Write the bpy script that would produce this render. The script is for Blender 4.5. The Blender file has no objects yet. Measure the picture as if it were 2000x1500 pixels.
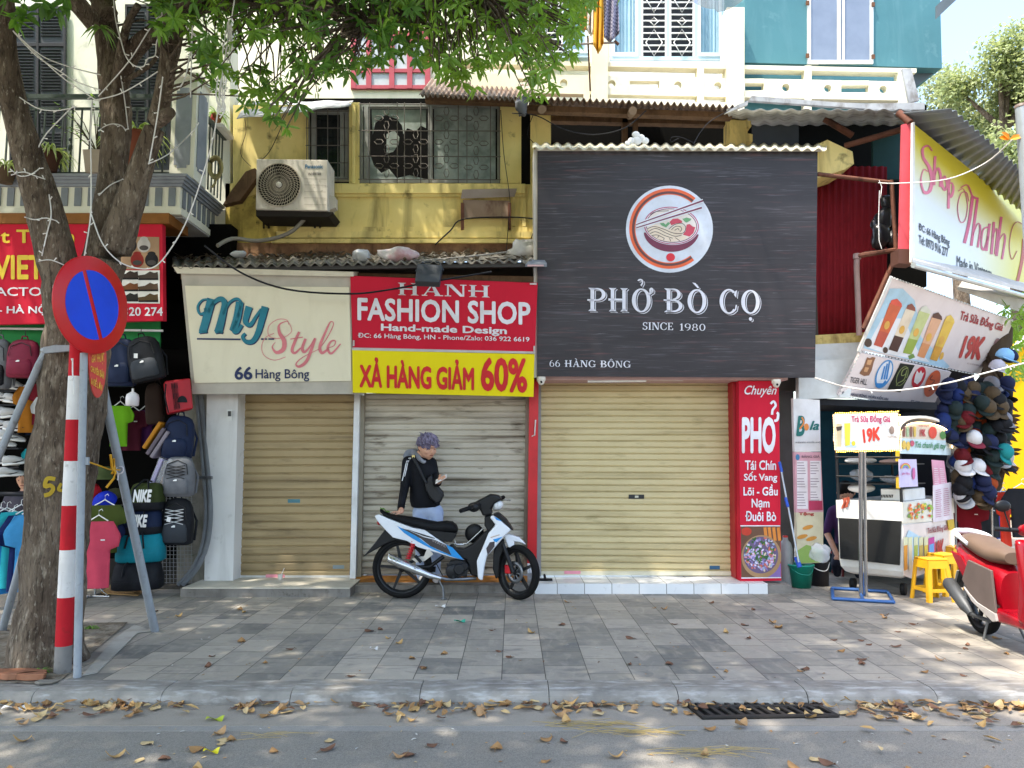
import bpy, bmesh, math, random
from mathutils import Vector, Matrix, noise
R = math.radians
S = bpy.context.scene
COL = S.collection
rnd = random.Random(7)
# ------------------------------------------------------------------ camera
F = 1500.0; TH = R(5.4); CH = 1.5
cT, sT = math.cos(TH), math.sin(TH)
cam = bpy.data.objects.new('camera', bpy.data.cameras.new('camera'))
COL.objects.link(cam); S.camera = cam
cam.data.sensor_width = 36; cam.data.sensor_fit = 'HORIZONTAL'; cam.data.lens = 36 * F / 2000
cam.location = (0, 0, CH); cam.rotation_euler = (R(90) + TH, 0, 0)
cam.data.clip_start = .05; cam.data.clip_end = 2000
# ------------------------------------------------------------------ world, sun, exposure
SUN = Vector((-.33, -.24, .91)).normalized()
w = bpy.data.worlds.new('World'); S.world = w; w.use_nodes = True
nt = w.node_tree; nt.nodes.clear()
sky = nt.nodes.new('ShaderNodeTexSky'); sky.sky_type = 'NISHITA'; sky.sun_disc = False
sky.sun_elevation = math.asin(SUN.z); sky.sun_rotation = math.atan2(SUN.x, SUN.y)
sky.air_density = 1.15; sky.dust_density = 2.6; sky.ozone_density = .6
bgn = nt.nodes.new('ShaderNodeBackground'); bgn.inputs[1].default_value = .15
on = nt.nodes.new('ShaderNodeOutputWorld')
nt.links.new(sky.outputs[0], bgn.inputs[0]); nt.links.new(bgn.outputs[0], on.inputs[0])
sl = bpy.data.lights.new('sun', 'SUN'); sl.energy = 2.0; sl.angle = R(.8); sl.color = (1, .93, .82)
so = bpy.data.objects.new('sun', sl); COL.objects.link(so)
so.rotation_euler = SUN.to_track_quat('Z', 'Y').to_euler()
S.view_settings.view_transform = 'Standard'; S.view_settings.look = 'None'
S.view_settings.gamma = 1; S.view_settings.use_curve_mapping = False
S.view_settings.exposure = 1.98
S.cycles.max_bounces = 6; S.cycles.transparent_max_bounces = 8
# ------------------------------------------------------------------ helpers: photograph pixels (2000 x 1500) to places in the world
def ray(x, y):
    u = (x - 1000) / F; v = (y - 750) / F
    return Vector((u, cT + v * sT, sT - v * cT))
O = Vector((0, 0, CH))
def P(x, y, Y):
    d = ray(x, y); return O + d * (Y / d.y)
def G(x, y, z=0.0):
    d = ray(x, y); return O + d * ((z - CH) / d.z)
def mpp(Y): return Y / F           # metres per photo pixel at depth Y
class Pl:
    def __init__(s, a, b, c):
        pts = [p if isinstance(p, Vector) else P(*p) for p in (a, b, c)]
        s.a = pts[0]; s.n = (pts[1] - pts[0]).cross(pts[2] - pts[0]).normalized()
        if s.n.dot(O - s.a) < 0: s.n = -s.n
    def hit(s, x, y, off=0.0):
        d = ray(x, y); a = s.a + s.n * off
        return O + d * ((a - O).dot(s.n) / d.dot(s.n))
def FP(Y): return Pl(Vector((0, Y, 0)), Vector((1, Y, 0)), Vector((0, Y, 1)))
# ------------------------------------------------------------------ materials
def lin(c):
    if isinstance(c, str): c = tuple(int(c[i:i + 2], 16) for i in (0, 2, 4))
    return tuple(((v / 255 + .055) / 1.055) ** 2.4 if v > 10 else v / 255 / 12.92 for v in c)
MATS = {}
def node(t, typ, **kw):
    n = t.nodes.new('ShaderNode' + typ)
    for k, v in kw.items(): setattr(n, k, v)
    return n
class Mt:
    """small procedural material builder"""
    def __init__(s, name, col, rough=.6, metal=0, spec=.4):
        s.m = bpy.data.materials.new(name); s.m.use_nodes = True; s.t = s.m.node_tree
        s.b = s.t.nodes['Principled BSDF']
        s.b.inputs['Roughness'].default_value = rough; s.b.inputs['Metallic'].default_value = metal
        s.b.inputs['Specular IOR Level'].default_value = spec if rough < .6 or spec != .4 else .18
        s.tc = node(s.t, 'TexCoord'); s.co = s.tc.outputs['Object']; s.bh = None
        s.c = None; s.base = (*lin(col), 1) if col is not None else None
        s.bump_n = None
        MATS[name] = s.m
    def link(s, a, b): s.t.links.new(a, b)
    def vec(s, scale, off=(0, 0, 0)):
        m = node(s.t, 'Mapping'); s.link(s.co, m.inputs[0]); m.inputs['Scale'].default_value = scale; m.inputs['Location'].default_value = off
        return m.outputs[0]
    def noise(s, scale, sc=(1, 1, 1), detail=5, rough=.6, off=(0, 0, 0), dist=0):
        n = node(s.t, 'TexNoise'); s.link(s.vec(sc, off), n.inputs['Vector'])
        n.inputs['Scale'].default_value = scale; n.inputs['Detail'].default_value = detail; n.inputs['Roughness'].default_value = rough
        n.inputs['Distortion'].default_value = dist
        return n.outputs['Fac']
    def ramp(s, fac, a, b):
        n = node(s.t, 'MapRange'); s.link(fac, n.inputs[0]); n.inputs[1].default_value = a; n.inputs[2].default_value = b
        n.clamp = True; return n.outputs[0]
    def mul(s, a, b):
        n = node(s.t, 'Math', operation='MULTIPLY'); s.link(a, n.inputs[0])
        if isinstance(b, (int, float)): n.inputs[1].default_value = b
        else: s.link(b, n.inputs[1])
        return n.outputs[0]
    def cur(s):
        if s.c is None:
            n = node(s.t, 'RGB'); n.outputs[0].default_value = s.base; s.c = n.outputs[0]
        return s.c
    def mix(s, fac, col, mode='MIX'):
        n = node(s.t, 'Mix', data_type='RGBA', blend_type=mode)
        if isinstance(fac, (int, float)): n.inputs[0].default_value = fac
        else: s.link(fac, n.inputs[0])
        s.link(s.cur(), n.inputs[6])
        if isinstance(col, (str, tuple)): n.inputs[7].default_value = (*lin(col), 1)
        else: s.link(col, n.inputs[7])
        s.c = n.outputs[2]; return s
    def var(s, col2, scale=3, lo=.35, hi=.7, sc=(1, 1, 1), detail=5, off=(0, 0, 0), k=1.0, dist=0):
        return s.mix(s.mul(s.ramp(s.noise(scale, sc, detail, off=off, dist=dist), lo, hi), k), col2)
    def bump(s, h, strength=.3, dist=.01):
        n = node(s.t, 'Bump'); n.inputs['Strength'].default_value = strength; n.inputs['Distance'].default_value = dist
        s.link(h, n.inputs['Height'])
        if s.bump_n is not None: s.link(s.bump_n, n.inputs['Normal'])
        s.bump_n = n.outputs[0]; return s
    def done(s):
        s.link(s.cur(), s.b.inputs['Base Color'])
        if s.bump_n is not None: s.link(s.bump_n, s.b.inputs['Normal'])
        return s.m
def M(col, rough=.6, metal=0, v=None, vs=4, name=None, bump=0, bs=30, spec=.4, vk=.7):
    """plain material with a little procedural variation; cached by its arguments"""
    key = name or f'{col}_{rough}_{metal}_{v}'
    if key in MATS: return MATS[key]
    m = Mt(key, col, rough, metal, spec)
    c = lin(col)
    if v is None:
        r_, g_, b_ = (int(col[i:i + 2], 16) for i in (0, 2, 4)); v = '%02x%02x%02x' % (int(r_ * .84), int(g_ * .82), int(b_ * .79)); vk = .6
    m.var(v, vs, .42, .72, k=vk, detail=6)
    if bump: m.bump(m.noise(bs), bump, .01)
    return m.done()
def emit(col, k):
    key = f'em_{col}_{k}'
    if key in MATS: return MATS[key]
    m = Mt(key, col, .5); m.done()
    m.b.inputs['Emission Color'].default_value = (*lin(col), 1); m.b.inputs['Emission Strength'].default_value = k
    return m.m
# ------------------------------------------------------------------ mesh builder
ORG = {}
class MB:
    def __init__(s): s.v = []; s.f = []; s.fm = []; s.sm = []; s.mats = []; s.mi = 0
    def use(s, m):
        if m not in s.mats: s.mats.append(m)
        s.mi = s.mats.index(m); return s
    def add(s, vs, fs, smooth=False):
        o = len(s.v); s.v += [Vector(p) for p in vs]
        for f in fs: s.f.append([o + i for i in f]); s.fm.append(s.mi); s.sm.append(smooth)
        return s
    def hexa(s, p): return s.add(p, [(3, 2, 1, 0), (4, 5, 6, 7), (0, 1, 5, 4), (1, 2, 6, 5), (2, 3, 7, 6), (3, 0, 4, 7)])
    def box(s, a, b):
        x0, y0, z0 = a; x1, y1, z1 = b
        return s.hexa([(x0, y0, z0), (x1, y0, z0), (x1, y1, z0), (x0, y1, z0), (x0, y0, z1), (x1, y0, z1), (x1, y1, z1), (x0, y1, z1)])
    def prism(s, poly, vec):
        n = len(poly); vec = Vector(vec)
        s.add(list(poly) + [Vector(p) + vec for p in poly], [tuple(range(n)), tuple(range(2 * n - 1, n - 1, -1))] + [(i, i + n, (i + 1) % n + n, (i + 1) % n) for i in range(n)])
        return s
    def pp(s, px, pl, depth, off=0.0):
        """outline in photo pixels laid on a plane, given real thickness away from the camera"""
        if isinstance(pl, (int, float)): pl = FP(pl)
        q = [pl.hit(x, y, off) for x, y in px]
        return s.prism(q, -pl.n * depth)
    def pb(s, x0, y0, x1, y1, pl, depth, off=0.0): return s.pp([(x0, y1), (x1, y1), (x1, y0), (x0, y0)], pl, depth, off)
    def flat(s, px, pl, off=.004):
        if isinstance(pl, (int, float)): pl = FP(pl)
        q = [pl.hit(x, y, off) for x, y in px]
        return s.add(q, [tuple(range(len(q)))])
    def ring(s, c, t, r, n, ph=0, flat=1.0):
        t = Vector(t).normalized(); a = t.orthogonal().normalized() if abs(t.z) > .95 else t.cross(Vector((0, 0, 1))).normalized()
        b = t.cross(a)
        return [Vector(c) + (a * math.cos(2 * math.pi * i / n + ph) * r + b * math.sin(2 * math.pi * i / n + ph) * r * flat) for i in range(n)]
    def tube(s, pts, r, n=8, cap=True, wob=0, closed=False):
        pts = [Vector(p) for p in pts]; k = len(pts); vs = []
        for i, p in enumerate(pts):
            if closed: t = pts[(i + 1) % k] - pts[i - 1]
            else: t = pts[min(i + 1, k - 1)] - pts[max(i - 1, 0)]
            rr = r[i] if isinstance(r, (list, tuple)) else r
            ring = s.ring(p, t, rr, n)
            if wob: ring = [p + (q - p) * (1 + wob * noise.noise(q * 3.1) + wob * .7 * noise.noise(q * 9)) for q in ring]
            vs += ring
        fs = []
        for i in range(k if closed else k - 1):
            j = (i + 1) % k
            for a in range(n): fs.append((i * n + a, i * n + (a + 1) % n, j * n + (a + 1) % n, j * n + a))
        s.add(vs, fs, True)
        if cap and not closed: s.add(vs[:n], [tuple(range(n))[::-1]]); s.add(vs[-n:], [tuple(range(n))])
        return s
    def lathe(s, prof, c, n=16, axis=(0, 0, 1), smooth=True):
        ax = Vector(axis).normalized(); a = ax.orthogonal().normalized(); b = ax.cross(a); c = Vector(c); vs = []
        for r, z in prof:
            for i in range(n):
                t = 2 * math.pi * i / n; vs.append(c + ax * z + (a * math.cos(t) + b * math.sin(t)) * r)
        fs = []
        for j in range(len(prof) - 1):
            for i in range(n): fs.append((j * n + i, j * n + (i + 1) % n, (j + 1) * n + (i + 1) % n, (j + 1) * n + i))
        s.add(vs, fs, smooth)
        if tuple(prof[0]) == tuple(prof[-1]): return s
        if prof[0][0] > 1e-4: s.add(vs[:n], [tuple(range(n))[::-1]])
        if prof[-1][0] > 1e-4: s.add(vs[-n:], [tuple(range(n))])
        return s
    def ball(s, c, r, n=12, sc=(1, 1, 1), rot=None):
        vs = []; fs = []; m = n // 2 + 1; c = Vector(c)
        for j in range(m + 1):
            ph = math.pi * j / m
            for i in range(n):
                t = 2 * math.pi * i / n; q = Vector((math.sin(ph) * math.cos(t) * sc[0], math.sin(ph) * math.sin(t) * sc[1], math.cos(ph) * sc[2])) * r
                if rot: q = rot @ q
                vs.append(c + q)
        for j in range(m):
            for i in range(n): fs.append((j * n + i, (j + 1) * n + i, (j + 1) * n + (i + 1) % n, j * n + (i + 1) % n))
        return s.add(vs, fs, True)
    def loft(s, rings, smooth=True, cap=True, closed=True):
        n = len(rings[0]); vs = [p for r_ in rings for p in r_]; fs = []
        for j in range(len(rings) - 1):
            for i in range(n if closed else n - 1): fs.append((j * n + i, j * n + (i + 1) % n, (j + 1) * n + (i + 1) % n, (j + 1) * n + i))
        s.add(vs, fs, smooth)
        if cap: s.add(rings[0], [tuple(range(n))[::-1]], smooth); s.add(rings[-1], [tuple(range(n))], smooth)
        return s
    def grid(s, fn, nu, nv, smooth=True):
        vs = [fn(i / nu, j / nv) for j in range(nv + 1) for i in range(nu + 1)]
        return s.add(vs, [(j * (nu + 1) + i, j * (nu + 1) + i + 1, (j + 1) * (nu + 1) + i + 1, (j + 1) * (nu + 1) + i) for j in range(nv) for i in range(nu)], smooth)
    def ribbon(s, px, wd, pl, off=.006, ang=None):
        """pen stroke: px polyline in photo pixels, wd pixel widths (list or number)"""
        n = len(px); L = []; Rr = []
        for i, (x, y) in enumerate(px):
            x0, y0 = px[max(i - 1, 0)]; x1, y1 = px[min(i + 1, n - 1)]
            dx, dy = x1 - x0, y1 - y0; l = math.hypot(dx, dy) or 1
            h = (wd[i] if isinstance(wd, (list, tuple)) else wd) / 2
            nx, ny = -dy / l * h, dx / l * h
            L.append(pl.hit(x + nx, y + ny, off)); Rr.append(pl.hit(x - nx, y - ny, off))
        return s.add(L + Rr, [(i, i + 1, n + i + 1, n + i) for i in range(n - 1)])
    def text(s, body, quad, pl, off=.006, bold=0.0, shear=0.0, spacing=1.0, fit=True):
        """lettering fitted into a pixel rectangle (x0,y0,x1,y1) or four pixel corners TL,TR,BR,BL, laid on a plane"""
        bold_ = bold; me = text_mesh(body, 0, shear, spacing)
        xs = [v.co.x for v in me.vertices]; ys = [v.co.y for v in me.vertices]
        x0, x1, y0, y1 = min(xs), max(xs), min(ys), max(ys)
        if isinstance(quad[0], (int, float)): a, b, c, d = quad; quad = [(a, b), (c, b), (c, d), (a, d)]
        (ax, ay), (bx, by), (cx, cy), (dx, dy) = quad
        fs = [tuple(p.vertices) for p in me.polygons]
        st = [(0, 0)] if bold_ <= 0 else [(0, 0)] + [(bold_ * math.cos(R(45 * i)), bold_ * math.sin(R(45 * i))) for i in range(8)]
        x0 -= bold_; x1 += bold_; y0 -= bold_; y1 += bold_
        for k, (ex, ey) in enumerate(st):
            vs = []
            for v in me.vertices:
                u = (v.co.x + ex - x0) / (x1 - x0); t = (y1 - v.co.y - ey) / (y1 - y0)
                X = (ax * (1 - u) + bx * u) * (1 - t) + (dx * (1 - u) + cx * u) * t
                Yp = (ay * (1 - u) + by * u) * (1 - t) + (dy * (1 - u) + cy * u) * t
                vs.append(pl.hit(X, Yp, off + k * .00015))
            s.add(vs, fs)
        return s
    def build(s, name, parent=None, bevel=0, org=None, fix=True, seg=2):
        me = bpy.data.meshes.new(name)
        o = bpy.data.objects.new(name, me); COL.objects.link(o)
        if parent is not None: og = ORG[parent.name]; o.parent = parent
        else:
            if org is None:
                b = [min(v[i] for v in s.v) for i in range(3)]; t = [max(v[i] for v in s.v) for i in range(3)]
                org = Vector(((b[0] + t[0]) / 2, (b[1] + t[1]) / 2, b[2]))
            og = Vector(org); o.location = og
        ORG[o.name] = og
        me.from_pydata([v - og for v in s.v], [], s.f)
        me.polygons.foreach_set('material_index', s.fm); me.polygons.foreach_set('use_smooth', s.sm)
        for m in s.mats: me.materials.append(m)
        me.update()
        if fix:
            bm = bmesh.new(); bm.from_mesh(me)
            if fix == 'weld': bmesh.ops.remove_doubles(bm, verts=bm.verts, dist=1e-5)
            bmesh.ops.recalc_face_normals(bm, faces=bm.faces); bm.to_mesh(me); bm.free()
        if bevel:
            d = o.modifiers.new('bevel', 'BEVEL'); d.width = bevel; d.segments = seg; d.limit_method = 'ANGLE'; d.angle_limit = R(40)
            for p in me.polygons: p.use_smooth = True
            d.harden_normals = True
        return o
TXT = {}
def text_mesh(body, bold, shear, spacing):
    k = (body, bold, shear, spacing)
    if k not in TXT:
        c = bpy.data.curves.new('lettering', 'FONT'); c.body = body; c.offset = bold; c.shear = shear; c.space_character = spacing; c.resolution_u = 3; c.fill_mode = 'FRONT'
        o = bpy.data.objects.new('lettering', c); TXT[k] = bpy.data.meshes.new_from_object(o)
        bpy.data.objects.remove(o); bpy.data.curves.remove(c)
    return TXT[k]
def tag(o, label, cat, group=None):
    o['label'] = label; o['category'] = cat
    if group: o['group'] = group
    return o
def struct(o, kind='structure'): o['kind'] = kind; return o
def thing(name, label, cat, loc, group=None):
    o = bpy.data.objects.new(name, None); COL.objects.link(o); o.location = loc; o.empty_display_size = .1
    ORG[o.name] = Vector(loc); return tag(o, label, cat, group)
def dup(root, loc, rz=0, label=None, group=None, sc=1, rot=None):
    r = root.copy(); COL.objects.link(r); r.location = loc; r.rotation_euler = rot or (0, 0, rz); r.scale = (sc, sc, sc)
    if label: r['label'] = label
    if group: r['group'] = group
    for ch in list(root.children):
        c = ch.copy(); COL.objects.link(c); c.parent = r
        for g in list(ch.children):
            d = g.copy(); COL.objects.link(d); d.parent = c
    return r
def crv(pts, k=6):
    """Catmull-Rom through points (any dimension)"""
    n = len(pts); out = []
    for i in range(n - 1):
        p0, p1, p2, p3 = pts[max(i - 1, 0)], pts[i], pts[i + 1], pts[min(i + 2, n - 1)]
        for j in range(k):
            t = j / k
            out.append(tuple(.5 * (2 * b + (c - a) * t + (2 * a - 5 * b + 4 * c - d) * t * t + (3 * b - a - 3 * c + d) * t ** 3) for a, b, c, d in zip(p0, p1, p2, p3)))
    out.append(tuple(pts[-1])); return out
def ell(cx, cy, rx, ry, n=40, a0=0, a1=360, tilt=0):
    ct, st = math.cos(R(tilt)), math.sin(R(tilt)); out = []
    m = n if a1 - a0 >= 360 else n + 1
    for i in range(m):
        t = R(a0 + (a1 - a0) * i / n); x, y = rx * math.cos(t), -ry * math.sin(t)
        out.append((cx + x * ct - y * st, cy + x * st + y * ct))
    return out
def corr(mb, pl, poly_fn, nu, amp, along=True): pass
# ================================================================== GROUND
def mk_pave():
    m = Mt('slate_paving', None, .62, 0, .35); t = m.t
    mp = node(t, 'Mapping'); t.links.new(m.co, mp.inputs[0]); mp.inputs['Rotation'].default_value = (0, 0, R(90)); mp.inputs['Location'].default_value = (.1, .07, 0)
    def brick(c1, c2, bias, off):
        b = node(t, 'TexBrick'); t.links.new(mp.outputs[0], b.inputs[0]); b.offset = off; b.squash = 1
        b.inputs['Color1'].default_value = (*lin(c1), 1); b.inputs['Color2'].default_value = (*lin(c2), 1); b.inputs['Mortar'].default_value = (*lin('46443f'), 1)
        b.inputs['Scale'].default_value = 1; b.inputs['Mortar Size'].default_value = .0035; b.inputs['Mortar Smooth'].default_value = .2; b.inputs['Bias'].default_value = bias
        b.inputs['Brick Width'].default_value = .40; b.inputs['Row Height'].default_value = .30
        return b
    b = brick('6e6d68', 'b0a799', -.08, .5); m.c = b.outputs[0]
    m.mix(m.mul(m.ramp(m.noise(1.1, (1, 1, 1), 4), .4, .7), .45), 'aca290')
    m.mix(m.mul(m.ramp(m.noise(9, (1, .35, 1), 6, dist=.8), .5, .72), .55), 'b5ab9c')
    m.mix(m.mul(m.ramp(m.noise(7, (.5, 1, 1), 6, off=(4, 2, 0), dist=1.2), .52, .75), .6), '50535a')
    m.mix(m.mul(m.ramp(m.noise(60, (1, 1, 1), 3), .55, .8), .35), '7b6f60')
    m.mix(m.ramp(b.outputs['Fac'], .3, .9), '4a4741')
    m.bump(b.outputs['Fac'], -.35, .006); m.bump(m.noise(26, (1, 1, 1), 6), .12, .01)
    rr = m.ramp(m.noise(5, (1, 1, 1), 4), .3, .7); q = node(t, 'MapRange'); t.links.new(rr, q.inputs[0]); q.inputs[3].default_value = .42; q.inputs[4].default_value = .75
    t.links.new(q.outputs[0], m.b.inputs['Roughness'])
    return m.done()
PAVE = mk_pave()
def mk_asph(name, c1, c2, sp, bumpk):
    m = Mt(name, c1, .85, 0, .25)
    m.var(c2, .9, .4, .65, k=.6).var('8d8172', 2.3, .55, .75, k=.4, off=(3, 1, 0)).var('3c3936', 1.4, .6, .78, (.3, 1.6, 1), k=.45, off=(9, 4, 0))
    v = node(m.t, 'TexVoronoi'); m.link(m.vec((1, 1, 1)), v.inputs['Vector']); v.inputs['Scale'].default_value = 210
    m.mix(m.mul(m.ramp(v.outputs['Color'], .55, .95), sp), 'b5b0a8'); m.mix(m.mul(m.ramp(v.outputs['Color'], .4, .1), sp), '2f2d2b')
    m.bump(v.outputs['Distance'], bumpk, .006)
    return m.done()
ASPH = mk_asph('asphalt', '8a847a', '737069', .32, .4); GUT = mk_asph('gutter_concrete', '978f83', '887f74', .15, .15); BAND = mk_asph('pale_band', '918d86', '85817a', .2, .2)
RZ = -.085
b = MB().use(ASPH); b.box((-150, -150, RZ - .3), (150, 4.62, RZ)); struct(b.build('road', org=(0, 0, 0)))
b = MB().use(GUT); b.box((-150, 4.7, RZ - .3), (150, 5.3, RZ + .006)); struct(b.build('gutter', org=(0, 0, 0)))
b = MB().use(BAND); b.box((-150, 4.62, RZ - .3), (150, 4.7, RZ + .003)); struct(b.build('gutter_edge', org=(0, 0, 0)))
b = MB().use(ASPH); b.box((9.5, 5.3, -.4), (150, 150, -.05)); struct(b.build('side_street', org=(0, 0, 0)))
b = MB().use(PAVE); b.box((-60, 5.33, -.4), (9.5, 30, 0)); struct(b.build('pavement', org=(0, 0, 0)))
b = MB().use(M('5c564c', .95)); b.box((-150, 30, -.4), (9.5, 150, -.02)); struct(b.build('ground', org=(0, 0, 0)))
m = Mt('kerb_granite', '908b82', .55); m.var('706c66', 6, .4, .65, k=.8).var('b6b4b0', 22, .5, .7, (.3, 1, 1), k=.8).var('5b5751', 2.5, .55, .75, k=.6, off=(5, 5, 5)); m.bump(m.noise(30), .25, .008); KERB = m.done()
b = MB().use(KERB); x = -12.2 + .02
for i in range(40):
    x1 = x + .828; j = rnd.uniform(-.004, .004); k = rnd.uniform(-.004, .004)
    prof = [(5.332, .006), (5.17, .007), (5.115, -.004), (5.085, -.026), (5.072, -.06), (5.07, -.2), (5.332, -.2)]
    b.prism([Vector((x, y + j, z + k)) for y, z in prof], (x1 - x - .005, 0, 0)); x = x1
struct(b.build('kerb', org=(0, 0, 0)))
m = Mt('pit_soil', '6f6455', .95); m.var('8d8578', 5, .4, .65).var('463d32', 9, .5, .7, off=(2, 2, 2)); m.bump(m.noise(20), .7, .03); SOIL = m.done()
b = MB().use(SOIL)
c0 = [G(x, y) for x, y in ((-160, 1338), (112, 1336), (232, 1250), (250, 1216), (-160, 1226))]
def pit(u, v):
    p = (c0[0] * (1 - u) + c0[1] * u) * (1 - v) + (c0[4] * (1 - u) + c0[3] * u) * v
    if v < .9 and u > .5: pass
    return p + Vector((0, 0, .006 + .03 * max(0, noise.noise(p * 3.3) + .3 * noise.noise(p * 11)) * min(1, 6 * u * (1 - u) + .1)))
b.grid(pit, 40, 24); struct(b.build('tree_pit_soil', org=(0, 0, 0)))
b = MB().use(M('a9a59c', .9, v='7d786f')); 
c1 = [G(x, y) for x, y in ((160, 1322), (190, 1316), (268, 1238), (300, 1234), (262, 1222), (222, 1250))]
b.prism([p + Vector((0, 0, .005)) for p in c1], (0, 0, .004)); struct(b.build('cement_smear', org=(0, 0, 0)))
# drain grate
D0 = [G(x, y, RZ) for x, y in ((1322, 1367), (1570, 1366), (1640, 1404), (1372, 1408))]
dg = thing('drain_grate', 'black cast iron drain grate with slanted slots in the gutter', 'drain', (D0[0] + D0[2]) / 2)
IRON = M('3d3b39', .6, .5, v='5a5048')
def dq(u, v, z=.012): return (D0[0] * (1 - u) + D0[1] * u) * (1 - v) + (D0[3] * (1 - u) + D0[2] * u) * v + Vector((0, 0, z))
b = MB().use(IRON)
for (u0, v0, u1, v1) in ((0, 0, 1, .08), (0, .92, 1, 1), (0, .08, .03, .92), (.97, .08, 1, .92), (.03, .46, .97, .54)):
    b.prism([dq(u0, v0), dq(u1, v0), dq(u1, v1), dq(u0, v1)], (0, 0, .012))
b.build('frame', dg)
b = MB().use(IRON)
for r0, r1 in ((.08, .46), (.54, .92)):
    for i in range(12):
        u = .03 + .94 * (i + .55) / 12.6; w_ = .030
        b.prism([dq(u, r0), dq(u + w_, r0), dq(u + w_ + .012, r1), dq(u + .012, r1)], (0, 0, .010))
b.build('bars', dg)
b = MB().use(M('0c0b0a', .9)); b.prism([dq(0, 0, .007), dq(1, 0, .007), dq(1, 1, .007), dq(0, 1, .007)], (0, 0, .003)); b.build('pit', dg)  # near-black plate stands in for the shade down the drain

# ================================================================== WALL MATERIALS
def wallmat(name, col, v1, stain, ks=.7, kv=.6, sc=1.0, bump=.15, streak=.6, off=(0, 0, 0)):
    m = Mt(name, col, .85, 0, .2)
    m.var(v1, 1.6 * sc, .4, .65, k=kv, off=off).var(stain, 2.2 * sc, .52, .72, (1.6, 1.6, .28), 7, (7, 3, off[2]), ks * streak, 1.0)
    m.var(stain, 5 * sc, .6, .74, (1, 1, 1), 8, (1, off[0], 4), ks)
    m.bump(m.noise(18), bump, .01); m.bump(m.noise(90, detail=2), bump * .6, .004)
    return m.done()
YEL = wallmat('yellow_plaster', 'ecd88e', 'dcc578', '4f4328', .85, .7, 1.0, .15, .75)
YEL2 = wallmat('grimy_yellow_plaster', 'c9b45f', '8d7b45', '3a3126', 1.0, .9, 2.2)
CREAM = wallmat('cream_plaster', 'f0ead0', 'e4dcbc', 'a59c80', .35, .5)
WHITE = wallmat('white_plaster', 'e3e2d2', 'd6d4c2', '8f8b7c', .4, .5)
PILW = wallmat('white_pillar_paint', 'dcdad6', 'c9c6c0', '7a746a', .45, .5)
GREYP = M('8f959c', .7, v='747a82'); DARKW = M('0b0b0a', .95, spec=.1); SHUT = M('4d5055', .6, v='3f4246')  # DARKW: near-black, shade of unlit rooms put into the colour
CONC = wallmat('step_concrete', '86817a', '6b665f', '3d3933', .7, .8, 3, .4)
def rustmat(name, a, b_, c):
    m = Mt(name, a, .75, .1); m.var(b_, 3, .4, .65, k=.9).var(c, 6, .5, .68, (1, 1, .5), 8, (3, 3, 3), .9); m.bump(m.noise(25), .2, .006); return m.done()
RUST = rustmat('rusty_corrugated_iron', '7a6455', '9c9187', '3f2f28'); GALV = rustmat('galvanised_sheet', '9a9c9d', 'b3b5b5', '6c665f'); ASB = rustmat('old_asbestos_sheet', '6a665f', '8b857a', '39362f')
RUSTB = rustmat('brown_rusted_steel', '6b4638', '7d5545', '3d2a22')
WOOD = wallmat('weathered_timber', '6e5640', '503d2d', '2b2119', .7, .8, 4)
def bar(mb, a, b_, r=.012, n=6): mb.tube([a, b_], r, n); return mb
def sheet(name, parent, mat, a, b_, c, d, waves, amp, th=.005, box=False, **kw):
    a, b_, c, d = map(Vector, (a, b_, c, d)); nrm = (b_ - a).cross(d - a).normalized()
    mb = MB().use(mat); N = waves * (6 if not box else 8)
    def fn(u, v):
        p = (a * (1 - u) + b_ * u) * (1 - v) + (d * (1 - u) + c * u) * v
        ph = u * waves
        h = math.sin(2 * math.pi * ph) if not box else max(-1, min(1, 2.6 * math.sin(2 * math.pi * ph)))
        return p + nrm * amp * h
    mb.grid(fn, N, 3)
    o = mb.build(name, parent, fix=False, **kw)
    s_ = o.modifiers.new('thick', 'SOLIDIFY'); s_.thickness = th
    return o
# ================================================================== WHITE HOUSE (left)
wh = thing('white_house', 'white old house with grey louvred doors and a balcony behind the tree', 'house', (-4.5, 9.5, 0))
MB().use(WHITE).pb(-500, -60, 449, 452, 9.4, .3).build('wall', wh)
BS = FP(8.35)
# balcony slab: front face + receding right side built as a solid
def zat(y, Y): return P(500, y, Y).z
zb, zt = zat(418, 8.35), zat(345, 8.35); xr = P(352, 380, 8.35).x
b = MB().use(WHITE).box((-9, 8.35, zb), (xr, 9.39, zt - .12)); b.use(GREYP)
for i in range(4): b.box((-9, 8.35 - .03 - .025 * i, zt - .12 + .03 * i), (xr + .03 + .025 * i, 9.39, zt - .12 + .03 * (i + 1) - .001))
bs = b.build('balcony_slab', wh)
b = MB().use(WHITE); x = xr - .05
b.box((-9, 8.325, zb - .012), (xr + .03, 9.385, zb + .06))
b.build('cornice', bs)
b = MB().use(M('7f868d', .7))
while x > -8:
    b.box((x - .075, 8.335, zb + .09), (x, 8.349, zb + .30)); x -= .15
for i in range(7): b.box((xr + .001, 8.40 + i * .14, zb + .09), (xr + .014, 8.475 + i * .14, zb + .30))
b.build('dentils', bs)
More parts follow.
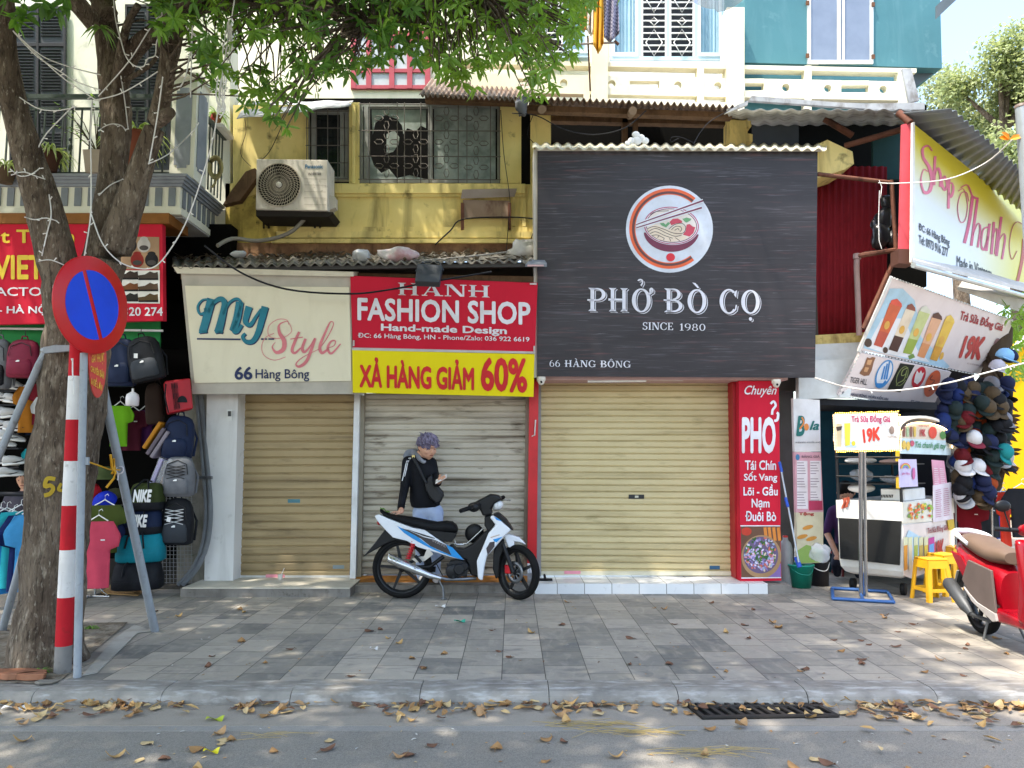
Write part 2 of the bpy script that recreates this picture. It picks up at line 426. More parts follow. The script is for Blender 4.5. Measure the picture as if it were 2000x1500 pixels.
# pillar with recessed grey panel
pl_ = P(330, 345, 8.4); pr_ = P(378, 345, 8.4); zp = zat(152, 8.4)
b = MB().use(WHITE).box((pl_.x, 8.4, zt), (pr_.x, 8.75, zp)); b.box((pl_.x - .03, 8.37, zp), (pr_.x + .03, 8.78, zp + .05))
pi = b.build('balcony_pillar', wh)
def notch(x0, z0, x1, z1, n_=.035): return [(x0 + n_, z0), (x1 - n_, z0), (x1 - n_, z0 + n_), (x1, z0 + n_), (x1, z1 - n_), (x1 - n_, z1 - n_), (x1 - n_, z1), (x0 + n_, z1), (x0 + n_, z1 - n_), (x0, z1 - n_), (x0, z0 + n_), (x0 + n_, z0 + n_)]
b = MB().use(GREYP); b.prism([Vector((x, 8.398, z)) for x, z in notch(pl_.x + .05, zt + .12, pr_.x - .05, zp - .12)], (0, -.006, 0))
b.prism([Vector((pr_.x + .002, x, z)) for x, z in notch(8.45, zt + .12, 8.70, zp - .12)], (.006, 0, 0)); b.build('panel', pi)
# railing
RAILM = M('39443f', .5, v='2b3330')
b = MB().use(RAILM); zr = zat(190, 8.45); zr2 = zat(213, 8.45)
b.box((-9, 8.42, zr - .02), (pl_.x, 8.47, zr + .025)); b.box((-9, 8.43, zr2 - .012), (pl_.x, 8.46, zr2 + .012)); b.box((-9, 8.43, zt + .06), (pl_.x, 8.46, zt + .085))
x = pl_.x - .1
while x > -8.5: b.box((x - .008, 8.437, zt + .07), (x + .008, 8.453, zr2)); x -= .105
x = pl_.x - .32
while x > -8.5: b.ball((x, 8.445, zt + .38), .03, 8, (1, .6, 1.6)); b.ball((x, 8.445, zt + .47), .022, 8); x -= .42
for i in range(6): b.box((pr_.x - .05, 8.80 + i * .1, zt + .05), (pr_.x - .035, 8.815 + i * .1, zr - .1))
b.box((pr_.x - .06, 8.75, zr - .12), (pr_.x - .02, 9.38, zr - .06)); b.build('railing', wh)
# louvred door shutters
def louvre_door(px0, px1, py0, py1, lead, label=None):
    pl = FP(9.36); b = MB().use(SHUT)
    b.pb(px0, py0, px1, py1, pl, .03); o = b.build('door', wh)
    if label: o['label'] = label
    n = 2; wd = (px1 - px0) / n
    for k in range(n):
        b = MB().use(M('3a3c40', .6)); a0 = px0 + wd * k + wd * .14; a1 = px0 + wd * (k + 1) - wd * .14
        for (y0, y1) in ((py0 + 14, py0 + 62), (py0 + 84, py0 + 170), (py0 + 178, py0 + 240), (py0 + 248, py1 - 8)):
            y = y0
            while y < y1 - 3:
                q = [pl.hit(a0, y + 3, .002), pl.hit(a1, y + 3, .002), pl.hit(a1, y, .022), pl.hit(a0, y, .022)]
                b.prism(q, (0, .0, -.006)); y += 6
        b.build('louvre', o)
    b = MB().use(M('2c2d30', .6))
    for f in (0, .5, 1): b.pb(px0 + (px1 - px0) * f - 2, py0, px0 + (px1 - px0) * f + 2, py1, pl, .02, .02)
    b.pb(px0, py0 + 72, px1, py0 + 78, pl, .02, .018); b.pb(px0, py0, px1, py0 + 5, pl, .02, .018); b.build('stile', o)
louvre_door(20, 126, 12, 345, 1); louvre_door(246, 330, 8, 330, 1); louvre_door(-150, -30, 12, 345, 1)
b = MB().use(M('8a5a2a', .6, v='5d3a1a')); b.pb(-200, 416, 330, 436, 8.25, .5)
b.build('awning_fascia', wh)
MB().use(M('b9b9b6', .8)).box((-9, 8.4, zb - .03), (xr + .02, 9.39, zb - .014)).build('balcony_soffit', wh)
# ---- shop opening below (dark, hung with goods)
sh = thing('backpack_shop', 'dark open backpack and clothing shop under the white house', 'shop', (-4.9, 9, 0))
xl, xrr = -12.0, P(372, 900, 9.0).x
b = MB().use(DARKW); b.box((xl, 11.4, 0), (xrr, 11.6, 3.1)); b.box((xl - .2, 8.8, 0), (xl, 11.4, 3.1)); b.box((xl, 8.9, 2.75), (xrr + .5, 11.4, 3.3)); b.box((xl, 9.15, 3.3), (P(452, 500, 9.2).x, 9.6, P(450, 440, 9.2).z)); b.build('back_wall', sh)  # shade put into near-black walls; top box is an added dark filler
b = MB().use(wallmat('patched_side_wall', '8f8b80', '6d6a62', '4a5a3c', .8, .8, 3)); b.pp([(345, 1140), (405, 1140), (405, 760), (345, 760)], 9.05, 2.2); b.build('side_wall', sh)
b = MB().use(M('2f8a4a', .7)); b.pb(-90, 622, 312, 700, 8.62, .03); b.build('green_board', sh)
b = MB().use(M('d8d8d4', .4)); b.tube([P(-90, 640, 8.5), P(318, 646, 8.5)], .014, 8); b.build('hanging_rail', sh)
MB().use(M('57534c', .9)).box((xl, 8.9, .002), (xrr, 11.4, .02)).build('shop_floor', sh)

# ================================================================== YELLOW HOUSE (middle, upper floor)
yh = thing('yellow_house', 'old yellow plastered house with grilled windows above the closed shops', 'house', (0, 9.5, 0))
YW = FP(9.4)
def P9(*a): return P(*a)
b = MB().use(YEL)
for r in ((455, 205, 600, 358), (682, 200, 702, 358), (976, 205, 1018, 372), (1036, 205, 1076, 560), (440, 358, 1018, 445), (1018, 360, 1036, 560), (1425, 225, 1460, 560), (440, 445, 1018, 492)):
    b.pb(*r, YW, .28)
b.build('wall', yh)
b = MB().use(YEL)  # mouldings
b.pb(640, 359, 1026, 377, YW, .06, .05); b.pb(650, 377, 1026, 384, YW, .03, .028)
b.pb(560, 443, 1030, 452, YW, .03, .03); b.pb(540, 452, 1040, 464, YW, .06, .06); b.pb(530, 466, 1046, 474, YW, .08, .085)
b.pb(1000, 384, 1006, 442, YW, .03, .022); b.pb(1020, 390, 1027, 442, YW, .03, .03); b.pb(688, 358, 694, 205, YW, .05, .03)
b.build('moulding', yh)
b = MB().use(YEL2); b.pp([(440, 400), (520, 372), (560, 440), (660, 448), (640, 470), (440, 478)], YW, .02, .012); b.build('weathered_patch', yh)
b = MB().use(wallmat('old_brick_base', '7a5a45', '9b7a5a', '33291f', .8, .8, 4)); b.pb(440, 474, 1040, 500, YW, .05, .03); b.build('brick_base', yh)
b = MB().use(DARKW); b.pb(590, 192, 1030, 372, 10.3, .1); b.pb(1040, 205, 1500, 320, 10.6, .1); b.pb(1500, 205, 1810, 560, 10.7, .1)  # near-black sheets put in as the shade of unlit rooms
b.build('interior_shade', yh)
b = MB().use(M('2e2e2d', .9)); b.pb(1470, 234, 1560, 300, 10.5, .05); b.build('inner_partition', yh)
b = MB().use(M('0d0d0d', .8)); b.pb(1017, 212, 1036, 362, YW, .03, -.06); b.build('gap_shade', yh)  # near-black strip stands in for the shade inside the gap
# window frames, glass, grilles
FRM = M('8d8f8a', .6, v='6e6c66'); 
gm = Mt('grimy_window_glass', '99a29b', .6, 0, .15); gm.var('727c76', 4, .4, .6).var('8f958c', 8, .5, .7, off=(3, 3, 3)); GRIMY = gm.done()
GLD = M('161b1c', .15, v='222a2a', spec=.5)
def window(name_pane, fr, panes, mull):
    x0, y0, x1, y1 = fr; b = MB().use(FRM); pl = FP(9.45)
    for r in ((x0, y0, x1, y0 + 6), (x0, y1 - 6, x1, y1), (x0, y0 + 6, x0 + 7, y1 - 6), (x1 - 6, y0 + 6, x1, y1 - 6)): b.pb(*r, pl, .07)
    for mx in mull: b.pb(mx - 4, y0 + 6, mx + 4, y1 - 6, pl, .07)
    wo = b.build('window', yh)
    for mat, poly in panes:
        MB().use(mat).pp(poly, FP(9.50), .006).build('pane', wo)
    return wo
w1 = window('l', (598, 215, 680, 351), [(GLD, [(606, 345), (672, 345), (672, 221), (606, 221)])], [612, 668])
w2 = window('m', (702, 202, 977, 357), [(GRIMY, [(722, 351), (722, 300), (730, 322), (745, 338), (760, 330), (775, 348), (800, 342), (832, 350), (832, 352)]),
    (GRIMY, [(726, 222), (728, 262), (733, 240), (752, 224), (775, 232), (785, 245), (788, 262), (795, 250), (812, 256), (822, 245), (832, 250), (832, 214), (726, 214)]),
    (GRIMY, [(755, 262), (770, 254), (780, 268), (778, 282), (768, 296), (755, 300)]),
    (GRIMY, [(848, 351), (968, 351), (968, 208), (848, 208)])], [715, 840])
GRI = M('6b665f', .6, .3, v='4d453d')
def px_tube(b, pts, Y, r, n=6): b.tube([P(x, y, Y) for x, y in pts], r, n)
b = MB().use(GRI)
for x in (703, 722, 776, 790, 822, 838, 895, 912, 958, 976): px_tube(b, [(x, 200), (x, 358)], 9.36, .006)
for y in (203, 255, 305, 350): px_tube(b, [(700, y), (978, y + 1)], 9.36, .006)
for cx, ys in ((755, (231, 277, 324)), (812, (277, 324)), (872, (231, 277, 324)), (930, (231, 280, 327))):
    for cy in ys:
        for dx, dy, a, c in ((-15, 0, 9, 5), (15, 0, 9, 5), (0, -14, 5, 9), (0, 14, 5, 9)):
            b.tube([P(cx + dx + a * math.cos(t * math.pi / 3), cy + dy + c * math.sin(t * math.pi / 3), 9.35) for t in range(6)], .006, 5, closed=True)
b.build('grille', w2)
b = MB().use(GRI)
for x in (599, 618, 640, 660, 680): px_tube(b, [(x, 213), (x, 352)], 9.36, .006)
for y in (217, 250, 284, 318, 349): px_tube(b, [(597, y), (681, y)], 9.36, .006)
b.build('grille', w1)
# roofs and timbers
sheet('roof', yh, RUST, P(818, 186, 9.0), P(1038, 196, 9.0), P(1046, 166, 10.4), P(842, 155, 10.4), 22, .022)
sheet('roof', yh, RUST, P(1036, 190, 8.8), P(1440, 208, 8.8), P(1440, 232, 10.3), P(1030, 214, 10.3), 32, .022)
sheet('roof', yh, GALV, P(462, 232, 8.9), P(684, 206, 8.9), P(690, 196, 9.9), P(480, 200, 9.9), 3, .008)
for q_, Y_ in (([(830, 196), (1030, 202), (1030, 190), (830, 184)], 9.15), ([(1030, 216), (1430, 230), (1430, 219), (1030, 205)], 9.1), ([(1076, 236), (1420, 244), (1420, 234), (1076, 226)], 9.6), ([(1216, 285), (1226, 285), (1226, 218), (1216, 218)], 9.6), ([(1238, 290), (1246, 290), (1246, 210), (1238, 210)], 9.5), ([(435, 400), (468, 392), (502, 345), (498, 328), (480, 335), (452, 372)], 9.25)): b = MB().use(WOOD); b.pp(q_, Y_, .11); b.build('timber', yh)
b = MB().use(M('83705e', .8)); b.tube([P(1058, 214, 8.8), P(1062, 210, 9.4)], .05, 10); b.tube([P(1236, 216, 8.8), P(1230, 226, 9.4)], .05, 10); b.build('rafter_end', yh)
b = MB().use(YEL); b.pp([(1425, 285), (1458, 285), (1458, 276), (1470, 276), (1470, 262), (1458, 260), (1458, 248), (1468, 246), (1466, 236), (1425, 234)], FP(9.3), .25)
b.build('broken_pilaster', yh)
# ================================================================== CREAM HOUSE (upper right) and TEAL annex
ch = thing('cream_house', 'cream upper storey with openwork balcony parapet and barred window', 'house', (1.5, 10.5, 0))
CW = Pl((400, 300, 11.2), (1460, 300, 11.35), (400, 0, 11.2))
b = MB().use(CREAM)
for r in ((380, -90, 1090, 330), (1090, 112, 1460, 218), (1150, -90, 1195, 112)): b.pb(*r, CW, .3)
b.build('wall', ch)
BAL = Pl((1000, 160, 9.95), (1790, 160, 10.15), (1000, 40, 9.95))
def rr(b, x0, y0, x1, y1, tilt0, pl, d): b.pp([(x0, y1 + tilt0), (x1, y1 + (x1 - 1155) * .02), (x1, y0 + (x1 - 1155) * .02), (x0, y0 + tilt0)], pl, d)
b = MB().use(CREAM)
for (x0, x1) in ((900, 1150), (1150, 1420), (1455, 1790)):
    t0 = (x0 - 1155) * .02; rr(b, x0, 121, x1, 129, t0, BAL, .14)
    rr(b, x0, 178, x1, 184, t0, BAL, .1)
# openwork band: solid rectangles around the holes
def band(x0, x1, holes):
    xs = x0
    for kind, hx, hw in holes:
        b.pp([(xs, 178 + (xs - 1155) * .02), (hx - hw, 178 + (hx - hw - 1155) * .02), (hx - hw, 147 + (hx - hw - 1155) * .02), (xs, 147 + (xs - 1155) * .02)], BAL, .1)
        t = (hx - 1155) * .02; top, bot = 147 + t, 178 + t
        if kind == 'r':
            b.pb(hx - hw, top, hx + hw, top + 9, BAL, .1); b.pb(hx - hw, bot - 8, hx + hw, bot, BAL, .1)
        else:
            c = (top + bot) / 2 + .5; n = 12; r = 7.5
            up = [(hx + r * math.cos(math.pi - math.pi * i / n), c - r * math.sin(math.pi * i / n)) for i in range(n + 1)]
            dn = [(hx + r * math.cos(math.pi * i / n), c + r * math.sin(math.pi * i / n)) for i in range(n + 1)]
            b.pp([(hx - hw, c)] + up + [(hx + hw, c), (hx + hw, top), (hx - hw, top)], BAL, .1); b.pp([(hx + hw, c)] + dn + [(hx - hw, c), (hx - hw, bot), (hx + hw, bot)], BAL, .1)
        xs = hx + hw
    b.pp([(xs, 178 + (xs - 1155) * .02), (x1, 178 + (x1 - 1155) * .02), (x1, 147 + (x1 - 1155) * .02), (xs, 147 + (xs - 1155) * .02)], BAL, .1)
band(920, 1150, [('r', 1040, 28), ('c', 1101, 12)])
band(1150, 1362, [('c', 1195, 12), ('r', 1259, 29), ('c', 1324, 12)])
band(1375, 1425, [('c', 1402, 12)])
band(1455, 1572, [('r', 1473, 19), ('c', 1535, 12)])
band(1585, 1762, [('c', 1617, 12), ('r', 1670, 27), ('c', 1725, 12)])
for x0, x1, y0, y1 in ((1362, 1375, 122, 215), (1572, 1585, 128, 215), (1755, 1772, 134, 215), (1140, 1152, 150, 205)): b.pb(x0, y0, x1, y1, BAL, .12, .01)
b.pp([(1185, 215), (1425, 222), (1425, 200), (1185, 196)], BAL, .3)
b.build('parapet', ch)
b = MB().use(CREAM); b.pb(1155, -90, 1187, 215, BAL, .3, .03); b.build('column', ch); b = MB().use(CREAM); b.pb(1420, 14, 1454, 225, BAL, .3, .05); b.build('column', ch)
# window wall: pale blue frames, curtains, bars
PBL = M('b9d2dc', .5); CUR = M('a3c0cc', .8, v='8eb0c0', vs=9); 
WPn = FP(11.1)
def cwin(x0, x1, y0, y1, leaves, bars):
    b = MB().use(PBL)
    for r in ((x0, y1 - 8, x1, y1), (x0, y0, x0 + 8, y1 - 8), (x1 - 8, y0, x1, y1 - 8)): b.pb(*r, WPn, .1)
    o = b.build('window', ch)
    for a0, a1, in leaves:
        b = MB().use(CUR); b.grid(lambda u, v: WPn.hit(a0 + (a1 - a0) * u, y0 + (y1 - 8 - y0) * v, -.12 + .02 * math.sin(u * 40 + .6 * math.sin(u * 17))), 40, 2); b.build('curtain', o)
        b = MB().use(M('cfe0e6', .5)); b.pb(a0, y0, a0 + 5, y1 - 8, WPn, .05, .01); b.pb(a1 - 5, y0, a1, y1 - 8, WPn, .05, .01); b.pb(a0 + 5, y1 - 16, a1 - 5, y1 - 8, WPn, .05, .01); b.build('casement', o)
    for a0, a1 in bars:
        b = MB().use(M('0d0f12', .5)); b.pb(a0, y0, a1, y1 - 8, WPn, .02, -.15); b.build('opening', o)  # near-black sheet puts the room's shade behind the bars
        b = MB().use(M('e6e6e2', .5))
        for r in ((a0, y0, a0 + 3, y1 - 8), (a1 - 3, y0, a1, y1 - 8)): b.pb(*r, WPn, .02)
        y = y0 + 12
        while y < y1 - 6: b.pb(a0 + 3, y - 1, a1 - 3, y + 1, WPn, .02); y += 12
        cx = (a0 + a1) / 2
        for cy, rx, ry in ((83, 16, 26), (42, 8, 8), (-2, 16, 26)):
            q = [(cx, cy - ry), (cx + rx, cy), (cx, cy + ry), (cx - rx, cy)]; b.tube([WPn.hit(x, y, .02) for x, y in q], .009, 5, closed=True)
        b.build('bars', o)
    return o
cwin(1192, 1418, -80, 118, [(1196, 1246), (1364, 1410)], [(1253, 1302), (1308, 1356)])
cwin(1060, 1150, -80, 112, [(1104, 1148)], [(1066, 1100)])
b = MB().use(M('d7d9d6', .7)); b.pb(1192, 119, 1420, 214, FP(11.02), .06); b.build('panel_below_window', ch)
# window with pink shutters behind the leaves
PINK = M('b0525c', .6); b = MB().use(PINK)
for x0 in (690, 720, 765, 800, 835): b.pb(x0 - 5, 60, x0 + 5, 172, CW, .06, .05)
for y0 in (60, 134, 166): b.pb(685, y0, 840, y0 + 7, CW, .06, .045)
wp = b.build('window', ch, ); wp['label'] = 'window with pink frames'
MB().use(M('b5bcc0', .4)).pb(690, 66, 836, 168, CW, .02, .02).build('pane', wp)
# pale blue-white house far left of it
pb_ = thing('pale_house', 'pale bluish house wall half hidden behind the tree leaves', 'house', P(520, 250, 12.2))
MB().use(M('d3dde2', .8)).pb(440, -120, 690, 260, 12.2, .3).build('wall', pb_)
MB().use(M('c2ccd2', .7)).pb(560, -40, 600, 190, 12.2, .05, .04).build('pilaster', pb_)
ta = thing('teal_annex', 'teal sheet metal upper room with a two leaf window', 'annex', P(1640, 130, 10.6))
TEAL = wallmat('teal_sheet', '4d7c84', '436f78', '7a9fa4', .35, .5, .8, .05)
TP = Pl((1455, 120, 10.25), (1838, 133, 10.45), (1455, -60, 10.25))
b = MB().use(TEAL); b.pp([(1455, 122), (1840, 133), (1834, -90), (1455, -90)], TP, 1.6); b.pp([(1455, 214), (1762, 216), (1762, 134), (1455, 126)], TP, .05, -.01); b.build('wall', ta)
b = MB().use(M('d4d8d6', .5))
for r in ((1578, -40, 1584, 124), (1700, -40, 1706, 124), (1584, 117, 1700, 124), (1636, -40, 1642, 117), (1646, -40, 1650, 117)): b.pb(*r, TP, .05, .03)
wt = b.build('window', ta)
MB().use(M('7a8698', .35, v='6d798b')).pb(1584, -40, 1700, 117, TP, .012, .012).build('pane', wt)
b = MB().use(M('6b4a35', .7))
for x, y in ((1577, 108), (1577, 5), (1705, 110), (1705, 8)): b.pb(x - 2, y - 4, x + 4, y + 4, TP, .02, .045)
b.build('hinge', wt)
b = MB().use(M('59646a', .6)); b.pp([(1830, 35), (1880, -12), (1872, -30), (1830, 10)], 9.9, .04); b.pp([(1836, 133), (1790, 168), (1770, 196), (1755, 190), (1764, 134)], 10.6, .03); b.build('eave_sheet', ta)
b = MB().use(GALV); b.pp([(1762, 134), (1780, 134), (1796, 196), (1776, 200)], 9.9, .04); b.build('bent_sheet', ta)
for o_ in ():
    pass
# ================================================================== SERIF LETTERING (own glyph outlines, unit cap height)
def _r(x0, y0, x1, y1): return [(x0, y0), (x1, y0), (x1, y1), (x0, y1)]
def _ring(cx, cy, rx, ry, tx, ty, a0=0, a1=360, n=28):
    q = []
    for i in range(n):
        t0, t1 = R(a0 + (a1 - a0) * i / n), R(a0 + (a1 - a0) * (i + 1) / n)
        f = lambda t, a, b: (cx + a * math.cos(t), cy + b * math.sin(t))
        q.append([f(t0, rx, ry), f(t1, rx, ry), f(t1, rx - tx, ry - ty), f(t0, rx - tx, ry - ty)])
    return q
def _stem(x, w=.17, s=.10, top=True, bot=True):
    q = [_r(x, 0, x + w, 1)]
    if bot: q.append([(x - s, 0), (x + w + s, 0), (x + w, .09), (x, .09)])
    if top: q.append([(x, .91), (x + w, .91), (x + w + s, 1), (x - s, 1)])
    return q
SER = {
 'H': (1.0, _stem(.12) + _stem(.68) + [_r(.0, .46, .75, .55)]),
 'P': (.86, _stem(.14) + _ring(.42, .72, .40, .28, .17, .07, -90, 90) + [_r(.25, .93, .43, 1), _r(.0, .44, .43, .51)]),
 'B': (.9, _stem(.14, s=.12) + _ring(.42, .755, .36, .245, .16, .06, -90, 90) + _ring(.44, .265, .42, .265, .17, .065, -90, 90) + [_r(.25, .94, .43, 1), _r(0, .47, .44, .535), _r(.25, 0, .45, .06)]),
 'O': (.98, _ring(.49, .5, .46, .52, .19, .065)),
 'C': (.92, _ring(.5, .5, .47, .52, .18, .065, 48, 318) + [[(.74, .78), (.86, .66), (.9, .98), (.8, .92)], [(.78, .1), (.86, .14), (.9, .36), (.84, .36)]]),
 'A': (.95, [[(.02, .0), (.26, 0), (.26, .07), (.02, .07)], [(.58, 0), (.96, 0), (.96, .07), (.58, .07)], [(.1, .05), (.17, .05), (.5, .9), (.46, 1)], [(.62, .05), (.84, .05), (.52, 1), (.42, 1)], _r(.25, .3, .66, .37)]),
 'N': (1.0, [_r(.12, 0, .2, 1), _r(.8, 0, .88, 1), [(.12, 1), (.34, 1), (.88, 0), (.70, 0)], _r(.02, 0, .3, .07), _r(.7, .93, .98, 1), _r(.02, .93, .2, 1)]),
 'S': (.7, _ring(.36, .745, .30, .275, .14, .07, 25, 270) + _ring(.34, .255, .32, .275, .15, .075, -155, 90) + [[(.55, .74), (.62, .74), (.64, 1), (.58, .98)], [(.05, 0), (.1, .02), (.13, .27), (.05, .27)]]),
 'I': (.42, _stem(.12)),
 'E': (.8, _stem(.12) + [_r(.2, .93, .7, 1), _r(.2, .47, .55, .54), _r(.2, 0, .74, .07), [(.64, .78), (.7, .78), (.7, .95), (.6, .95)], [(.68, .25), (.74, .25), (.74, .05), (.6, .05)], _r(.5, .4, .56, .62)]),
 'G': (1.0, _ring(.5, .5, .47, .52, .18, .065, 42, 350) + [_r(.76, .04, .92, .42), _r(.62, .38, .99, .45), [(.76, .78), (.86, .68), (.9, .98), (.8, .92)]]),
 '0': (.7, _ring(.34, .5, .31, .5, .12, .06)), '1': (.45, [_r(.16, 0, .3, 1), _r(.04, 0, .42, .06), [(.02, .8), (.16, .82), (.3, 1), (.2, 1)]]),
 '8': (.7, _ring(.34, .74, .25, .26, .11, .05) + _ring(.34, .26, .31, .27, .12, .05)),
 '6': (.7, _ring(.34, .31, .31, .32, .12, .05) + _ring(.5, .4, .47, .6, .13, .05, 100, 180)),
 '9': (.7, _ring(.34, .69, .31, .32, .12, .05) + _ring(.18, .6, .47, .6, .13, .05, -80, 0)),
 ' ': (.45, [])}
ACC = {'grave': [[(.26, 1.30), (.42, 1.28), (.60, 1.08), (.52, 1.06)]], 'circ': [[(.25, 1.08), (.33, 1.08), (.5, 1.22), (.5, 1.3)], [(.75, 1.08), (.67, 1.08), (.5, 1.22), (.5, 1.3)]],
       'dot': [[(.49 + .08 * math.cos(R(a)), -.24 + .08 * math.sin(R(a))) for a in range(0, 360, 30)]],
       'hook': _ring(.44, 1.31, .15, .12, .08, .07, -30, 160, 12) + [[(.44, 1.16), (.5, 1.1), (.6, 1.27), (.52, 1.27)]],
       'horn': _ring(.98, .94, .11, .12, .10, .10, 0, 360, 12) + [[(.8, .78), (.86, .72), (1.09, .86), (1.0, .94)]]}
DEC = {'Ở': ('O', 'hook', 'horn'), 'Ò': ('O', 'grave'), 'Ọ': ('O', 'dot'), 'À': ('A', 'grave'), 'Ô': ('O', 'circ')}
def serif(b, body, quad, pl, off=.006, dx=0, dy=0, gap=.06):
    x0, y0, x1, y1 = quad if len(quad) == 4 and isinstance(quad[0], (int, float)) else (0, 0, 1, 1)
    q4 = None if isinstance(quad[0], (int, float)) else quad
    tot = sum(SER[DEC.get(c, (c,))[0]][0] + gap for c in body) - gap; x = 0
    def mp(u, v):
        if q4:
            (ax, ay), (bx, by), (cx, cy), (ex, ey) = q4; t = 1 - v
            return pl.hit((ax * (1 - u) + bx * u) * (1 - t) + (ex * (1 - u) + cx * u) * t + dx, (ay * (1 - u) + by * u) * (1 - t) + (ey * (1 - u) + cy * u) * t + dy, off)
        return pl.hit(x0 + (x1 - x0) * u + dx, y1 - (y1 - y0) * v + dy, off)
    k = 0
    for c in body:
        d = DEC.get(c, (c,)); g = SER[d[0]]; polys = list(g[1])
        for a in d[1:]: polys = polys + ACC[a]
        for p_ in polys:
            k += 1; o2 = off + (k % 7) * .00025
            pts = [mp((x + px) / tot, py) for px, py in p_]; b.add(pts, [tuple(range(len(pts)))])
        x += g[0] + gap
    return b
# ================================================================== SHOP ROW, ground floor
def shutter(parent, q, Y, n, mat, amp=.016):
    """roller shutter: q = TL,TR,BR,BL photo pixels"""
    pl = FP(Y); (ax, ay), (bx, by), (cx, cy), (dx, dy) = q
    a, b_, c, d = pl.hit(ax, ay), pl.hit(bx, by), pl.hit(cx, cy), pl.hit(dx, dy)
    mb = MB().use(mat); rings = []
    for i in range(n):
        for f, o in ((0, -.3), (.05, .3), (.15, 1), (.55, .95), (.82, .8), (.93, .2), (.96, -.3)):
            v = (i + f) / n; rings.append((v, o))
    rings.append((1, 0)); vs = []
    NU = 6
    for v, o in rings:
        for k in range(NU + 1):
            u = k / NU; p = (a * (1 - u) + b_ * u) * (1 - v) + (d * (1 - u) + c * u) * v
            vs.append(p + Vector((0, -amp * o + .002 * noise.noise(p * 2), 0)))
    m = NU + 1
    mb.add(vs, [(j * m + k, j * m + k + 1, (j + 1) * m + k + 1, (j + 1) * m + k) for j in range(len(rings) - 1) for k in range(NU)])
    mb.use(DARKW); mb.add([a + Vector((0, .02, 0)), b_ + Vector((0, .02, 0)), c + Vector((0, .02, 0)), d + Vector((0, .02, 0))], [(0, 1, 2, 3)])
    return mb.build('shutter', parent, fix=False)
def shutmat(name, col, v1, stain, k):
    m = Mt(name, col, .55, 0, .35); m.var(v1, 1.5, .4, .65, k=.5).var(stain, 1.2, .48, .72, (.35, 1, 6), 7, (2, 2, 2), k, .8).var(stain, 5, .58, .75, (.6, 1, 2.5), 8, (6, 1, 2), k)
    m.bump(m.noise(14), .1, .01); return m.done()
SH1 = shutmat('tan_shutter_paint', 'ab966f', '99845c', '675740', .65); SH2 = shutmat('dirty_white_shutter', 'c4bcab', 'a89c88', '5d4f3d', 1.1); SH3 = shutmat('beige_shutter_paint', 'cdbd90', 'c0ae7e', '8f7f58', .6)
WTRIM = M('dfe0e0', .5); GTRIM = M('8e8d8b', .5)
ZS = .10   # step height
g1 = thing('dress_shop', 'closed shop with tan roller shutter and white pillar under the cream sign', 'shop', P(560, 1140, 8.9))
shutter(g1, ((467, 770), (692, 770), (683, 1130), (455, 1132)), 9.14, 23, SH1)
b = MB().use(M('cfccc6', .5)); b.pb(456, 1124, 683, 1133, 9.11, .02); b.build('bottom_rail', g1)
b = MB().use(PILW); b.pp([(399, 1136), (455, 1134), (465, 765), (404, 765)], 8.88, .5); b.pp([(404, 765), (700, 765), (700, 735), (404, 735)], 9.0, .5); b.build('pillar', g1)
b = MB().use(WTRIM); b.pp([(683, 1134), (694, 1134), (703, 760), (692, 760)], 9.0, .2); b.build('post', g1)
b = MB().use(M('98907f', .6)); b.pp([(697, 1134), (705, 1134), (712, 772), (704, 772)], 9.06, .15); b.build('guide_rail', g1)
b = MB().use(CONC); p0, p1 = G(352, 1166), G(688, 1162)
b.box((p0.x, p0.y, 0), (p1.x, 9.6, ZS - .012)); b.use(M('c9c2b2', .6)); b.box((p0.x + .02, p0.y - .012, ZS - .012), (p1.x, 9.6, ZS)); b.build('step', g1)
b = MB().use(M('e2e2de', .4)); b.pb(443, 800, 453, 822, 8.87, .03); b.use(M('2a2a2c', .4)); b.pb(445, 803, 451, 813, 8.838, .004); o = b.build('meter_box', g1)
b = MB().use(M('4b7f8a', .4)); b.pb(562, 975, 586, 982, 9.122, .01); b.use(M('7c8a90', .4)); b.pb(650, 1104, 672, 1111, 9.122, .01); b.build('lock_plate', g1)
b = MB().use(M('e796a2', .6)); b.pb(519, 1122, 556, 1130, 9.105, .003); b.build('pink_sticker', g1)
g2 = thing('tailor_shop', 'closed shop with dirty white roller shutter behind the motorbike', 'shop', P(870, 1140, 8.9))
shutter(g2, ((712, 768), (1032, 768), (1026, 1122), (704, 1122)), 9.14, 29, SH2)
b = MB().use(M('8f8678', .6)); b.pp([(1022, 1122), (1030, 1122), (1034, 768), (1027, 768)], 9.06, .1); b.build('guide_rail', g2)
RED = M('c8141f', .4, v='a91019'); b = MB().use(RED); b.pp([(1030, 1100), (1048, 1102), (1052, 740), (1034, 740)], 8.95, .25); b.build('red_post', g2)
b = MB().use(M('d8d5d0', .4)); b.tube([P(1046, 820, 8.93), P(1044, 850, 8.92), P(1039, 852, 8.9)], .008); b.build('latch', g2)
b = MB().use(CONC); p0, p1 = G(684, 1162), G(1044, 1162); b.box((p0.x + .002, p0.y + .14, 0), (p1.x, 9.6, ZS - .02)); b.build('step', g2)
b = MB().use(rustmat('orange_ramp_board', 'b27a3c', '96602c', '6a4424')); q0, q1, q2, q3 = P(684, 1146, 8.75), P(1030, 1146, 8.75), P(1030, 1124, 9.1), P(684, 1124, 9.1)
b.prism([q0, q1, q2, q3], (0, 0, -.02)); b.build('ramp_board', g2)
g3 = thing('noodle_shop', 'closed noodle shop with beige roller shutter and white tiled step', 'shop', P(1240, 1130, 8.9))
shutter(g3, ((1056, 740), (1426, 740), (1430, 1126), (1057, 1122)), 9.14, 31, SH3)
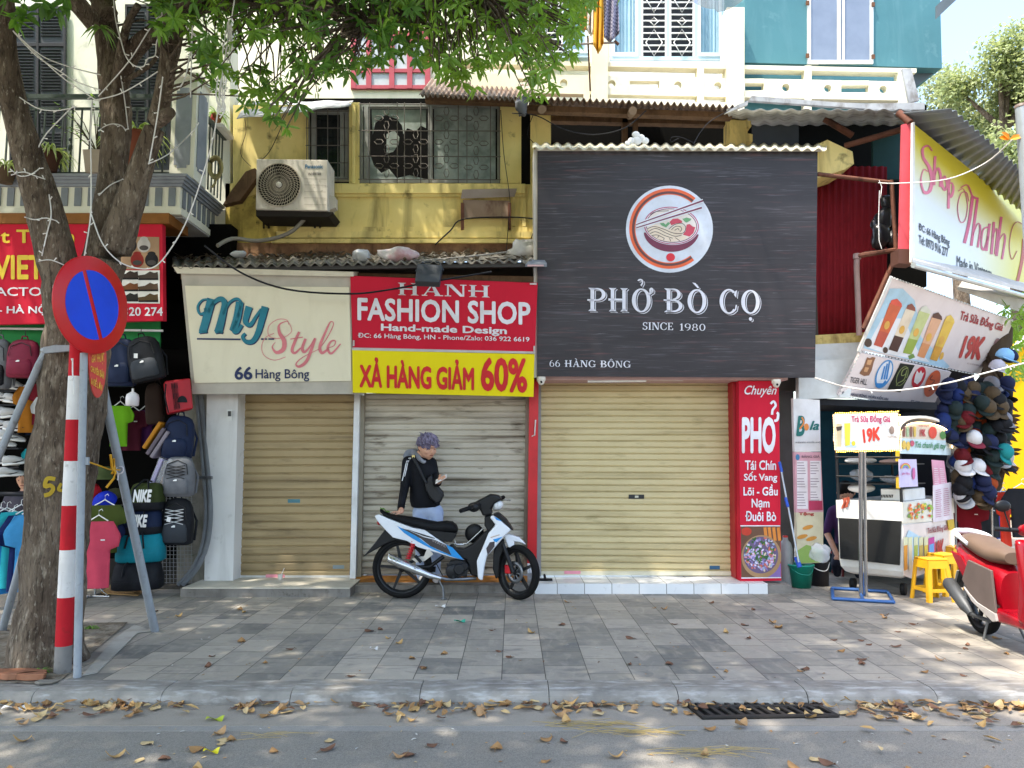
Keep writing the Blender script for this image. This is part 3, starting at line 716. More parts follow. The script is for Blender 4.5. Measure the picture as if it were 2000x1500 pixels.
b = MB().use(GTRIM); b.pp([(1048, 1125), (1057, 1125), (1057, 742), (1052, 742)], 9.08, .12); b.pp([(1430, 1130), (1440, 1130), (1436, 742), (1425, 742)], 9.08, .12); b.build('guide_rail', g3)
b = MB().use(M('d8d0b4', .5)); b.pb(1057, 1116, 1430, 1124, 9.105, .02); b.build('bottom_rail', g3)
b = MB().use(M('1d2024', .4)); b.pb(1228, 966, 1258, 974, 9.12, .012); b.use(M('c8c4b0', .4)); b.pb(1240, 968, 1247, 972, 9.107, .004); b.use(M('2c5a7c', .4)); b.pb(1386, 1105, 1406, 1112, 9.12, .01); b.build('lock_plate', g3)
b = MB().use(M('e796a2', .6)); b.pb(1102, 1115, 1134, 1121, 9.10, .003); b.build('pink_sticker', g3)
b = MB().use(M('c9a7a4', .6)); b.box((P(1050, 740, 8.7).x, 8.72, P(1240, 745, 8.9).z), (P(1540, 740, 8.7).x, 9.5, P(1240, 737, 8.9).z)); b.build('soffit', g3)
def tilem():
    m = Mt('white_step_tile', 'e4e4e2', .3); br = node(m.t, 'TexBrick'); m.link(m.co, br.inputs[0]); br.offset = 0
    br.inputs['Color1'].default_value = (*lin('e6e6e4'), 1); br.inputs['Color2'].default_value = (*lin('d6d7d6'), 1); br.inputs['Mortar'].default_value = (*lin('7d7a74'), 1)
    br.inputs['Scale'].default_value = 1; br.inputs['Brick Width'].default_value = .30; br.inputs['Row Height'].default_value = 5; br.inputs['Mortar Size'].default_value = .004
    m.c = br.outputs[0]; m.var('8a8478', 6, .58, .75, k=.6); return m.done()
p0, p1 = G(1044, 1160), G(1496, 1158)
b = MB().use(tilem()); b.box((p0.x + .004, p0.y, 0), (p1.x, 9.6, ZS + .01)); b.use(CONC); q = G(1548, 1160); b.box((p1.x, p0.y + .02, 0), (q.x, 9.4, ZS - .01)); b.build('step', g3)
# back wall filling between the shutters and the awning, and the masonry behind all shutters
bk = thing('shop_row_wall', 'dark lintel wall above the three closed shutters', 'wall', P(740, 700, 9.4))
b = MB().use(M('4a4640', .9)); b.box((P(400, 600, 9.4).x, 9.3, 2.30), (P(1590, 600, 9.4).x, 9.45, P(700, 512, 9.3).z)); b.build('lintel', bk)
# awning roof over the two left shops
aw = thing('corrugated_awning', 'long corrugated asbestos awning roof littered with leaves over the two left shops', 'awning', P(700, 515, 8.5))
sheet('roof_sheet', aw, ASB, P(336, 521, 8.25), P(1052, 511, 8.25), P(1052, 492, 9.38), P(336, 500, 9.38), 34, .02)
b = MB().use(M('4b4a49', .6)); b.pp([(340, 530), (1066, 520), (1066, 513), (340, 523)], 8.29, .04); b.build('fascia', aw)
b = MB().use(WOOD); b.pp([(690, 545), (1050, 552), (1050, 540), (690, 533)], 8.5, .04); b.pp([(352, 545), (690, 545), (690, 534), (352, 534)], 8.5, .04); b.build('timber', aw)
m = Mt('dry_litter', '6e6250', .95); m.var('8f8471', 14, .4, .6).var('4a3c44', 9, .5, .7, off=(1, 2, 3)); LIT = m.done()
b = MB().use(LIT)
for i in range(420):
    u = rnd.random(); v = rnd.random() ** .8; p = (P(345, 520, 8.27) * (1 - u) + P(1045, 511, 8.27) * u) * (1 - v) + (P(345, 500, 9.3) * (1 - u) + P(1045, 493, 9.3) * u) * v
    s_ = rnd.uniform(.03, .07); a = rnd.uniform(0, 6.28); d = Vector((math.cos(a), math.sin(a), rnd.uniform(-.1, .5))) * s_; e = Vector((-math.sin(a), math.cos(a), rnd.uniform(0, .5))) * s_ * .4
    p.z += .03; b.add([p - d, p + e, p + d, p - e + Vector((0, 0, .01))], [(0, 1, 2, 3)])
o = b.build('leaf_litter', aw, fix=False); o['kind'] = 'stuff'
# ================================================================== SIGNS
CRM = wallmat('cream_sign_face', 'e9e2c8', 'e2d9bc', 'a89c7c', .25, .5, .6, .03); CRF = M('bdb7aa', .6, v='a49e92')
TLc, DNV, PKc = M('1f7f94', .5), M('27365f', .5), M('dd8088', .5)
s1 = thing('shop_sign', 'cream sign board reading My Style in teal and pink script', 'sign', P(520, 750, 8.7))
PA = Pl((352, 530, 8.32), (688, 536, 8.32), (375, 770, 8.66))
b = MB().use(CRF); b.pp([(375, 770), (689, 770), (686, 537), (353, 531)], PA, .28); b.build('frame', s1, bevel=.006)
b = MB().use(M('d9d1bc', .6)); b.pp([(346, 534), (690, 540), (690, 531), (338, 521)], PA, .3, .05); b.build('top_trim', s1)
b = MB().use(CRM); b.pp([(380, 748), (686, 744), (682, 561), (361, 558)], PA, .02, .02); fc = b.build('face', s1)
def zs(z): return [(330 + x / 2.1425, 470 + y / 2.1425) for x, y in z]
b = MB()
for off, col, dx in ((.024, DNV, (4, 4)), (.028, TLc, (0, 0))):
    b.use(col); J = lambda pts, w_, k=0: b.ribbon(crv([(x + dx[0], y + dx[1]) for x, y in zs(pts)], 6), w_, PA, off)
    def jj(pts, w0, w1=None):
        c = crv([(x + dx[0] * .45, y + dx[1] * .45) for x, y in zs(pts)], 6); n = len(c)
        b.ribbon(c, [w0 + ((w1 if w1 is not None else w0) - w0) * i / (n - 1) for i in range(n)], PA, off); return
    jj([(178, 243), (168, 280), (155, 330), (140, 382)], 17, 15); jj([(125, 384), (160, 380)], 4)
    jj([(172, 245), (140, 248), (120, 275), (128, 305), (150, 300), (152, 282)], 3, 6)
    jj([(160, 310), (185, 262), (215, 243), (232, 262), (222, 320), (205, 384)], 5, 16); jj([(193, 384), (225, 380)], 4)
    jj([(225, 310), (250, 262), (282, 243), (300, 262), (288, 320), (268, 375), (285, 382), (305, 352)], 5, 6); jj([(296, 256), (285, 320), (268, 378)], 15, 15)
    jj([(335, 276), (325, 310), (320, 340), (340, 352), (362, 320), (385, 285)], 14, 4); jj([(402, 276), (388, 330), (372, 385), (350, 420), (322, 422), (308, 402), (320, 388)], 14, 5)
b.use(DNV); b.ribbon(zs([(117, 411), (300, 413)]), 3.2, PA, .03); b.ribbon(zs([(385, 412), (396, 412)]), 3.2, PA, .03); b.ribbon(zs([(402, 412), (410, 412)]), 3, PA, .03); b.ribbon(zs([(416, 412), (440, 412)]), 3, PA, .03)
b.text('66', (458, 716, 493, 742), PA, .026, .03); b.text('Hàng Bông', (499, 721, 604, 745), PA, .026, .012)
b.build('blue_lettering', fc, fix=False)
b = MB().use(PKc)
def kk(pts, *w_):
    c = crv(zs(pts), 7); n = len(c); ws = crv([(q,) for q in w_], max(1, math.ceil(n / max(1, len(w_) - 1)))) if len(w_) > 1 else [(w_[0],)] * n
    b.ribbon(c, [ws[min(i, len(ws) - 1)][0] for i in range(n)], PA, .026)
kk([(505, 350), (492, 338), (462, 352), (462, 385), (482, 420), (478, 455), (450, 468), (432, 445), (445, 425)], 1, 2, 6, 9, 7, 2, 1)
kk([(502, 352), (492, 332), (455, 330), (418, 358), (420, 400), (470, 408), (512, 382), (506, 350)], 1.2)
kk([(440, 388), (405, 405), (388, 440), (398, 480), (440, 500), (488, 487)], 1.2)
kk([(545, 382), (528, 420), (515, 458), (528, 470), (552, 448)], 5, 6, 5, 2); kk([(508, 412), (560, 404)], 2)
kk([(572, 410), (558, 450), (568, 466), (592, 440), (610, 408)], 5, 6, 3, 3); kk([(612, 408), (598, 450), (575, 505), (545, 527), (532, 515), (560, 488), (625, 455)], 5, 6, 6, 3, 1.5, 1.2)
kk([(625, 458), (660, 410), (688, 352), (676, 340), (656, 380), (632, 440), (640, 470), (668, 452)], 1.5, 2, 2, 4, 6, 5, 2)
kk([(662, 450), (690, 440), (696, 420), (678, 422), (664, 450), (680, 472), (718, 432)], 1.5, 2, 3, 5, 4, 1.5)
b.build('pink_lettering', fc, fix=False)
# red fashion sign + yellow sale banner
s2 = thing('shop_sign', 'red sign board reading Hanh Fashion Shop in white letters', 'sign', P(866, 680, 8.7))
PB = Pl((684, 540, 8.30), (1049, 553, 8.30), (690, 680, 8.52))
RSG = wallmat('red_sign_vinyl', 'c9243a', 'c01f34', '8e1426', .25, .4, .6, .02); WLT = M('e6e4ea', .5)
b = MB().use(RSG); b.pp([(689, 680), (1045, 688), (1050, 553), (684, 539)], PB, .1); f2 = b.build('face', s2)
b = MB().use(WLT); serif(b, 'HANH', [(776, 552), (959, 558), (959, 581), (776, 576)], PB, .008)
b.text('FASHION SHOP', [(698, 581), (1036, 590), (1036, 635), (698, 626)], PB, .008, .028, 0, 1.02)
b.text('Hand-made Design', [(744, 632), (990, 639), (990, 657), (744, 650)], PB, .008, .03)
b.text('ĐC: 66 Hàng Bông, HN - Phone/Zalo: 036 922 6619', [(699, 650), (1034, 658), (1034, 670), (699, 662)], PB, .008, .012)
b.build('lettering', f2, fix=False)
b = MB().use(M('c9c6c4', .4, .3)); b.pp([(687, 684), (1045, 691), (1045, 687), (687, 679)], PB, .03, .02); b.pb(1035, 553, 1048, 556, PB, .02, .02); b.pb(689, 665, 692, 676, PB, .02, .02); b.pb(1042, 676, 1045, 687, PB, .02, .02); b.build('clip_rail', s2)
s3 = thing('sale_banner', 'yellow sale banner with red letters announcing sixty percent off', 'banner', P(866, 770, 8.7))
PC = Pl((688, 683, 8.5), (1044, 691, 8.5), (690, 768, 8.62))
YSG = wallmat('yellow_banner_vinyl', 'ead81c', 'e0cc14', 'b8a410', .2, .4, .6, .02); RLT = M('cf2027', .5)
b = MB().use(YSG); b.pp([(689, 767), (1042, 775), (1044, 692), (688, 684)], PC, .03); f3 = b.build('face', s3)
b = MB().use(RLT); b.text('XẢ HÀNG GIẢM', [(702, 697), (926, 703), (926, 763), (702, 757)], PC, .006, .04, 0, 1.0); b.text('60%', [(939, 697), (1030, 700), (1030, 768), (939, 764)], PC, .006, .035)
b.build('lettering', f3, fix=False)
# big dark noodle sign
m = Mt('dark_plank_print', '272429', .45, 0, .4)
def plank(m):
    sep = node(m.t, 'SeparateXYZ'); m.link(m.co, sep.inputs[0]); z = sep.outputs[2]
    w_ = node(m.t, 'Math', operation='MULTIPLY'); m.link(z, w_.inputs[0]); w_.inputs[1].default_value = 2.3
    fl = node(m.t, 'Math', operation='FRACT'); m.link(w_.outputs[0], fl.inputs[0])
    m.var('3e3b3f', 1.2, .4, .65, (.5, 1, 2.5), k=.6).var('5b575f', 6, .56, .72, (.35, 1, 9), 8, (3, 0, 0), .75).var('6b4345', 5, .58, .74, (.3, 1, 7), 8, (9, 4, 2), .7).var('8f8b92', 9, .66, .74, (.22, 1, 12), 8, (5, 4, 8), .8)
    m.mix(m.ramp(fl.outputs[0], .06, .0), '262428'); return m.done()
PLK = plank(m)
s4 = thing('noodle_sign', 'huge dark plank printed sign reading Phở Bò Cọ with round noodle bowl logo', 'sign', P(1320, 737, 8.6))
PD = Pl((1050, 288, 8.30), (1597, 288, 8.30), (1048, 736, 8.60))
b = MB().use(PLK); b.pp([(1049, 735), (1592, 738), (1597, 292), (1050, 288)], PD, .16); f4 = b.build('face', s4)
b = MB().use(M('c8c4ba', .6)); b.pp([(1043, 738), (1049, 737), (1050, 290), (1042, 292)], PD, .4, -.02); b.build('side_cloth', s4)
o = sheet('top_sheet', s4, M('d8d0b4', .6), P(1040, 290, 8.22), P(1614, 292, 8.22), P(1614, 282, 9.2), P(1040, 280, 9.2), 27, .018)
b = MB().use(M('d6d2c4', .5)); b.pp([(1050, 294), (1604, 295), (1612, 288), (1045, 288)], PD, .03, .02); b.build('top_trim', s4)
LW = M('dfe0ea', .5)
cx, cy, rad = 1307.5, 447.5, 85
b = MB().use(M('d8e0ec', .5)); b.flat(ell(cx, cy, 85, 85, 64), PD, .003)
def arc(r0, r1, col, off):
    b.use(col)
    for i in range(60):
        a0, a1 = 49.5 + 258.5 * i / 60, 49.5 + 258.5 * (i + 1) / 60
        b.flat([(cx + r_ * math.cos(R(a)), cy - 1 - r_ * math.sin(R(a))) for r_, a in ((r0, a0), (r0, a1), (r1, a1), (r1, a0))], PD, off)
arc(78.5, 66.5, M('ef6a3c', .5), .005); arc(73, 68.3, M('6a4442', .5), .006)
b.use(M('e2303f', .5)); b.flat(ell(1309.8, 502.5, 8.6, 8.2, 24), PD, .006)
def Z8(pts): return [(1210 + x / 7.895, 350 + y / 7.895) for x, y in pts]
MAR = M('7a3550', .5); CRN = M('ecdcc6', .5); DKL = M('3c2c30', .5)
b.use(MAR); b.flat(Z8([(378, 820)] + [(800 + 430 * math.cos(R(a)), 790 - 330 * math.sin(R(a))) for a in range(188, 353, 5)] + [(1215, 850)]), PD, .005)
for i, (rx, ry, col) in enumerate(((432, 298, M('d8e0ec', .5)), (424, 290, M('b5486a', .5)), (408, 276, M('e8e8f0', .5)), (396, 264, M('7a3550', .5)), (384, 252, M('e8e0d8', .5)))):
    b.use(col); e = ell(800, 715, rx, ry, 48, tilt=4); b.flat(Z8(e), PD, .006 + i * .0008)
b.use(CRN); b.flat(Z8([(420, 760), (560, 700), (760, 780), (900, 690), (1010, 740), (960, 860), (1050, 890), (1000, 930), (800, 965), (600, 930), (470, 850)]), PD, .0105)
b.use(M('c94a5e', .5)); b.flat(Z8([(770, 660), (820, 612), (900, 605), (960, 640), (970, 670), (880, 680), (800, 710)]), PD, .011); b.flat(Z8([(1035, 700), (1080, 690), (1130, 730), (1170, 740), (1140, 830), (1080, 885), (975, 855), (1020, 800)]), PD, .011)
b.use(M('6fa878', .5)); b.flat(Z8([(620, 680), (680, 672), (710, 700), (750, 660), (785, 680), (740, 720), (720, 745), (650, 715)]), PD, .0115); b.flat(Z8([(970, 610), (1010, 600), (1030, 590), (1110, 610), (1090, 640), (1030, 670), (1000, 650)]), PD, .0115)
b.use(DKL)
for pts in ([(420, 770), (530, 730), (680, 770), (830, 830), (980, 830), (1020, 740), (960, 680), (850, 700), (760, 770)], [(440, 810), (560, 760), (720, 830), (860, 880), (960, 860)], [(470, 840), (560, 810), (700, 870), (820, 910)], [(500, 870), (580, 860), (690, 910)], [(800, 780), (860, 730), (930, 730), (960, 770), (930, 810)], [(850, 790), (900, 760), (920, 790)], [(585, 900), (610, 870)], [(680, 940), (690, 905)], [(790, 955), (770, 910)], [(930, 950), (860, 900)], [(475, 545), (560, 500), (760, 487)]):
    b.ribbon(crv(Z8(pts), 5), 1.1, PD, .0125)
for (p_, q_) in (((258, 700), (1290, 330)), ((258, 750), (1270, 438))):
    (x0, y0), (x1, y1) = Z8([p_, q_]); b.use(M('e8ecf2', .5)); b.ribbon([(x0, y0), (x1, y1)], 6.5, PD, .0135); b.use(MAR); b.ribbon([(x0, y0), (x1, y1)], [2, 3.4], PD, .0145)
b.build('logo', f4, fix=False)
b = MB()
def Z7(x, y): return (1140 + x / 5.5556, 540 + y / 5.5556)
for dx, dy, off, mt in ((3.0, 2.6, .004, LW), (1.7, 1.5, .007, PLK), (0, 0, .010, LW)):
    b.use(mt)
    for g, x0, x1, y0, y1 in (('P', 40, 248, 122, 374), ('H', 268, 490, 124, 378), ('Ở', 516, 735, 132, 384), ('B', 868, 1082, 128, 386), ('Ò', 1120, 1338, 140, 392), ('C', 1468, 1668, 138, 400), ('Ọ', 1702, 1918, 148, 400)):
        serif(b, g, [Z7(x0, y0), Z7(x1, y0 + 4), Z7(x1, y1 + 2), Z7(x0, y1)], PD, off, dx, dy)
b.use(LW); serif(b, 'SINCE', [Z7(637, 497), Z7(975, 502), Z7(975, 582), Z7(637, 576)], PD, .008, gap=.05); serif(b, '1980', [Z7(1040, 510), Z7(1325, 515), Z7(1325, 590), Z7(1040, 586)], PD, .008)
serif(b, '66 HÀNG BÔNG', [(1073, 703), (1232, 705), (1232, 718), (1073, 716)], PD, .008)
b.build('lettering', f4, fix=False)
# red vertical noodle panel
s5 = thing('noodle_panel_sign', 'tall red panel sign listing Phở dishes with a noodle bowl picture', 'sign', P(1480, 1133, 8.9))
PE = Pl((1443, 746, 8.78), (1522, 746, 8.78), (1446, 1135, 8.78))
b = MB().use(RSG); b.pp([(1446, 1136), (1526, 1134), (1521, 744), (1443, 744)], PE, .12); b.use(M('b01c26', .5)); b.pp([(1437, 1130), (1447, 1136), (1444, 744), (1431, 744)], FP(8.92), .25); f5 = b.build('board', s5)
b = MB().use(WLT); b.text('Chuyên', (1454, 753, 1517, 776), PE, .006, .012, .35); b.text('PHO', (1449, 814, 1515, 886), PE, .006, .04); b.ribbon(crv([(1505, 789), (1511, 784), (1515, 792), (1509, 801), (1508, 810)], 5), 4.5, PE, .0085); b.ribbon(crv([(1512, 822), (1518, 820), (1520, 809), (1517, 806)], 5), 5, PE, .0085)
for t, q in (('Tái Chín', (1455, 899, 1516, 918)), ('Sốt Vang', (1453, 921, 1518, 943)), ('Lõi - Gầu', (1452, 946, 1519, 968)), ('Nạm', (1468, 974, 1503, 996)), ('Đuôi Bò', (1456, 998, 1516, 1018))): b.text(t, q, PE, .006, .022)
b.ribbon([(1446, 1027), (1524, 1027)], 2, PE, .006); b.ribbon([(1448, 1129), (1526, 1128)], 2, PE, .006); b.build('lettering', f5, fix=False)
b = MB().use(M('6b4a36', .5)); b.flat([(1447, 1028), (1524, 1028), (1525, 1127), (1448, 1128)], PE, .003)
b.use(M('8a70b0', .5)); b.flat([(1500, 1127), (1525, 1100), (1525, 1127)], PE, .0045)
b.use(M('d98536', .5))
for x in (1494, 1502, 1511, 1520): b.ribbon([(x, 1030), (x + 3, 1056)], 6, PE, .005)
b.use(M('c33a25', .5)); b.flat(ell(1458, 1038, 10, 8), PE, .005)
b.use(M('a9865f', .5)); b.flat(ell(1487, 1087, 39, 42), PE, .0055); b.use(M('6a5a78', .5)); b.flat(ell(1486, 1084, 34, 36), PE, .0065)
r2 = random.Random(3)
cols = [M(c, .5) for c in ('b9a9d6', 'd8d2ea', '8f7fb8', '4d7a3c', '35602c', 'c96a5a', 'e0c9b0', '9fb0c9', 'd98fa0')]
for i in range(230):
    a = r2.uniform(0, 6.28); r_ = 32 * r2.random() ** .55; x, y = 1486 + r_ * math.cos(a), 1082 + r_ * math.sin(a)
    b.use(cols[3 + r2.randrange(2)] if r_ < 12 and r2.random() < .6 else r2.choice(cols)); b.flat(ell(x, y, r2.uniform(2, 5), r2.uniform(1, 2.4), 8, tilt=r2.uniform(0, 180)), PE, .007 + i * .00002)
b.build('bowl_picture', f5, fix=False)
# left red shop sign
s6 = thing('shop_sign', 'red sign board with yellow Vietnam lettering and shoe pictures behind the trunk', 'sign', P(110, 630, 8.3))
PF = Pl((-90, 437, 8.28), (318, 437, 8.28), (318, 628, 8.34))
b = MB().use(RSG); b.pp([(-260, 640), (319, 626), (317, 438), (-260, 438)], PF, .08); f6 = b.build('board', s6)
b = MB().use(M('e8c62a', .5)); b.text('Đạt Thịnh', (-62, 446, 145, 482), PF, .006, .02); b.text('VIETNAM', (-12, 498, 192, 546), PF, .006, .03)
b.use(WLT); b.text('FACTORY', (-22, 561, 122, 578), PF, .006, .012); b.text('HOÀN KIẾM - HÀ NỘI', (-150, 590, 98, 616), PF, .006, .022); b.text('0982 320 274', (185, 600, 318, 617), PF, .006, .02)
b.build('lettering', f6, fix=False)
b = MB().use(M('a8896c', .6)); b.flat([(236, 462), (311, 463), (311, 526), (236, 526)], PF, .004); b.use(M('e9e7e2', .6)); b.flat([(236, 528), (312, 528), (312, 593), (236, 592)], PF, .004)
for x, y, c in ((254, 476, '2e2a2a'), (281, 476, 'b9b4b0'), (268, 505, '8e2a24'), (296, 505, '1e1d20')):
    b.use(M(c, .6)); b.flat(ell(x, y + 3, 13, 14, 20), PF, .006); b.flat(ell(x, y - 9, 8, 5, 16), PF, .0065); b.use(M('4a4646', .6)); b.flat(ell(x, y + 8, 9, 5, 16), PF, .007)
for i, (x, y) in enumerate(((250, 538), (289, 539), (250, 561), (289, 561), (250, 581), (289, 582))):
    b.use(M(('3a2e28', '4a4038', '7a4a2a', '5a4634', '2a2825', '5d4a30')[i], .6)); b.flat([(x - 18, y + 6), (x - 20, y - 1), (x - 6, y - 3), (x + 4, y - 9), (x + 12, y - 6), (x + 19, y - 8), (x + 20, y + 5)], PF, .006)
    b.use(M('1d1a18', .6)); b.flat([(x - 18, y + 8), (x - 20, y + 5), (x + 20, y + 4), (x + 20, y + 8)], PF, .007)
b.build('pictures', f6, fix=False)
# ================================================================== STREET TREE
m = Mt('tree_bark', '7d6f5f', .9, 0, .2); m.var('55493d', 5, .38, .62, (1, 1, .35), 8).var('a69a88', 11, .54, .7, (1.4, 1.4, .5), 8, (3, 0, 0), .8).var('3d3026', 3.4, .55, .72, (1, 1, .5), 8, (8, 2, 0), .8)
m.var('2f261f', 42, .52, .66, (1, 1, .22), 6, (1, 7, 2), .75, .6).var('b5ab9a', 55, .6, .72, (1, 1, .3), 5, (9, 1, 4), .7); m.bump(m.noise(34, (1, 1, .22), 7, dist=.6), 1.0, .05); m.bump(m.noise(110, (1, 1, .4), 4), .5, .006); BARK = m.done()
def leafmat(name, c1, c2, tr, k):
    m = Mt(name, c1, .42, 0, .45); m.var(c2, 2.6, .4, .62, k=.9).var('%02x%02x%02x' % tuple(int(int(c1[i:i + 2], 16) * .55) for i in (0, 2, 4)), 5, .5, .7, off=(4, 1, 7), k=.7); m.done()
    t = m.t; tn = node(t, 'BsdfTranslucent'); tn.inputs[0].default_value = (*lin(tr), 1); mx = node(t, 'MixShader'); mx.inputs[0].default_value = k
    out = t.nodes['Material Output']; t.links.new(m.b.outputs[0], mx.inputs[1]); t.links.new(tn.outputs[0], mx.inputs[2]); t.links.new(mx.outputs[0], out.inputs[0])
    return m.m
LEAF = leafmat('tree_leaf', '668f36', '86aa48', 'a2c83c', .46); LEAFSH = leafmat('tree_leaf_shaded', '46702e', '5c8636', '7cab30', .40)  # bright and dark copies: sunlit and shaded foliage put into leaf colour
tree = thing('street_tree', 'forked street tree with rough brown trunk standing in the pavement pit', 'tree', G(95, 1290))
TB = {}
def limb(b, pts, Y, wob=.10, n=16):
    c = crv([(x, y, r, Yy) for (x, y, r), Yy in zip(pts, Y)], 6)
    ps = [P(x, y, Yy) for x, y, r, Yy in c]; rs = [r * mpp(Yy) * (.86 if y < 560 else 1) for x, y, r, Yy in c]
    b.tube(ps, rs, n, True, wob); return ps
def YY(n, a, b_): return [a + (b_ - a) * i / (n - 1) for i in range(n)]
b = MB().use(BARK)
base = [(91, 1330, 82), (93, 1292, 71), (96, 1230, 64), (101, 1170, 58), (108, 1060, 58), (122, 920, 60), (136, 800, 60), (146, 700, 60), (150, 630, 52)]
limb(b, base, YY(9, 5.82, 5.9), .12, 24)
L1 = [(147, 720, 34), (144, 650, 44), (124, 560, 44), (100, 460, 41), (76, 370, 37), (44, 265, 31), (20, 170, 28), (8, 80, 26), (4, 0, 25), (-10, -120, 22), (-60, -320, 15)]
L2 = [(152, 720, 34), (165, 650, 44), (190, 550, 43), (209, 440, 37), (220, 340, 31), (226, 250, 34), (222, 165, 33), (210, 70, 28), (198, -20, 25), (180, -160, 19), (150, -360, 12)]
L3 = [(180, 620, 28), (222, 490, 37), (252, 400, 33), (282, 310, 26), (306, 240, 22), (322, 160, 19), (336, 80, 22), (350, 0, 22), (380, -110, 19), (450, -260, 14), (600, -420, 9)]
L4 = [(226, 180, 24), (252, 110, 22), (300, 62, 19), (352, 28, 17), (430, 8, 14), (530, 2, 12), (640, 12, 10), (720, 42, 9), (800, 20, 7), (930, -20, 5)]
L5 = [(352, 20, 14), (470, -60, 13), (640, -140, 11), (820, -190, 9), (1000, -210, 6)]
trees_l = [limb(b, L1, YY(11, 5.9, 5.3)), limb(b, L2, YY(11, 5.9, 6.1)), limb(b, L3, YY(11, 5.85, 5.5)), limb(b, L4, YY(10, 6.05, 5.2)), limb(b, L5, YY(5, 5.5, 5.0), .08, 10)]
limb(b, [(304, 236, 20), (322, 226, 17), (334, 219, 13)], YY(3, 5.6, 5.5)); limb(b, [(225, 175, 13), (245, 60, 9), (270, 10, 8)], YY(3, 5.95, 5.7)); limb(b, [(316, 60, 6), (300, 120, 5), (240, 160, 6)], YY(3, 5.8, 5.8), .05, 8)
for i in range(0):  # roots flaring into the soil
    a = i * .72 + .2; c = G(94, 1296); q = Vector((math.cos(a), math.sin(a), 0)); b.tube([c + q * .2 + Vector((0, 0, .22)), c + q * .31 + Vector((0, 0, .08)), c + q * .45 + Vector((0, 0, -.03))], [.10, .085, .04], 8, True, .15)
b.build('trunk', tree); TRUNK = b
PNT = M('c9a83a', .8); 
# painted 54 mark on the trunk
def leaf(b, base, d, up, L, W):
    d = d.normalized(); s_ = d.cross(up)
    if s_.length < 1e-3: s_ = Vector((1, 0, 0))
    s_.normalize(); u = s_.cross(d); cv = -u * L * .12
    B = base; L1_ = B + d * L * .33 + s_ * W * .5 + u * W * .16; L2_ = B + d * L * .72 + s_ * W * .42 + u * W * .12 + cv * .6; T = B + d * L + cv
    R1_ = L1_ - s_ * W; R2_ = L2_ - s_ * W * .84
    b.add([B, L1_, L2_, T, R2_, R1_], [(0, 1, 2, 3), (0, 3, 4, 5)])
def whorl(b, c, L, n=7, droop=.5, r3=rnd):
    ax = Vector((r3.uniform(-.7, .7), r3.uniform(-.7, .7), r3.uniform(-.6, .9))).normalized(); a0 = r3.uniform(0, 6.3); o = ax.orthogonal().normalized(); q = ax.cross(o)
    for i in range(n):
        a = a0 + 6.283 * i / n + r3.uniform(-.25, .25); d = o * math.cos(a) + q * math.sin(a) + ax * r3.uniform(-.1, .6) + Vector((0, 0, -droop * r3.uniform(.2, 1.2)))
        leaf(b, c + ax * r3.uniform(-.02, .02), d, ax + Vector((r3.uniform(-.3, .3), r3.uniform(-.3, .3), .3)), L * r3.uniform(.75, 1.15), L * r3.uniform(.23, .30))
EDGE = [(290, 0), (320, 90), (350, 180), (385, 215), (430, 245), (460, 215), (520, 225), (560, 262), (615, 250), (660, 195), (720, 135), (790, 112), (850, 140), (900, 172), (950, 195), (1000, 180), (1045, 200), (1085, 178), (1120, 120), (1150, 40), (1165, 0)]
def ylow(x):
    for (x0, y0), (x1, y1) in zip(EDGE, EDGE[1:]):
        if x0 <= x <= x1: return y0 + (y1 - y0) * (x - x0) / (x1 - x0)
    return -50
branch_pts = [p for l in trees_l for p in l[len(l) // 3:]]
cb = MB(); tw = MB().use(BARK); n = 0; r3 = random.Random(11); cents = []
while n < 1020:
    x = r3.uniform(300, 1160); e = ylow(x); y = e - (e + 70) * r3.random() ** .85
    if y > e - 6: continue
    g = noise.noise(Vector((x / 95, y / 75, 2.2)))
    if y > 60 and g < -.22 + .12 * (y > 150): continue
    if x < 480 and y > 30 and r3.random() < .25: continue
    Yd = r3.uniform(4.7, 6.4); c = P(x, y, Yd); cents.append(c); n += 1
    cb.use(LEAF if (x > 820 or r3.random() < .3) else LEAFSH); whorl(cb, c, r3.uniform(.075, .122), r3.choice((5, 6, 7, 8)), .75, r3)  # brighter leaves right, darker left: sun and shade by material
for x, y in ((45, 10), (85, 5), (110, 18), (30, 40), (50, 30), (130, -5), (60, -20), (10, -10)):
    cb.use(LEAFSH); whorl(cb, P(x, y, 5.0), .14, 7, .8, r3)
# limbs spreading over the pavement, above the picture
ups = []
for x0, y0, z0, x1, y1, z1 in ((-3.2, 5.6, 4.8, -5.8, 2.2, 7.0), (-3, 5.8, 5.2, -1.2, 2.6, 7.0), (-2.6, 5.6, 4.9, .8, 4.6, 6.9), (-2.8, 5.9, 5.2, -.2, 7.0, 7.6), (-3.2, 5.8, 5.0, -6.0, 6.6, 7.4), (-3, 5.6, 5.2, -2.6, .2, 7.3)):
    a, c = Vector((x0, y0, z0)), Vector((x1, y1, z1)); mid = (a + c) / 2 + Vector((0, 0, .5)); ps = [Vector(q) for q in crv([tuple(a), tuple(mid), tuple(c)], 6)]
    if all(not (0 < (q - O).y) or True for q in ps): tw.tube(ps, [.07 - .05 * i / (len(ps) - 1) for i in range(len(ps))], 8, True, .1); ups += ps
def inview(p):
    d = p - O; dep = d.y * cT + d.z * sT
    if dep < .1: return False
    u = 1000 + F * d.x / dep; v = 750 - F * (d.z * cT - d.y * sT) / dep
    return -60 < u < 2060 and v > -55
n = 0
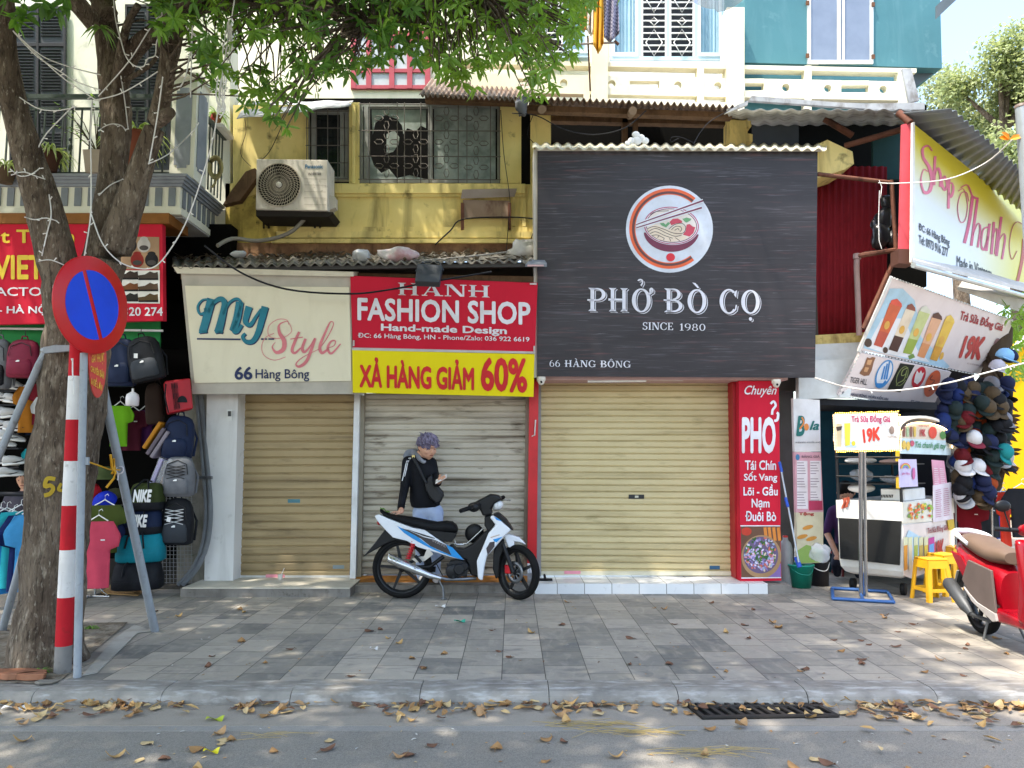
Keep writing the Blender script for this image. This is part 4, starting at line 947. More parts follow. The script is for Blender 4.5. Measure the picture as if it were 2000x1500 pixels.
while n < 6100:  # crown out of view, extended and layered to keep sun off the facade
    if n < 5000: p = Vector((r3.uniform(-8.5, 1.25), r3.uniform(-1.8, 7.7), r3.uniform(5.2, 7.6)))
    else: p = Vector((r3.uniform(-6.5, 1.0), r3.uniform(3.2, 8.7), r3.uniform(7.0, 9.6)))
    if inview(p): n += .1; continue
    if p.y < 5.2 and p.x > .5 + .2 * noise.noise(p * 2): continue
    if noise.noise(p * .6) < -.40: n += .25; continue
    n += 1; cb.use(LEAF if r3.random() < .5 else LEAFSH); whorl(cb, p, r3.uniform(.24, .30), 7, .3, r3)
cb.build('crown', tree, fix=False)
for c in cents:
    q = min(branch_pts, key=lambda p: (p - c).length_squared)
    if r3.random() < .6: tw.tube([c, c * .5 + q * .5 + Vector((r3.uniform(-.1, .1), r3.uniform(-.1, .1), r3.uniform(-.02, .12))), q], [.004, .007, .012], 5, False)
tw.build('twigs', tree, fix=False)
b = MB().use(PNT)
def trunk_pt(x, y): return P(x, y, 5.9 - .225 - .0)
o = None
# ================================================================== ROUND NO-PARKING SIGN, POSTS, TREE SUPPORT
REDP = wallmat('red_post_paint', 'b9202a', 'a31a22', '6e2a26', .5, .5, 3, .2); WHP = wallmat('white_post_paint', 'd9d6d2', 'c4c0bb', '7f7870', .6, .6, 3, .2); GRYP = wallmat('grey_post_base', '85827e', '6f6b66', '4b463f', .6, .6, 3, .2)
GAL = wallmat('galvanised_pipe', '9ba0a4', '868b90', '6a5f55', .5, .6, 3, .1)
ns = thing('no_parking_sign', 'round blue and red no parking sign on a red and white striped post', 'traffic sign', G(122, 1314))
gx = G(122, 1314); px_ = P(150, 700, 5.5)
def pole_at(y): return gx + (P(152, 690, gx.y) - gx) * ((y - 1314) / (690 - 1314.0))
bands = [(1330, 1262, GRYP), (1262, 1170, REDP), (1170, 1079, WHP), (1079, 993, REDP), (993, 906, WHP), (906, 824, REDP), (824, 737, WHP), (737, 640, REDP)]
b = MB()
for y0, y1, mt in bands: b.use(mt).tube([pole_at(y0), pole_at(y1)], [.056, .056], 14, True)
b.build('post', ns)
ax = Vector((.972, -.235, 0)).normalized(); dc = P(179, 596, 5.42); dr = 94 * mpp(5.42) * 1.03
b = MB().use(M('c8161c', .35, v='b01218')); b.lathe([(dr * .985, -.004), (dr, 0), (dr, .006), (dr * .985, .01), (0, .01)], dc, 48, ax); di = b.build('disc', ns)
side = ax.cross(Vector((0, 0, 1))).normalized(); up_ = Vector((0, 0, 1))
if side.x < 0: side = -side
def dpt(a, k, off): return dc + ax * off + (side * math.cos(a) + up_ * math.sin(a)) * k
b = MB().use(M('1248d8', .35, v='0f3cc0'))
r0 = dr * .71
for s_ in (0, 1):
    pts = []
    A0, A1 = (R(113 + 4), R(291 - 4)) if s_ == 0 else (R(-69 + 4), R(113 - 4))
    for i in range(25): pts.append(dpt(A0 + (A1 - A0) * i / 24, r0, .0125))
    b.add(pts, [tuple(range(25))])
b.build('blue_field', di, fix=False)
b = MB().use(M('9a9a98', .4, .5)); b.tube([pole_at(690), P(165, 640, 5.47)], .02, 8); b.build('bracket', ns)
os_ = thing('oval_sign', 'narrow red oval sign with yellow lettering hanging between the post and the trunk', 'sign', P(191, 775, 5.6))
ax2 = Vector((.86, -.5, 0)).normalized(); oc = P(191, 706, 5.56)
PO = Pl(oc + ax2 * .012, oc + ax2 * .012 + ax2.cross(Vector((0, 0, 1))), oc + ax2 * .012 + Vector((0, 0, 1)))
b = MB().use(M('c23322', .4)); b.pp(ell(191, 705, 17, 72, 36), PO, .012); fo = b.build('plate', os_)
b = MB().use(M('e0a832', .4)); b.text('GIÀY PHƯỢT', [(180, 690), (203, 684), (205, 712), (178, 712)], PO, .004, .02); b.text('CHUYÊN BÁN', [(177, 711), (204, 722), (203, 741), (177, 725)], PO, .004, .03); b.text('& ĐẾ LỚN', [(178, 731), (201, 745), (199, 764), (178, 750)], PO, .004, .03); b.build('lettering', fo, fix=False)
b = MB().use(M('77787a', .4, .4)); b.tube([P(190, 640, 5.57), P(168, 640, 5.62)], .01, 6); b.build('bracket', os_)
sp = thing('steel_post', 'thin grey galvanised post standing right beside the striped sign post', 'post', G(152, 1323))
b = MB().use(GAL); b.tube([G(151, 1323), P(164, 690, 5.45)], .026, 12); b.build('pipe', sp)
b = MB().use(GAL); b.pb(162, 893, 172, 908, 5.43, .02); b.build('tab', sp)
tf = thing('tree_support', 'grey steel pipe props clamped round the tree trunk', 'tree prop', P(150, 1240, 6.4))
def leg(pts, r=.03):
    b = MB().use(GAL); b.tube(pts, r, 10); o = b.build('leg', tf); return o
leg([P(88, 690, 5.72), P(76, 712, 5.7), P(2, 880, 5.75), P(-30, 955, 5.8)], .027); leg([P(196, 735, 5.95), P(210, 800, 6.1), G(303, 1233)], .034); leg([P(52, 1060, 6.3), G(4, 1232)], .032)
b = MB().use(GAL); b.pp([(84, 690), (150, 684), (150, 674), (110, 674), (84, 678)], 5.53, .03); b.tube([P(110, 678, 5.56), P(84, 684, 5.7)], .02); b.build('clamp', tf)
rp = thing('rope_tie', 'yellow plastic rope tied from the post to a white ring on the prop', 'rope', P(200, 920, 5.6))
b = MB().use(M('d39a1e', .5)); b.tube([P(172, 902, 5.44), P(195, 910, 5.6), P(214, 917, 5.8), P(234, 918, 6.2)], .006); b.tube([P(216, 888, 5.7), P(219, 915, 5.75), P(226, 922, 5.75), P(222, 935, 5.75), P(208, 952, 5.75)], .009); b.tube([P(222, 896, 5.75), P(224, 915, 5.78), P(219, 925, 5.75)], .01); b.build('rope', rp)
b = MB().use(M('e6e0e4', .5)); c = P(235, 918, 6.25); b.tube([c + Vector((math.cos(t) * .03, -.01, math.sin(t) * .03)) for t in [i * .524 for i in range(12)]], .006, 6, closed=True); b.tube([P(232, 924, 6.25), P(230, 938, 6.25)], .005); b.build('ring', rp)
# painted yellow number on the trunk
tn = MB().use(M('b99a34', .85)); PT = FP(5.83 - .255)
# ================================================================== GOODS OF THE BACKPACK SHOP
BLK = M('15161a', .6, v='22242a', vs=9, vk=.8); NAVY = M('1c2742', .65, v='141c33', vs=8); MAROON = M('7a2038', .6, v='64182c', vs=8); GRY = M('6f7074', .7, v='5c5d62', vs=12); DGRY = M('3b3f45', .7); TEALB = M('127f8f', .6, v='0e6877', vs=7); OLIVE = M('39421f', .7, v='2d351a', vs=8); REDB = M('b01826', .5); WHT = M('e6e6e4', .5); TAG = M('efeeec', .6)
def sup(t, n): 
    c, s_ = math.cos(t), math.sin(t); return math.copysign(abs(c) ** (2 / n), c), math.copysign(abs(s_) ** (2 / n), s_)
def soft(b, base, w_, h_, d_, prof, ax=0, n=20, p=3.0, jit=.02, yaw=0):
    """soft bag body: rings of superellipses up the height; base = middle of the bottom"""
    rings = []; ca, sa = math.cos(ax), math.sin(ax); cy, sy = math.cos(yaw), math.sin(yaw)
    for v, kw, kd in prof:
        ring = []
        for i in range(n):
            c, s_ = sup(2 * math.pi * i / n, p); x, y, z = c * w_ / 2 * kw, s_ * d_ / 2 * kd, v * h_
            q = 1 + jit * noise.noise(Vector((x * 14 + base[0], y * 14, z * 14)))
            x, y = (x * cy - y * sy) * q, (x * sy + y * cy) * q
            ring.append(Vector(base) + Vector((x * ca - z * sa, y, x * sa + z * ca)))
        rings.append(ring)
    return b.loft(rings)
BAGP = [(0, .75, .7), (.04, .95, .95), (.2, 1, 1), (.55, .98, .95), (.8, .9, .8), (.93, .72, .6), (.985, .45, .38), (1, .2, .2)]
def pack(label, x0, y0, x1, y1, Y, body, pocket, ax=0, d=.17, extra=None, hang=True, logo=True):
    base = P((x0 + x1) / 2, y1, Y); w_ = (x1 - x0) * mpp(Y); h_ = (y1 - y0) * mpp(Y)
    t = thing('backpack', label, 'backpack', base, 'backpacks on display at the shop front')
    b = MB().use(body); soft(b, base, w_, h_, d, BAGP, ax); b.build('body', t)
    b = MB().use(pocket); soft(b, base + Vector((-math.sin(ax) * h_ * .06, -d * .42, h_ * .06)), w_ * .78, h_ * .42, d * .45, [(0, .8, .6), (.08, 1, 1), (.7, .97, .95), (.92, .85, .7), (1, .6, .3)], ax); b.build('front_pocket', t)
    ca, sa = math.cos(ax), math.sin(ax); L = lambda x, y, z: base + Vector((x * ca - z * sa, y, x * sa + z * ca))
    b = MB().use(body); b.tube([L(-.04, 0, h_ * .97), L(-.025, -.01, h_ * 1.08), L(.025, -.01, h_ * 1.08), L(.04, 0, h_ * .97)], .009, 6)
    for s_ in (-1, 1): b.tube([L(s_ * w_ * .3, d * .3, h_ * .85), L(s_ * w_ * .5, d * .5, h_ * .5), L(s_ * w_ * .46, d * .42, h_ * .08)], .014, 6)
    b.build('strap', t)
    b = MB().use(M('0e0f12', .5)); b.tube([L(-w_ * .36, -d * .46, h_ * .55), L(-w_ * .30, -d * .42, h_ * .80), L(0, -d * .34, h_ * .90), L(w_ * .30, -d * .42, h_ * .80), L(w_ * .36, -d * .46, h_ * .55)], .005, 5); b.build('zip', t)
    if logo:
        b = MB().use(WHT); q = L(0, -d * .62, h_ * .42); b.prism([L(-.018, -d * .66, h_ * .39), L(.022, -d * .66, h_ * .39), L(.022, -d * .64, h_ * .43), L(.004, -d * .64, h_ * .435), L(-.018, -d * .64, h_ * .41)], (0, -.003, 0)); b.build('logo_patch', t)
    if extra: extra(t, L, w_, h_, d)
    if hang:
        b = MB().use(M('2a2a2c', .5)); b.tube([L(0, 0, h_ * 1.07), L(0, 0, h_ * 1.07) + Vector((0, 0, .07))], .004, 5); b.build('hook', t)
    return t
def bungee(t, L, w_, h_, d):
    b = MB().use(M('1b1c1f', .5) if t['label'].startswith('grey') else M('c9cacc', .5)); zz = [.45, .55, .62, .70, .77]
    for i in range(4):
        s_ = 1 if i % 2 else -1; b.tube([L(s_ * w_ * .28, -d * .56, h_ * zz[i]), L(-s_ * w_ * .28, -d * .52, h_ * zz[i + 1])], .0045, 5); b.tube([L(-s_ * w_ * .28, -d * .56, h_ * zz[i]), L(s_ * w_ * .28, -d * .52, h_ * zz[i + 1])], .0045, 5)
    b.build('bungee_cord', t)
def tagx(t, L, w_, h_, d):
    b = MB().use(TAG); b.prism([L(-.07, -d * .7, h_ * .52), L(-.03, -d * .7, h_ * .5), L(-.02, -d * .7, h_ * .6), L(-.06, -d * .7, h_ * .62)], (0, -.003, 0)); b.build('price_tag', t)
pack('grey and black backpack cut off at the left end of the hanging row', -30, 661, 20, 760, 8.45, GRY, BLK)
pack('maroon backpack with zip pocket hanging on the green board', 13, 662, 76, 738, 8.42, MAROON, MAROON)
pack('navy backpack half hidden behind the trunk beside the maroon one', 80, 660, 132, 738, 8.45, NAVY, NAVY)
pack('navy backpack hanging just right of the round sign', 204, 660, 266, 755, 8.42, NAVY, NAVY)
pack('black and grey hiking backpack with red tag hanging tilted', 258, 655, 326, 744, 8.38, BLK, DGRY, .22, extra=tagx)
pack('navy backpack standing below the red bag by the conduit', 314, 812, 374, 896, 8.6, NAVY, NAVY, -.08)
pack('grey backpack with black bungee cord, middle of the wall stack', 318, 892, 379, 970, 8.55, GRY, GRY, extra=bungee, hang=False)
pack('black backpack with white bungee cord and price tag, lowest of the wall stack', 314, 975, 376, 1064, 8.52, BLK, DGRY, extra=lambda *a: (bungee(*a), tagx(*a)), hang=False)
# red box bag
t = thing('holdall', 'red box shaped holdall with black print hanging beside the cream sign', 'bag', P(345, 808, 8.5))
PX = Pl((322, 745, 8.42), (372, 736, 8.55), (328, 808, 8.42)); b = MB().use(REDB); b.pp([(329, 808), (378, 798), (372, 738), (321, 744)], PX, .16); b.build('body', t, bevel=.02)
b = MB().use(BLK); b.text('THE NORTH FACE', [(334, 748), (346, 746), (352, 800), (340, 802)], PX, .006, .03); b.pp(ell(356, 786, 10, 13, 20, 0, 180) , PX, .002, .006); b.build('print', t, fix=False)
b = MB().use(BLK); b.tube([PX.hit(324, 750, .02), PX.hit(322, 775, .05), PX.hit(329, 806, .02)], .008); b.build('strap', t)
t = thing('brown_bag', 'dark brown cloth bag hanging beside the red holdall', 'bag', P(304, 826, 8.6)); b = MB().use(M('2e221b', .9)); soft(b, P(304, 828, 8.6), .2, .46, .12, BAGP, .1); b.build('body', t)
b = MB().use(M('2e221b', .9)); b.tube([P(300, 750, 8.6), P(308, 738, 8.6), P(314, 750, 8.6)], .006); b.build('strap', t)
# duffels
def duffel(label, x0, y0, x1, y1, Y, mat, base_m, txt=None):
    base = P((x0 + x1) / 2, y1, Y); w_ = (x1 - x0) * mpp(Y); h_ = (y1 - y0) * mpp(Y); t = thing('duffel_bag', label, 'duffel bag', base, 'duffel bags stacked on the floor')
    b = MB().use(mat); soft(b, base, w_, h_, .30, [(0, .9, .8), (.06, 1, 1), (.4, 1, 1), (.75, .93, .8), (.94, .8, .5), (1, .6, .25)], .02, 24, 3.4, .05, .12); b.build('body', t)
    b = MB().use(base_m); soft(b, base + Vector((0, 0, -.002)), w_ * 1.015, h_ * .3, .31, [(0, .9, .8), (.2, 1, 1), (1, 1, 1)], .02, 24, 3.4, .02, .12); b.build('base_panel', t)
    b = MB().use(BLK)
    for s_ in (-1, 1): b.tube([base + Vector((s_ * .10, -.16, h_ * .45)), base + Vector((s_ * .08, -.15, h_ * .8)), base + Vector((s_ * .02, -.05, h_ * 1.12)), base + Vector((-s_ * .06, -.03, h_ * 1.05))], .010, 6)
    b.build('handle', t)
    if txt: b = MB().use(WHT); b.text(txt, ((x0 + x1) / 2 - 28, y0 + 12, (x0 + x1) / 2 + 10, y0 + 37), Pl(base + Vector((0, -.175, 0)), base + Vector((1, -.10, 0)), base + Vector((0, -.155, 1))), .004, .05, .3); b.build('lettering', t, fix=False)
    return t
duffel('black duffel bag on cardboard, bottom of the stack', 224, 1092, 314, 1150, 8.4, BLK, BLK)
duffel('teal duffel bag between the navy and the black ones', 232, 1036, 318, 1096, 8.42, TEALB, TEALB)
duffel('navy duffel bag with white sports lettering', 241, 993, 316, 1043, 8.45, NAVY, BLK, 'NIKE')
duffel('olive duffel bag with white sports lettering, top of the stack', 256, 944, 318, 996, 8.45, OLIVE, BLK, 'NIKE')
c = thing('cardboard_sheet', 'flat cardboard sheets lying under the duffel bags', 'cardboard', G(240, 1158)); b = MB().use(M('a9875c', .9)); b.prism([G(196, 1160, .012), G(270, 1164, .012), G(300, 1138, .012), G(225, 1136, .012)], (0, 0, .012)); b.use(M('8f7350', .9)); b.prism([G(205, 1156, .026), G(262, 1159, .026), G(292, 1140, .026), G(232, 1138, .026)], (0, 0, .01)); b.build('sheets', c)
# wire grid panel on the side
g = thing('wire_grid', 'grey wire grid display panel beside the conduit', 'grid panel', P(345, 1138, 8.95)); b = MB().use(M('8f9294', .4, .5))
for i in range(9): b.tube([P(318 + i * 7, 1140, 8.9), P(318 + i * 7, 830, 8.9)], .003, 4)
for i in range(40): b.tube([P(316, 1138 - i * 7.8, 8.9), P(376, 1138 - i * 7.8, 8.9)], .003, 4)
b.build('wires', g, fix=False)
# caps and hats
def cap_parts(root, mat, brim):
    b = MB().use(mat); og = ORG[root.name]
    prof = [(.088, 0), (.092, .02), (.090, .05), (.078, .085), (.052, .11), (.02, .122), (.0, .124)]
    vs = []; n = 18
    for r_, z in prof:
        for i in range(n): t = 2 * math.pi * i / n; vs.append(og + Vector((r_ * math.cos(t) * .92, r_ * math.sin(t) * 1.08, z)))
    b.add(vs, [(j * n + i, j * n + (i + 1) % n, (j + 1) * n + (i + 1) % n, (j + 1) * n + i) for j in range(len(prof) - 1) for i in range(n)], True); b.ball(og + Vector((0, 0, .124)), .008, 6); b.build('crown', root)
    b = MB().use(brim); top = []; 
    for i in range(13):
        a = math.pi + math.pi * i / 12; x = .085 * math.cos(a); top.append(og + Vector((x, -.078 + .085 * 1.0 * (math.sin(a)) - .01, .012 - 2.2 * x * x)))
    inn = [og + Vector((.083 * math.cos(math.pi + math.pi * i / 12), .09 * math.sin(math.pi + math.pi * i / 12) * .98, .014)) for i in range(13)]
    b.add(top + inn, [(i, i + 1, 13 + i + 1, 13 + i) for i in range(12)], True); o = b.build('brim', root, fix=False); s_ = o.modifiers.new('thick', 'SOLIDIFY'); s_.thickness = .005
CAPP = {}
def cap(label, pos, col, brim=None, rot=(0, 0, 0), group='caps on display', sc=1.0):
    k = (col, brim)
    if k not in CAPP:
        t = thing('cap', label, 'cap', pos, group); cap_parts(t, M(col, .75), M(brim or col, .75)); CAPP[k] = t; t.rotation_euler = rot; t.scale = (sc,) * 3; return t
    return dup(CAPP[k], pos, 0, label, group, sc, rot)
cap('glossy blue cap hanging brim down in the backpack shop', P(210, 985, 8.3), '1a2fae', None, (R(50), R(20), R(-40)), 'caps in the backpack shop', 1.25); cap('red cap beside the blue cap in the backpack shop', P(180, 968, 8.35), 'b01c28', None, (R(40), 0, R(20)), 'caps in the backpack shop', 1.1)
cap('navy cap with white print under the olive shirt', P(229, 1045, 8.3), '18203f', 'c06a2a', (R(40), R(10), R(-30)), 'caps in the backpack shop', 1.1); cap('olive brown cap behind the blue cap', P(226, 975, 8.5), '4c4a2e', None, (R(30), 0, R(-60)), 'caps in the backpack shop')
t = thing('bucket_hat', 'olive bucket hat lying over the blue cap', 'hat', P(200, 936, 8.3)); b = MB().use(M('46502c', .8)); b.lathe([(.15, 0), (.10, .03), (.095, .05), (.08, .125), (.06, .135), (0, .137)], P(200, 936, 8.3), 20); b.build('felt', t)
# shirts
def shirt_poly(w_, h_, sl=.33): 
    x = w_ / 2
    return [(-x * .62, 0), (x * .62, 0), (x * .6, h_ * .66), (x * .98, h_ * .58), (x * 1.08, h_ * .74), (x * .66, h_ * .97), (x * .25, h_), (x * .14, h_ * .95), (-x * .14, h_ * .95), (-x * .25, h_), (-x * .66, h_ * .97), (-x * 1.08, h_ * .74), (-x * .98, h_ * .58), (-x * .6, h_ * .66)]
def shirt(label, base, w_, h_, mat, yaw=0, group='shirts hung for sale', emb=False, th=.05):
    base = Vector(base); t = thing('t_shirt', label, 't-shirt', base, group); cy, sy = math.cos(yaw), math.sin(yaw); tx = Vector((cy, sy, 0)); nr = Vector((sy, -cy, 0))
    b = MB().use(mat); poly = shirt_poly(w_, h_); N = 9
    # front and back sheets with folds, from horizontal slices of the outline
    def xr_(z):
        xs = []
        for (x0, z0), (x1, z1) in zip(poly, poly[1:] + poly[:1]):
            if (z0 - z) * (z1 - z) < 0: xs.append(x0 + (x1 - x0) * (z - z0) / (z1 - z0))
        return (min(xs), max(xs)) if xs else (0, 0)
    rings = []
    for j in range(22):
        z = h_ * (.001 + .948 * j / 21); a0, a1 = xr_(z); ring = []
        for i in range(N * 2):
            f = i / (N - 1) if i < N else (2 * N - 1 - i) / (N - 1); s_ = 1 if i < N else -1; x = a0 + (a1 - a0) * f
            k = math.sin(math.pi * min(1, max(0, f))) ** .6 * th / 2 + .010 * math.sin(x * 38 + z * 6 + base.x * 9) * (1 - z / h_ * .6)
            ring.append(base + tx * x + nr * (k if s_ > 0 else -k) + Vector((0, 0, z)))
        rings.append(ring)
    b.loft(rings); b.build('fabric', t)
    b = MB().use(M('eeeeec', .4)); top = base + Vector((0, 0, h_)); b.tube([top - tx * w_ * .22 - Vector((0, 0, .03)), top + Vector((0, 0, .03)), top + tx * w_ * .22 - Vector((0, 0, .03))], .007, 6); b.tube([top + Vector((0, 0, .03)), top + Vector((0, 0, .075)), top + tx * .025 + Vector((0, 0, .09)), top + tx * .035 + Vector((0, 0, .07))], .0035, 5); b.build('hanger', t)
    if emb: b = MB().use(WHT); q = base + tx * w_ * .14 + nr * (th / 2 + .012) + Vector((0, 0, h_ * .68)); b.prism([q - tx * .02, q - tx * .02 + Vector((0, 0, .012)), q + tx * .02 + Vector((0, 0, .012)), q + tx * .02], nr * .002); b.build('emblem', t)
    return t
shirt('coral pink t-shirt on the front hanger beside the posts', P(186, 1149, 7.9), .40, .70, M('c8475c', .8, v='b53c50', vs=6), .25, emb=True)
shirt('olive green t-shirt hanging behind the pink one', P(200, 1080, 8.15), .44, .52, M('46501f', .8), .2)
rk = thing('floor_rack', 'chrome floor rack stand holding the pink and olive shirts', 'clothes rack', P(190, 1168, 7.9)); CHR = M('b9bbbd', .25, .9); b = MB().use(CHR); q = G(185, 1166)
b.tube([q, q + Vector((0, 0, 1.0))], .014, 8); b.tube([q + Vector((-.18, -.02, .012)), q + Vector((.18, -.04, .012))], .013, 8); b.tube([q + Vector((-.05, -.28, .012)), q + Vector((.02, .2, .012))], .013, 8); b.tube([q + Vector((0, 0, .95)), q + Vector((.02, .5, .95))], .012, 8); b.tube(crv([tuple(q + Vector((-.14, -.05, .03))), tuple(q + Vector((-.07, -.05, .10))), tuple(q + Vector((0, 0, .2)))], 4), .006, 5); b.tube(crv([tuple(q + Vector((.16, -.05, .03))), tuple(q + Vector((.08, -.05, .10))), tuple(q + Vector((0, 0, .2)))], 4), .006, 5); b.build('frame', rk)
r0 = thing('clothes_rail', 'black clothes rail with white hanger hooks behind the trunk', 'clothes rack', P(20, 1180, 7.9)); b = MB().use(BLK); b.tube([P(-160, 962, 7.85), P(78, 966, 7.75)], .022, 8); b.tube([P(74, 964, 7.8), G(76, 1180)], .016, 8); b.tube([P(-140, 962, 7.85), P(-140, 1180, 7.85)], .016, 8); b.build('frame', r0)
cols = (('1e2a4c', 'navy t-shirt furthest left on the black rail', -10), ('54608c', 'slate blue t-shirt on the black rail', 4), ('8f8ba0', 'grey lavender t-shirt on the black rail', 16), ('2f86c9', 'bright blue t-shirt on the black rail', 30), ('2fa9b3', 'turquoise t-shirt on the black rail', 44), ('222f5e', 'dark blue t-shirt on the black rail next to the trunk', 58), ('4a9bd0', 'pale blue t-shirt at the right end of the black rail', 70))
for col, lab, x in cols: shirt(lab, P(x - 12, 1158 - 6 * (x % 3), 7.8), .5, .78, M(col, .85), .95, 'shirts on the black rail', th=.06)
shirt('lime green jacket hanging deep in the backpack shop', P(231, 872, 9.0), .3, .5, M('6fae1e', .8), .2, 'clothes hung deep inside the backpack shop'); shirt('dark maroon shirt hanging beside the lime jacket', P(256, 880, 9.2), .36, .5, M('4d1426', .8), .1, 'clothes hung deep inside the backpack shop', True)
shirt('purple shirt hanging in the dark right of the maroon one', P(280, 872, 9.3), .3, .46, M('4c1f52', .8), .1, 'clothes hung deep inside the backpack shop'); shirt('ochre jacket hanging behind the shoe rack', P(54, 845, 8.9), .32, .56, M('a5681c', .8), .6, 'clothes hung deep inside the backpack shop')
shirt('dark red shirt hanging just left of the trunk', P(80, 830, 8.9), .3, .5, M('6e1522', .8), .4, 'clothes hung deep inside the backpack shop'); shirt('white shirt hanging left of the trunk', P(88, 858, 8.7), .3, .5, M('b9b9b6', .8), .5, 'clothes hung deep inside the backpack shop'); shirt('dark blue shirt hanging among the shoes', P(66, 850, 9.0), .3, .5, M('1a2238', .8), .4, 'clothes hung deep inside the backpack shop'); shirt('turquoise shirt hanging low behind the shoe rack', P(60, 925, 8.9), .2, .3, M('1f8d96', .8), .8, 'clothes hung deep inside the backpack shop')
# folded packs
for i, (x, y, col, lab) in enumerate(((296, 850, 'b5781e', 'ochre folded shirt pack leaning in a fan'), (303, 862, '6a6068', 'grey folded shirt pack leaning in a fan'), (311, 868, '8a828a', 'pale grey folded shirt pack leaning in a fan'), (303, 925, '8d7bb5', 'lilac shirt in clear plastic wrap'), (313, 930, '3a3540', 'dark shirt in clear plastic wrap'), (322, 928, '7a5238', 'brown shirt in clear plastic wrap'))):
    t = thing('folded_shirt', lab, 'folded shirt', P(x, y, 8.55), 'folded shirt packs beside the backpacks'); a = .55 if i < 3 else .35; c = P(x, y, 8.5); u = Vector((math.sin(a), 0, math.cos(a))); w_ = Vector((math.cos(a), 0, -math.sin(a)))
    b = MB().use(M(col, .6)); b.hexa([c + u * s0 * .17 + w_ * s1 * .022 + Vector((0, d, 0)) for d in (0, .22) for s0, s1 in ((-1, -1), (-1, 1), (1, 1), (1, -1))]); b.build('cloth', t, bevel=.012)
    if i >= 3: pm = Mt(f'plastic_wrap_{i}', 'ffffff', .1); pm.done(); pm.b.inputs['Alpha'].default_value = .25; b = MB().use(pm.m); b.hexa([c + u * s0 * .185 + w_ * s1 * .026 + Vector((0, d, 0)) for d in (-.006, .226) for s0, s1 in ((-1, -1), (-1, 1), (1, 1), (1, -1))]); b.build('wrap', t, bevel=.01)
t = thing('hanging_lamp', 'white bottle shaped rechargeable lamp hanging among the backpacks', 'lamp', P(258, 793, 8.3)); b = MB().use(M('e2dde0', .4)); c = P(258, 793, 8.3); b.lathe([(.055, 0), (.066, .01), (.068, .09), (.06, .125), (.025, .15), (.012, .155), (.012, .19), (0, .19)], c, 18); b.build('bulb', t); b = MB().use(BLK); b.tube([c + Vector((0, 0, .19)), c + Vector((.01, 0, .5))], .003, 5); b.build('cord', t)
# sneakers on the shelf
def shoe_parts(root, mat):
    og = ORG[root.name]; b = MB().use(mat); rings = []
    for v, wd, zt_, zb_ in ((0, .55, .085, .012), (.05, .8, .10, .012), (.25, .92, .105, .012), (.42, .95, .095, .012), (.6, 1.0, .07, .012), (.8, .95, .052, .012), (.95, .7, .038, .014), (1, .35, .028, .016)):
        rings.append([og + Vector((v * .28 - .14, .045 * wd * math.cos(t), (zt_ + zb_) / 2 + (zt_ - zb_) / 2 * math.sin(t))) for t in [i * math.pi / 6 for i in range(12)]])
    b.loft(rings); b.build('upper', root)
    b = MB().use(WHT); b.loft([[og + Vector((v * .29 - .145, .05 * wd * s_, z)) for s_, z in ((-1, 0), (1, 0), (1, .022), (-1, .022))] for v, wd in ((0, .6), (.1, .9), (.4, .9), (.65, 1.05), (.9, .85), (1, .4))]); b.build('sole', root)
    b = MB().use(BLK); q = [(-.05, .03), (.0, .022), (.06, .04), (.09, .06), (.03, .04), (-.01, .036)]; b.prism([og + Vector((x, -.047, z)) for x, z in q], (0, -.002, 0)); b.build('stripe', root)
shoeP = None; SHG = 'white sneakers on the wall shelf at far left'
for i, (x, y) in enumerate(((4, 757), (34, 760), (6, 781), (32, 786), (2, 806), (30, 812), (6, 834), (34, 840), (22, 858), (4, 868), (10, 905), (34, 905), (22, 928))):
    lab = 'pale sneaker with dark stripe, one of many on the dark wall shelf'
    if shoeP is None: shoeP = thing('sneaker', lab, 'shoe', P(x, y, 8.9), SHG); shoe_parts(shoeP, M('b9b8b6', .6)); shoeP.rotation_euler = (.3, .1, .3)
    else: dup(shoeP, P(x, y, 8.9), 0, lab, SHG, 1, (.3, rnd.uniform(-.2, .2), rnd.uniform(0, .6)))
b = MB().use(M('26262a', .6))
t = thing('shoe_shelf', 'dark wall shelf carrying the pale sneakers', 'shelf', P(15, 870, 9.0))
for y in (763, 790, 815, 846, 874, 911): b.box((P(-120, y, 9).x, 8.85, P(15, y, 8.95).z - .02), (P(52, y, 9).x, 9.1, P(15, y, 8.95).z - .005))
b.build('boards', t)
# yellow number painted on the trunk
# shop keeper in the dark
# ================================================================== CORNER HOUSE (right)
co = thing('corner_house', 'corner house with red corrugated wall and sagging sheet roof beside the dark sign', 'house', P(1680, 1150, 9.6))
RCOR = wallmat('red_corrugated_paint', '8a2028', '741a22', '3f1216', .4, .5, 2, .05)
sheet('red_wall', co, RCOR, P(1588, 660, 9.5), P(1732, 660, 9.5), P(1732, 325, 9.5), P(1588, 325, 9.5), 11, .012, box=True)
b = MB().use(YEL); b.pp([(1590, 350), (1650, 331), (1668, 320), (1665, 296), (1616, 273), (1590, 285)], 8.95, .5); b.build('yellow_slab', co)
b = MB().use(wallmat('peeling_beam', 'd9c57c', '9b8250', '5a4a30', .8, .8, 4)); b.pp([(1585, 674), (1694, 668), (1690, 649), (1585, 655)], 9.2, .3); b.build('beam', co)
b = MB().use(M('c9cdcb', .5)); b.pp([(1560, 706), (1690, 702), (1690, 668), (1560, 674)], 9.15, .3); b.pp([(1560, 780), (1660, 776), (1676, 700), (1560, 705)], 9.02, .1); b.build('fascia', co)
b = MB().use(M('1b4a5c', .7, v='163d4e')); b.pb(1590, 780, 1760, 1150, 10.2, .1); b.use(M('23252a', .8)); b.pb(1735, 655, 1900, 1150, 10.8, .1); b.pp([(1590, 790), (1830, 800), (1830, 786), (1590, 778)], 9.1, 1.0); b.build('inner_wall', co)
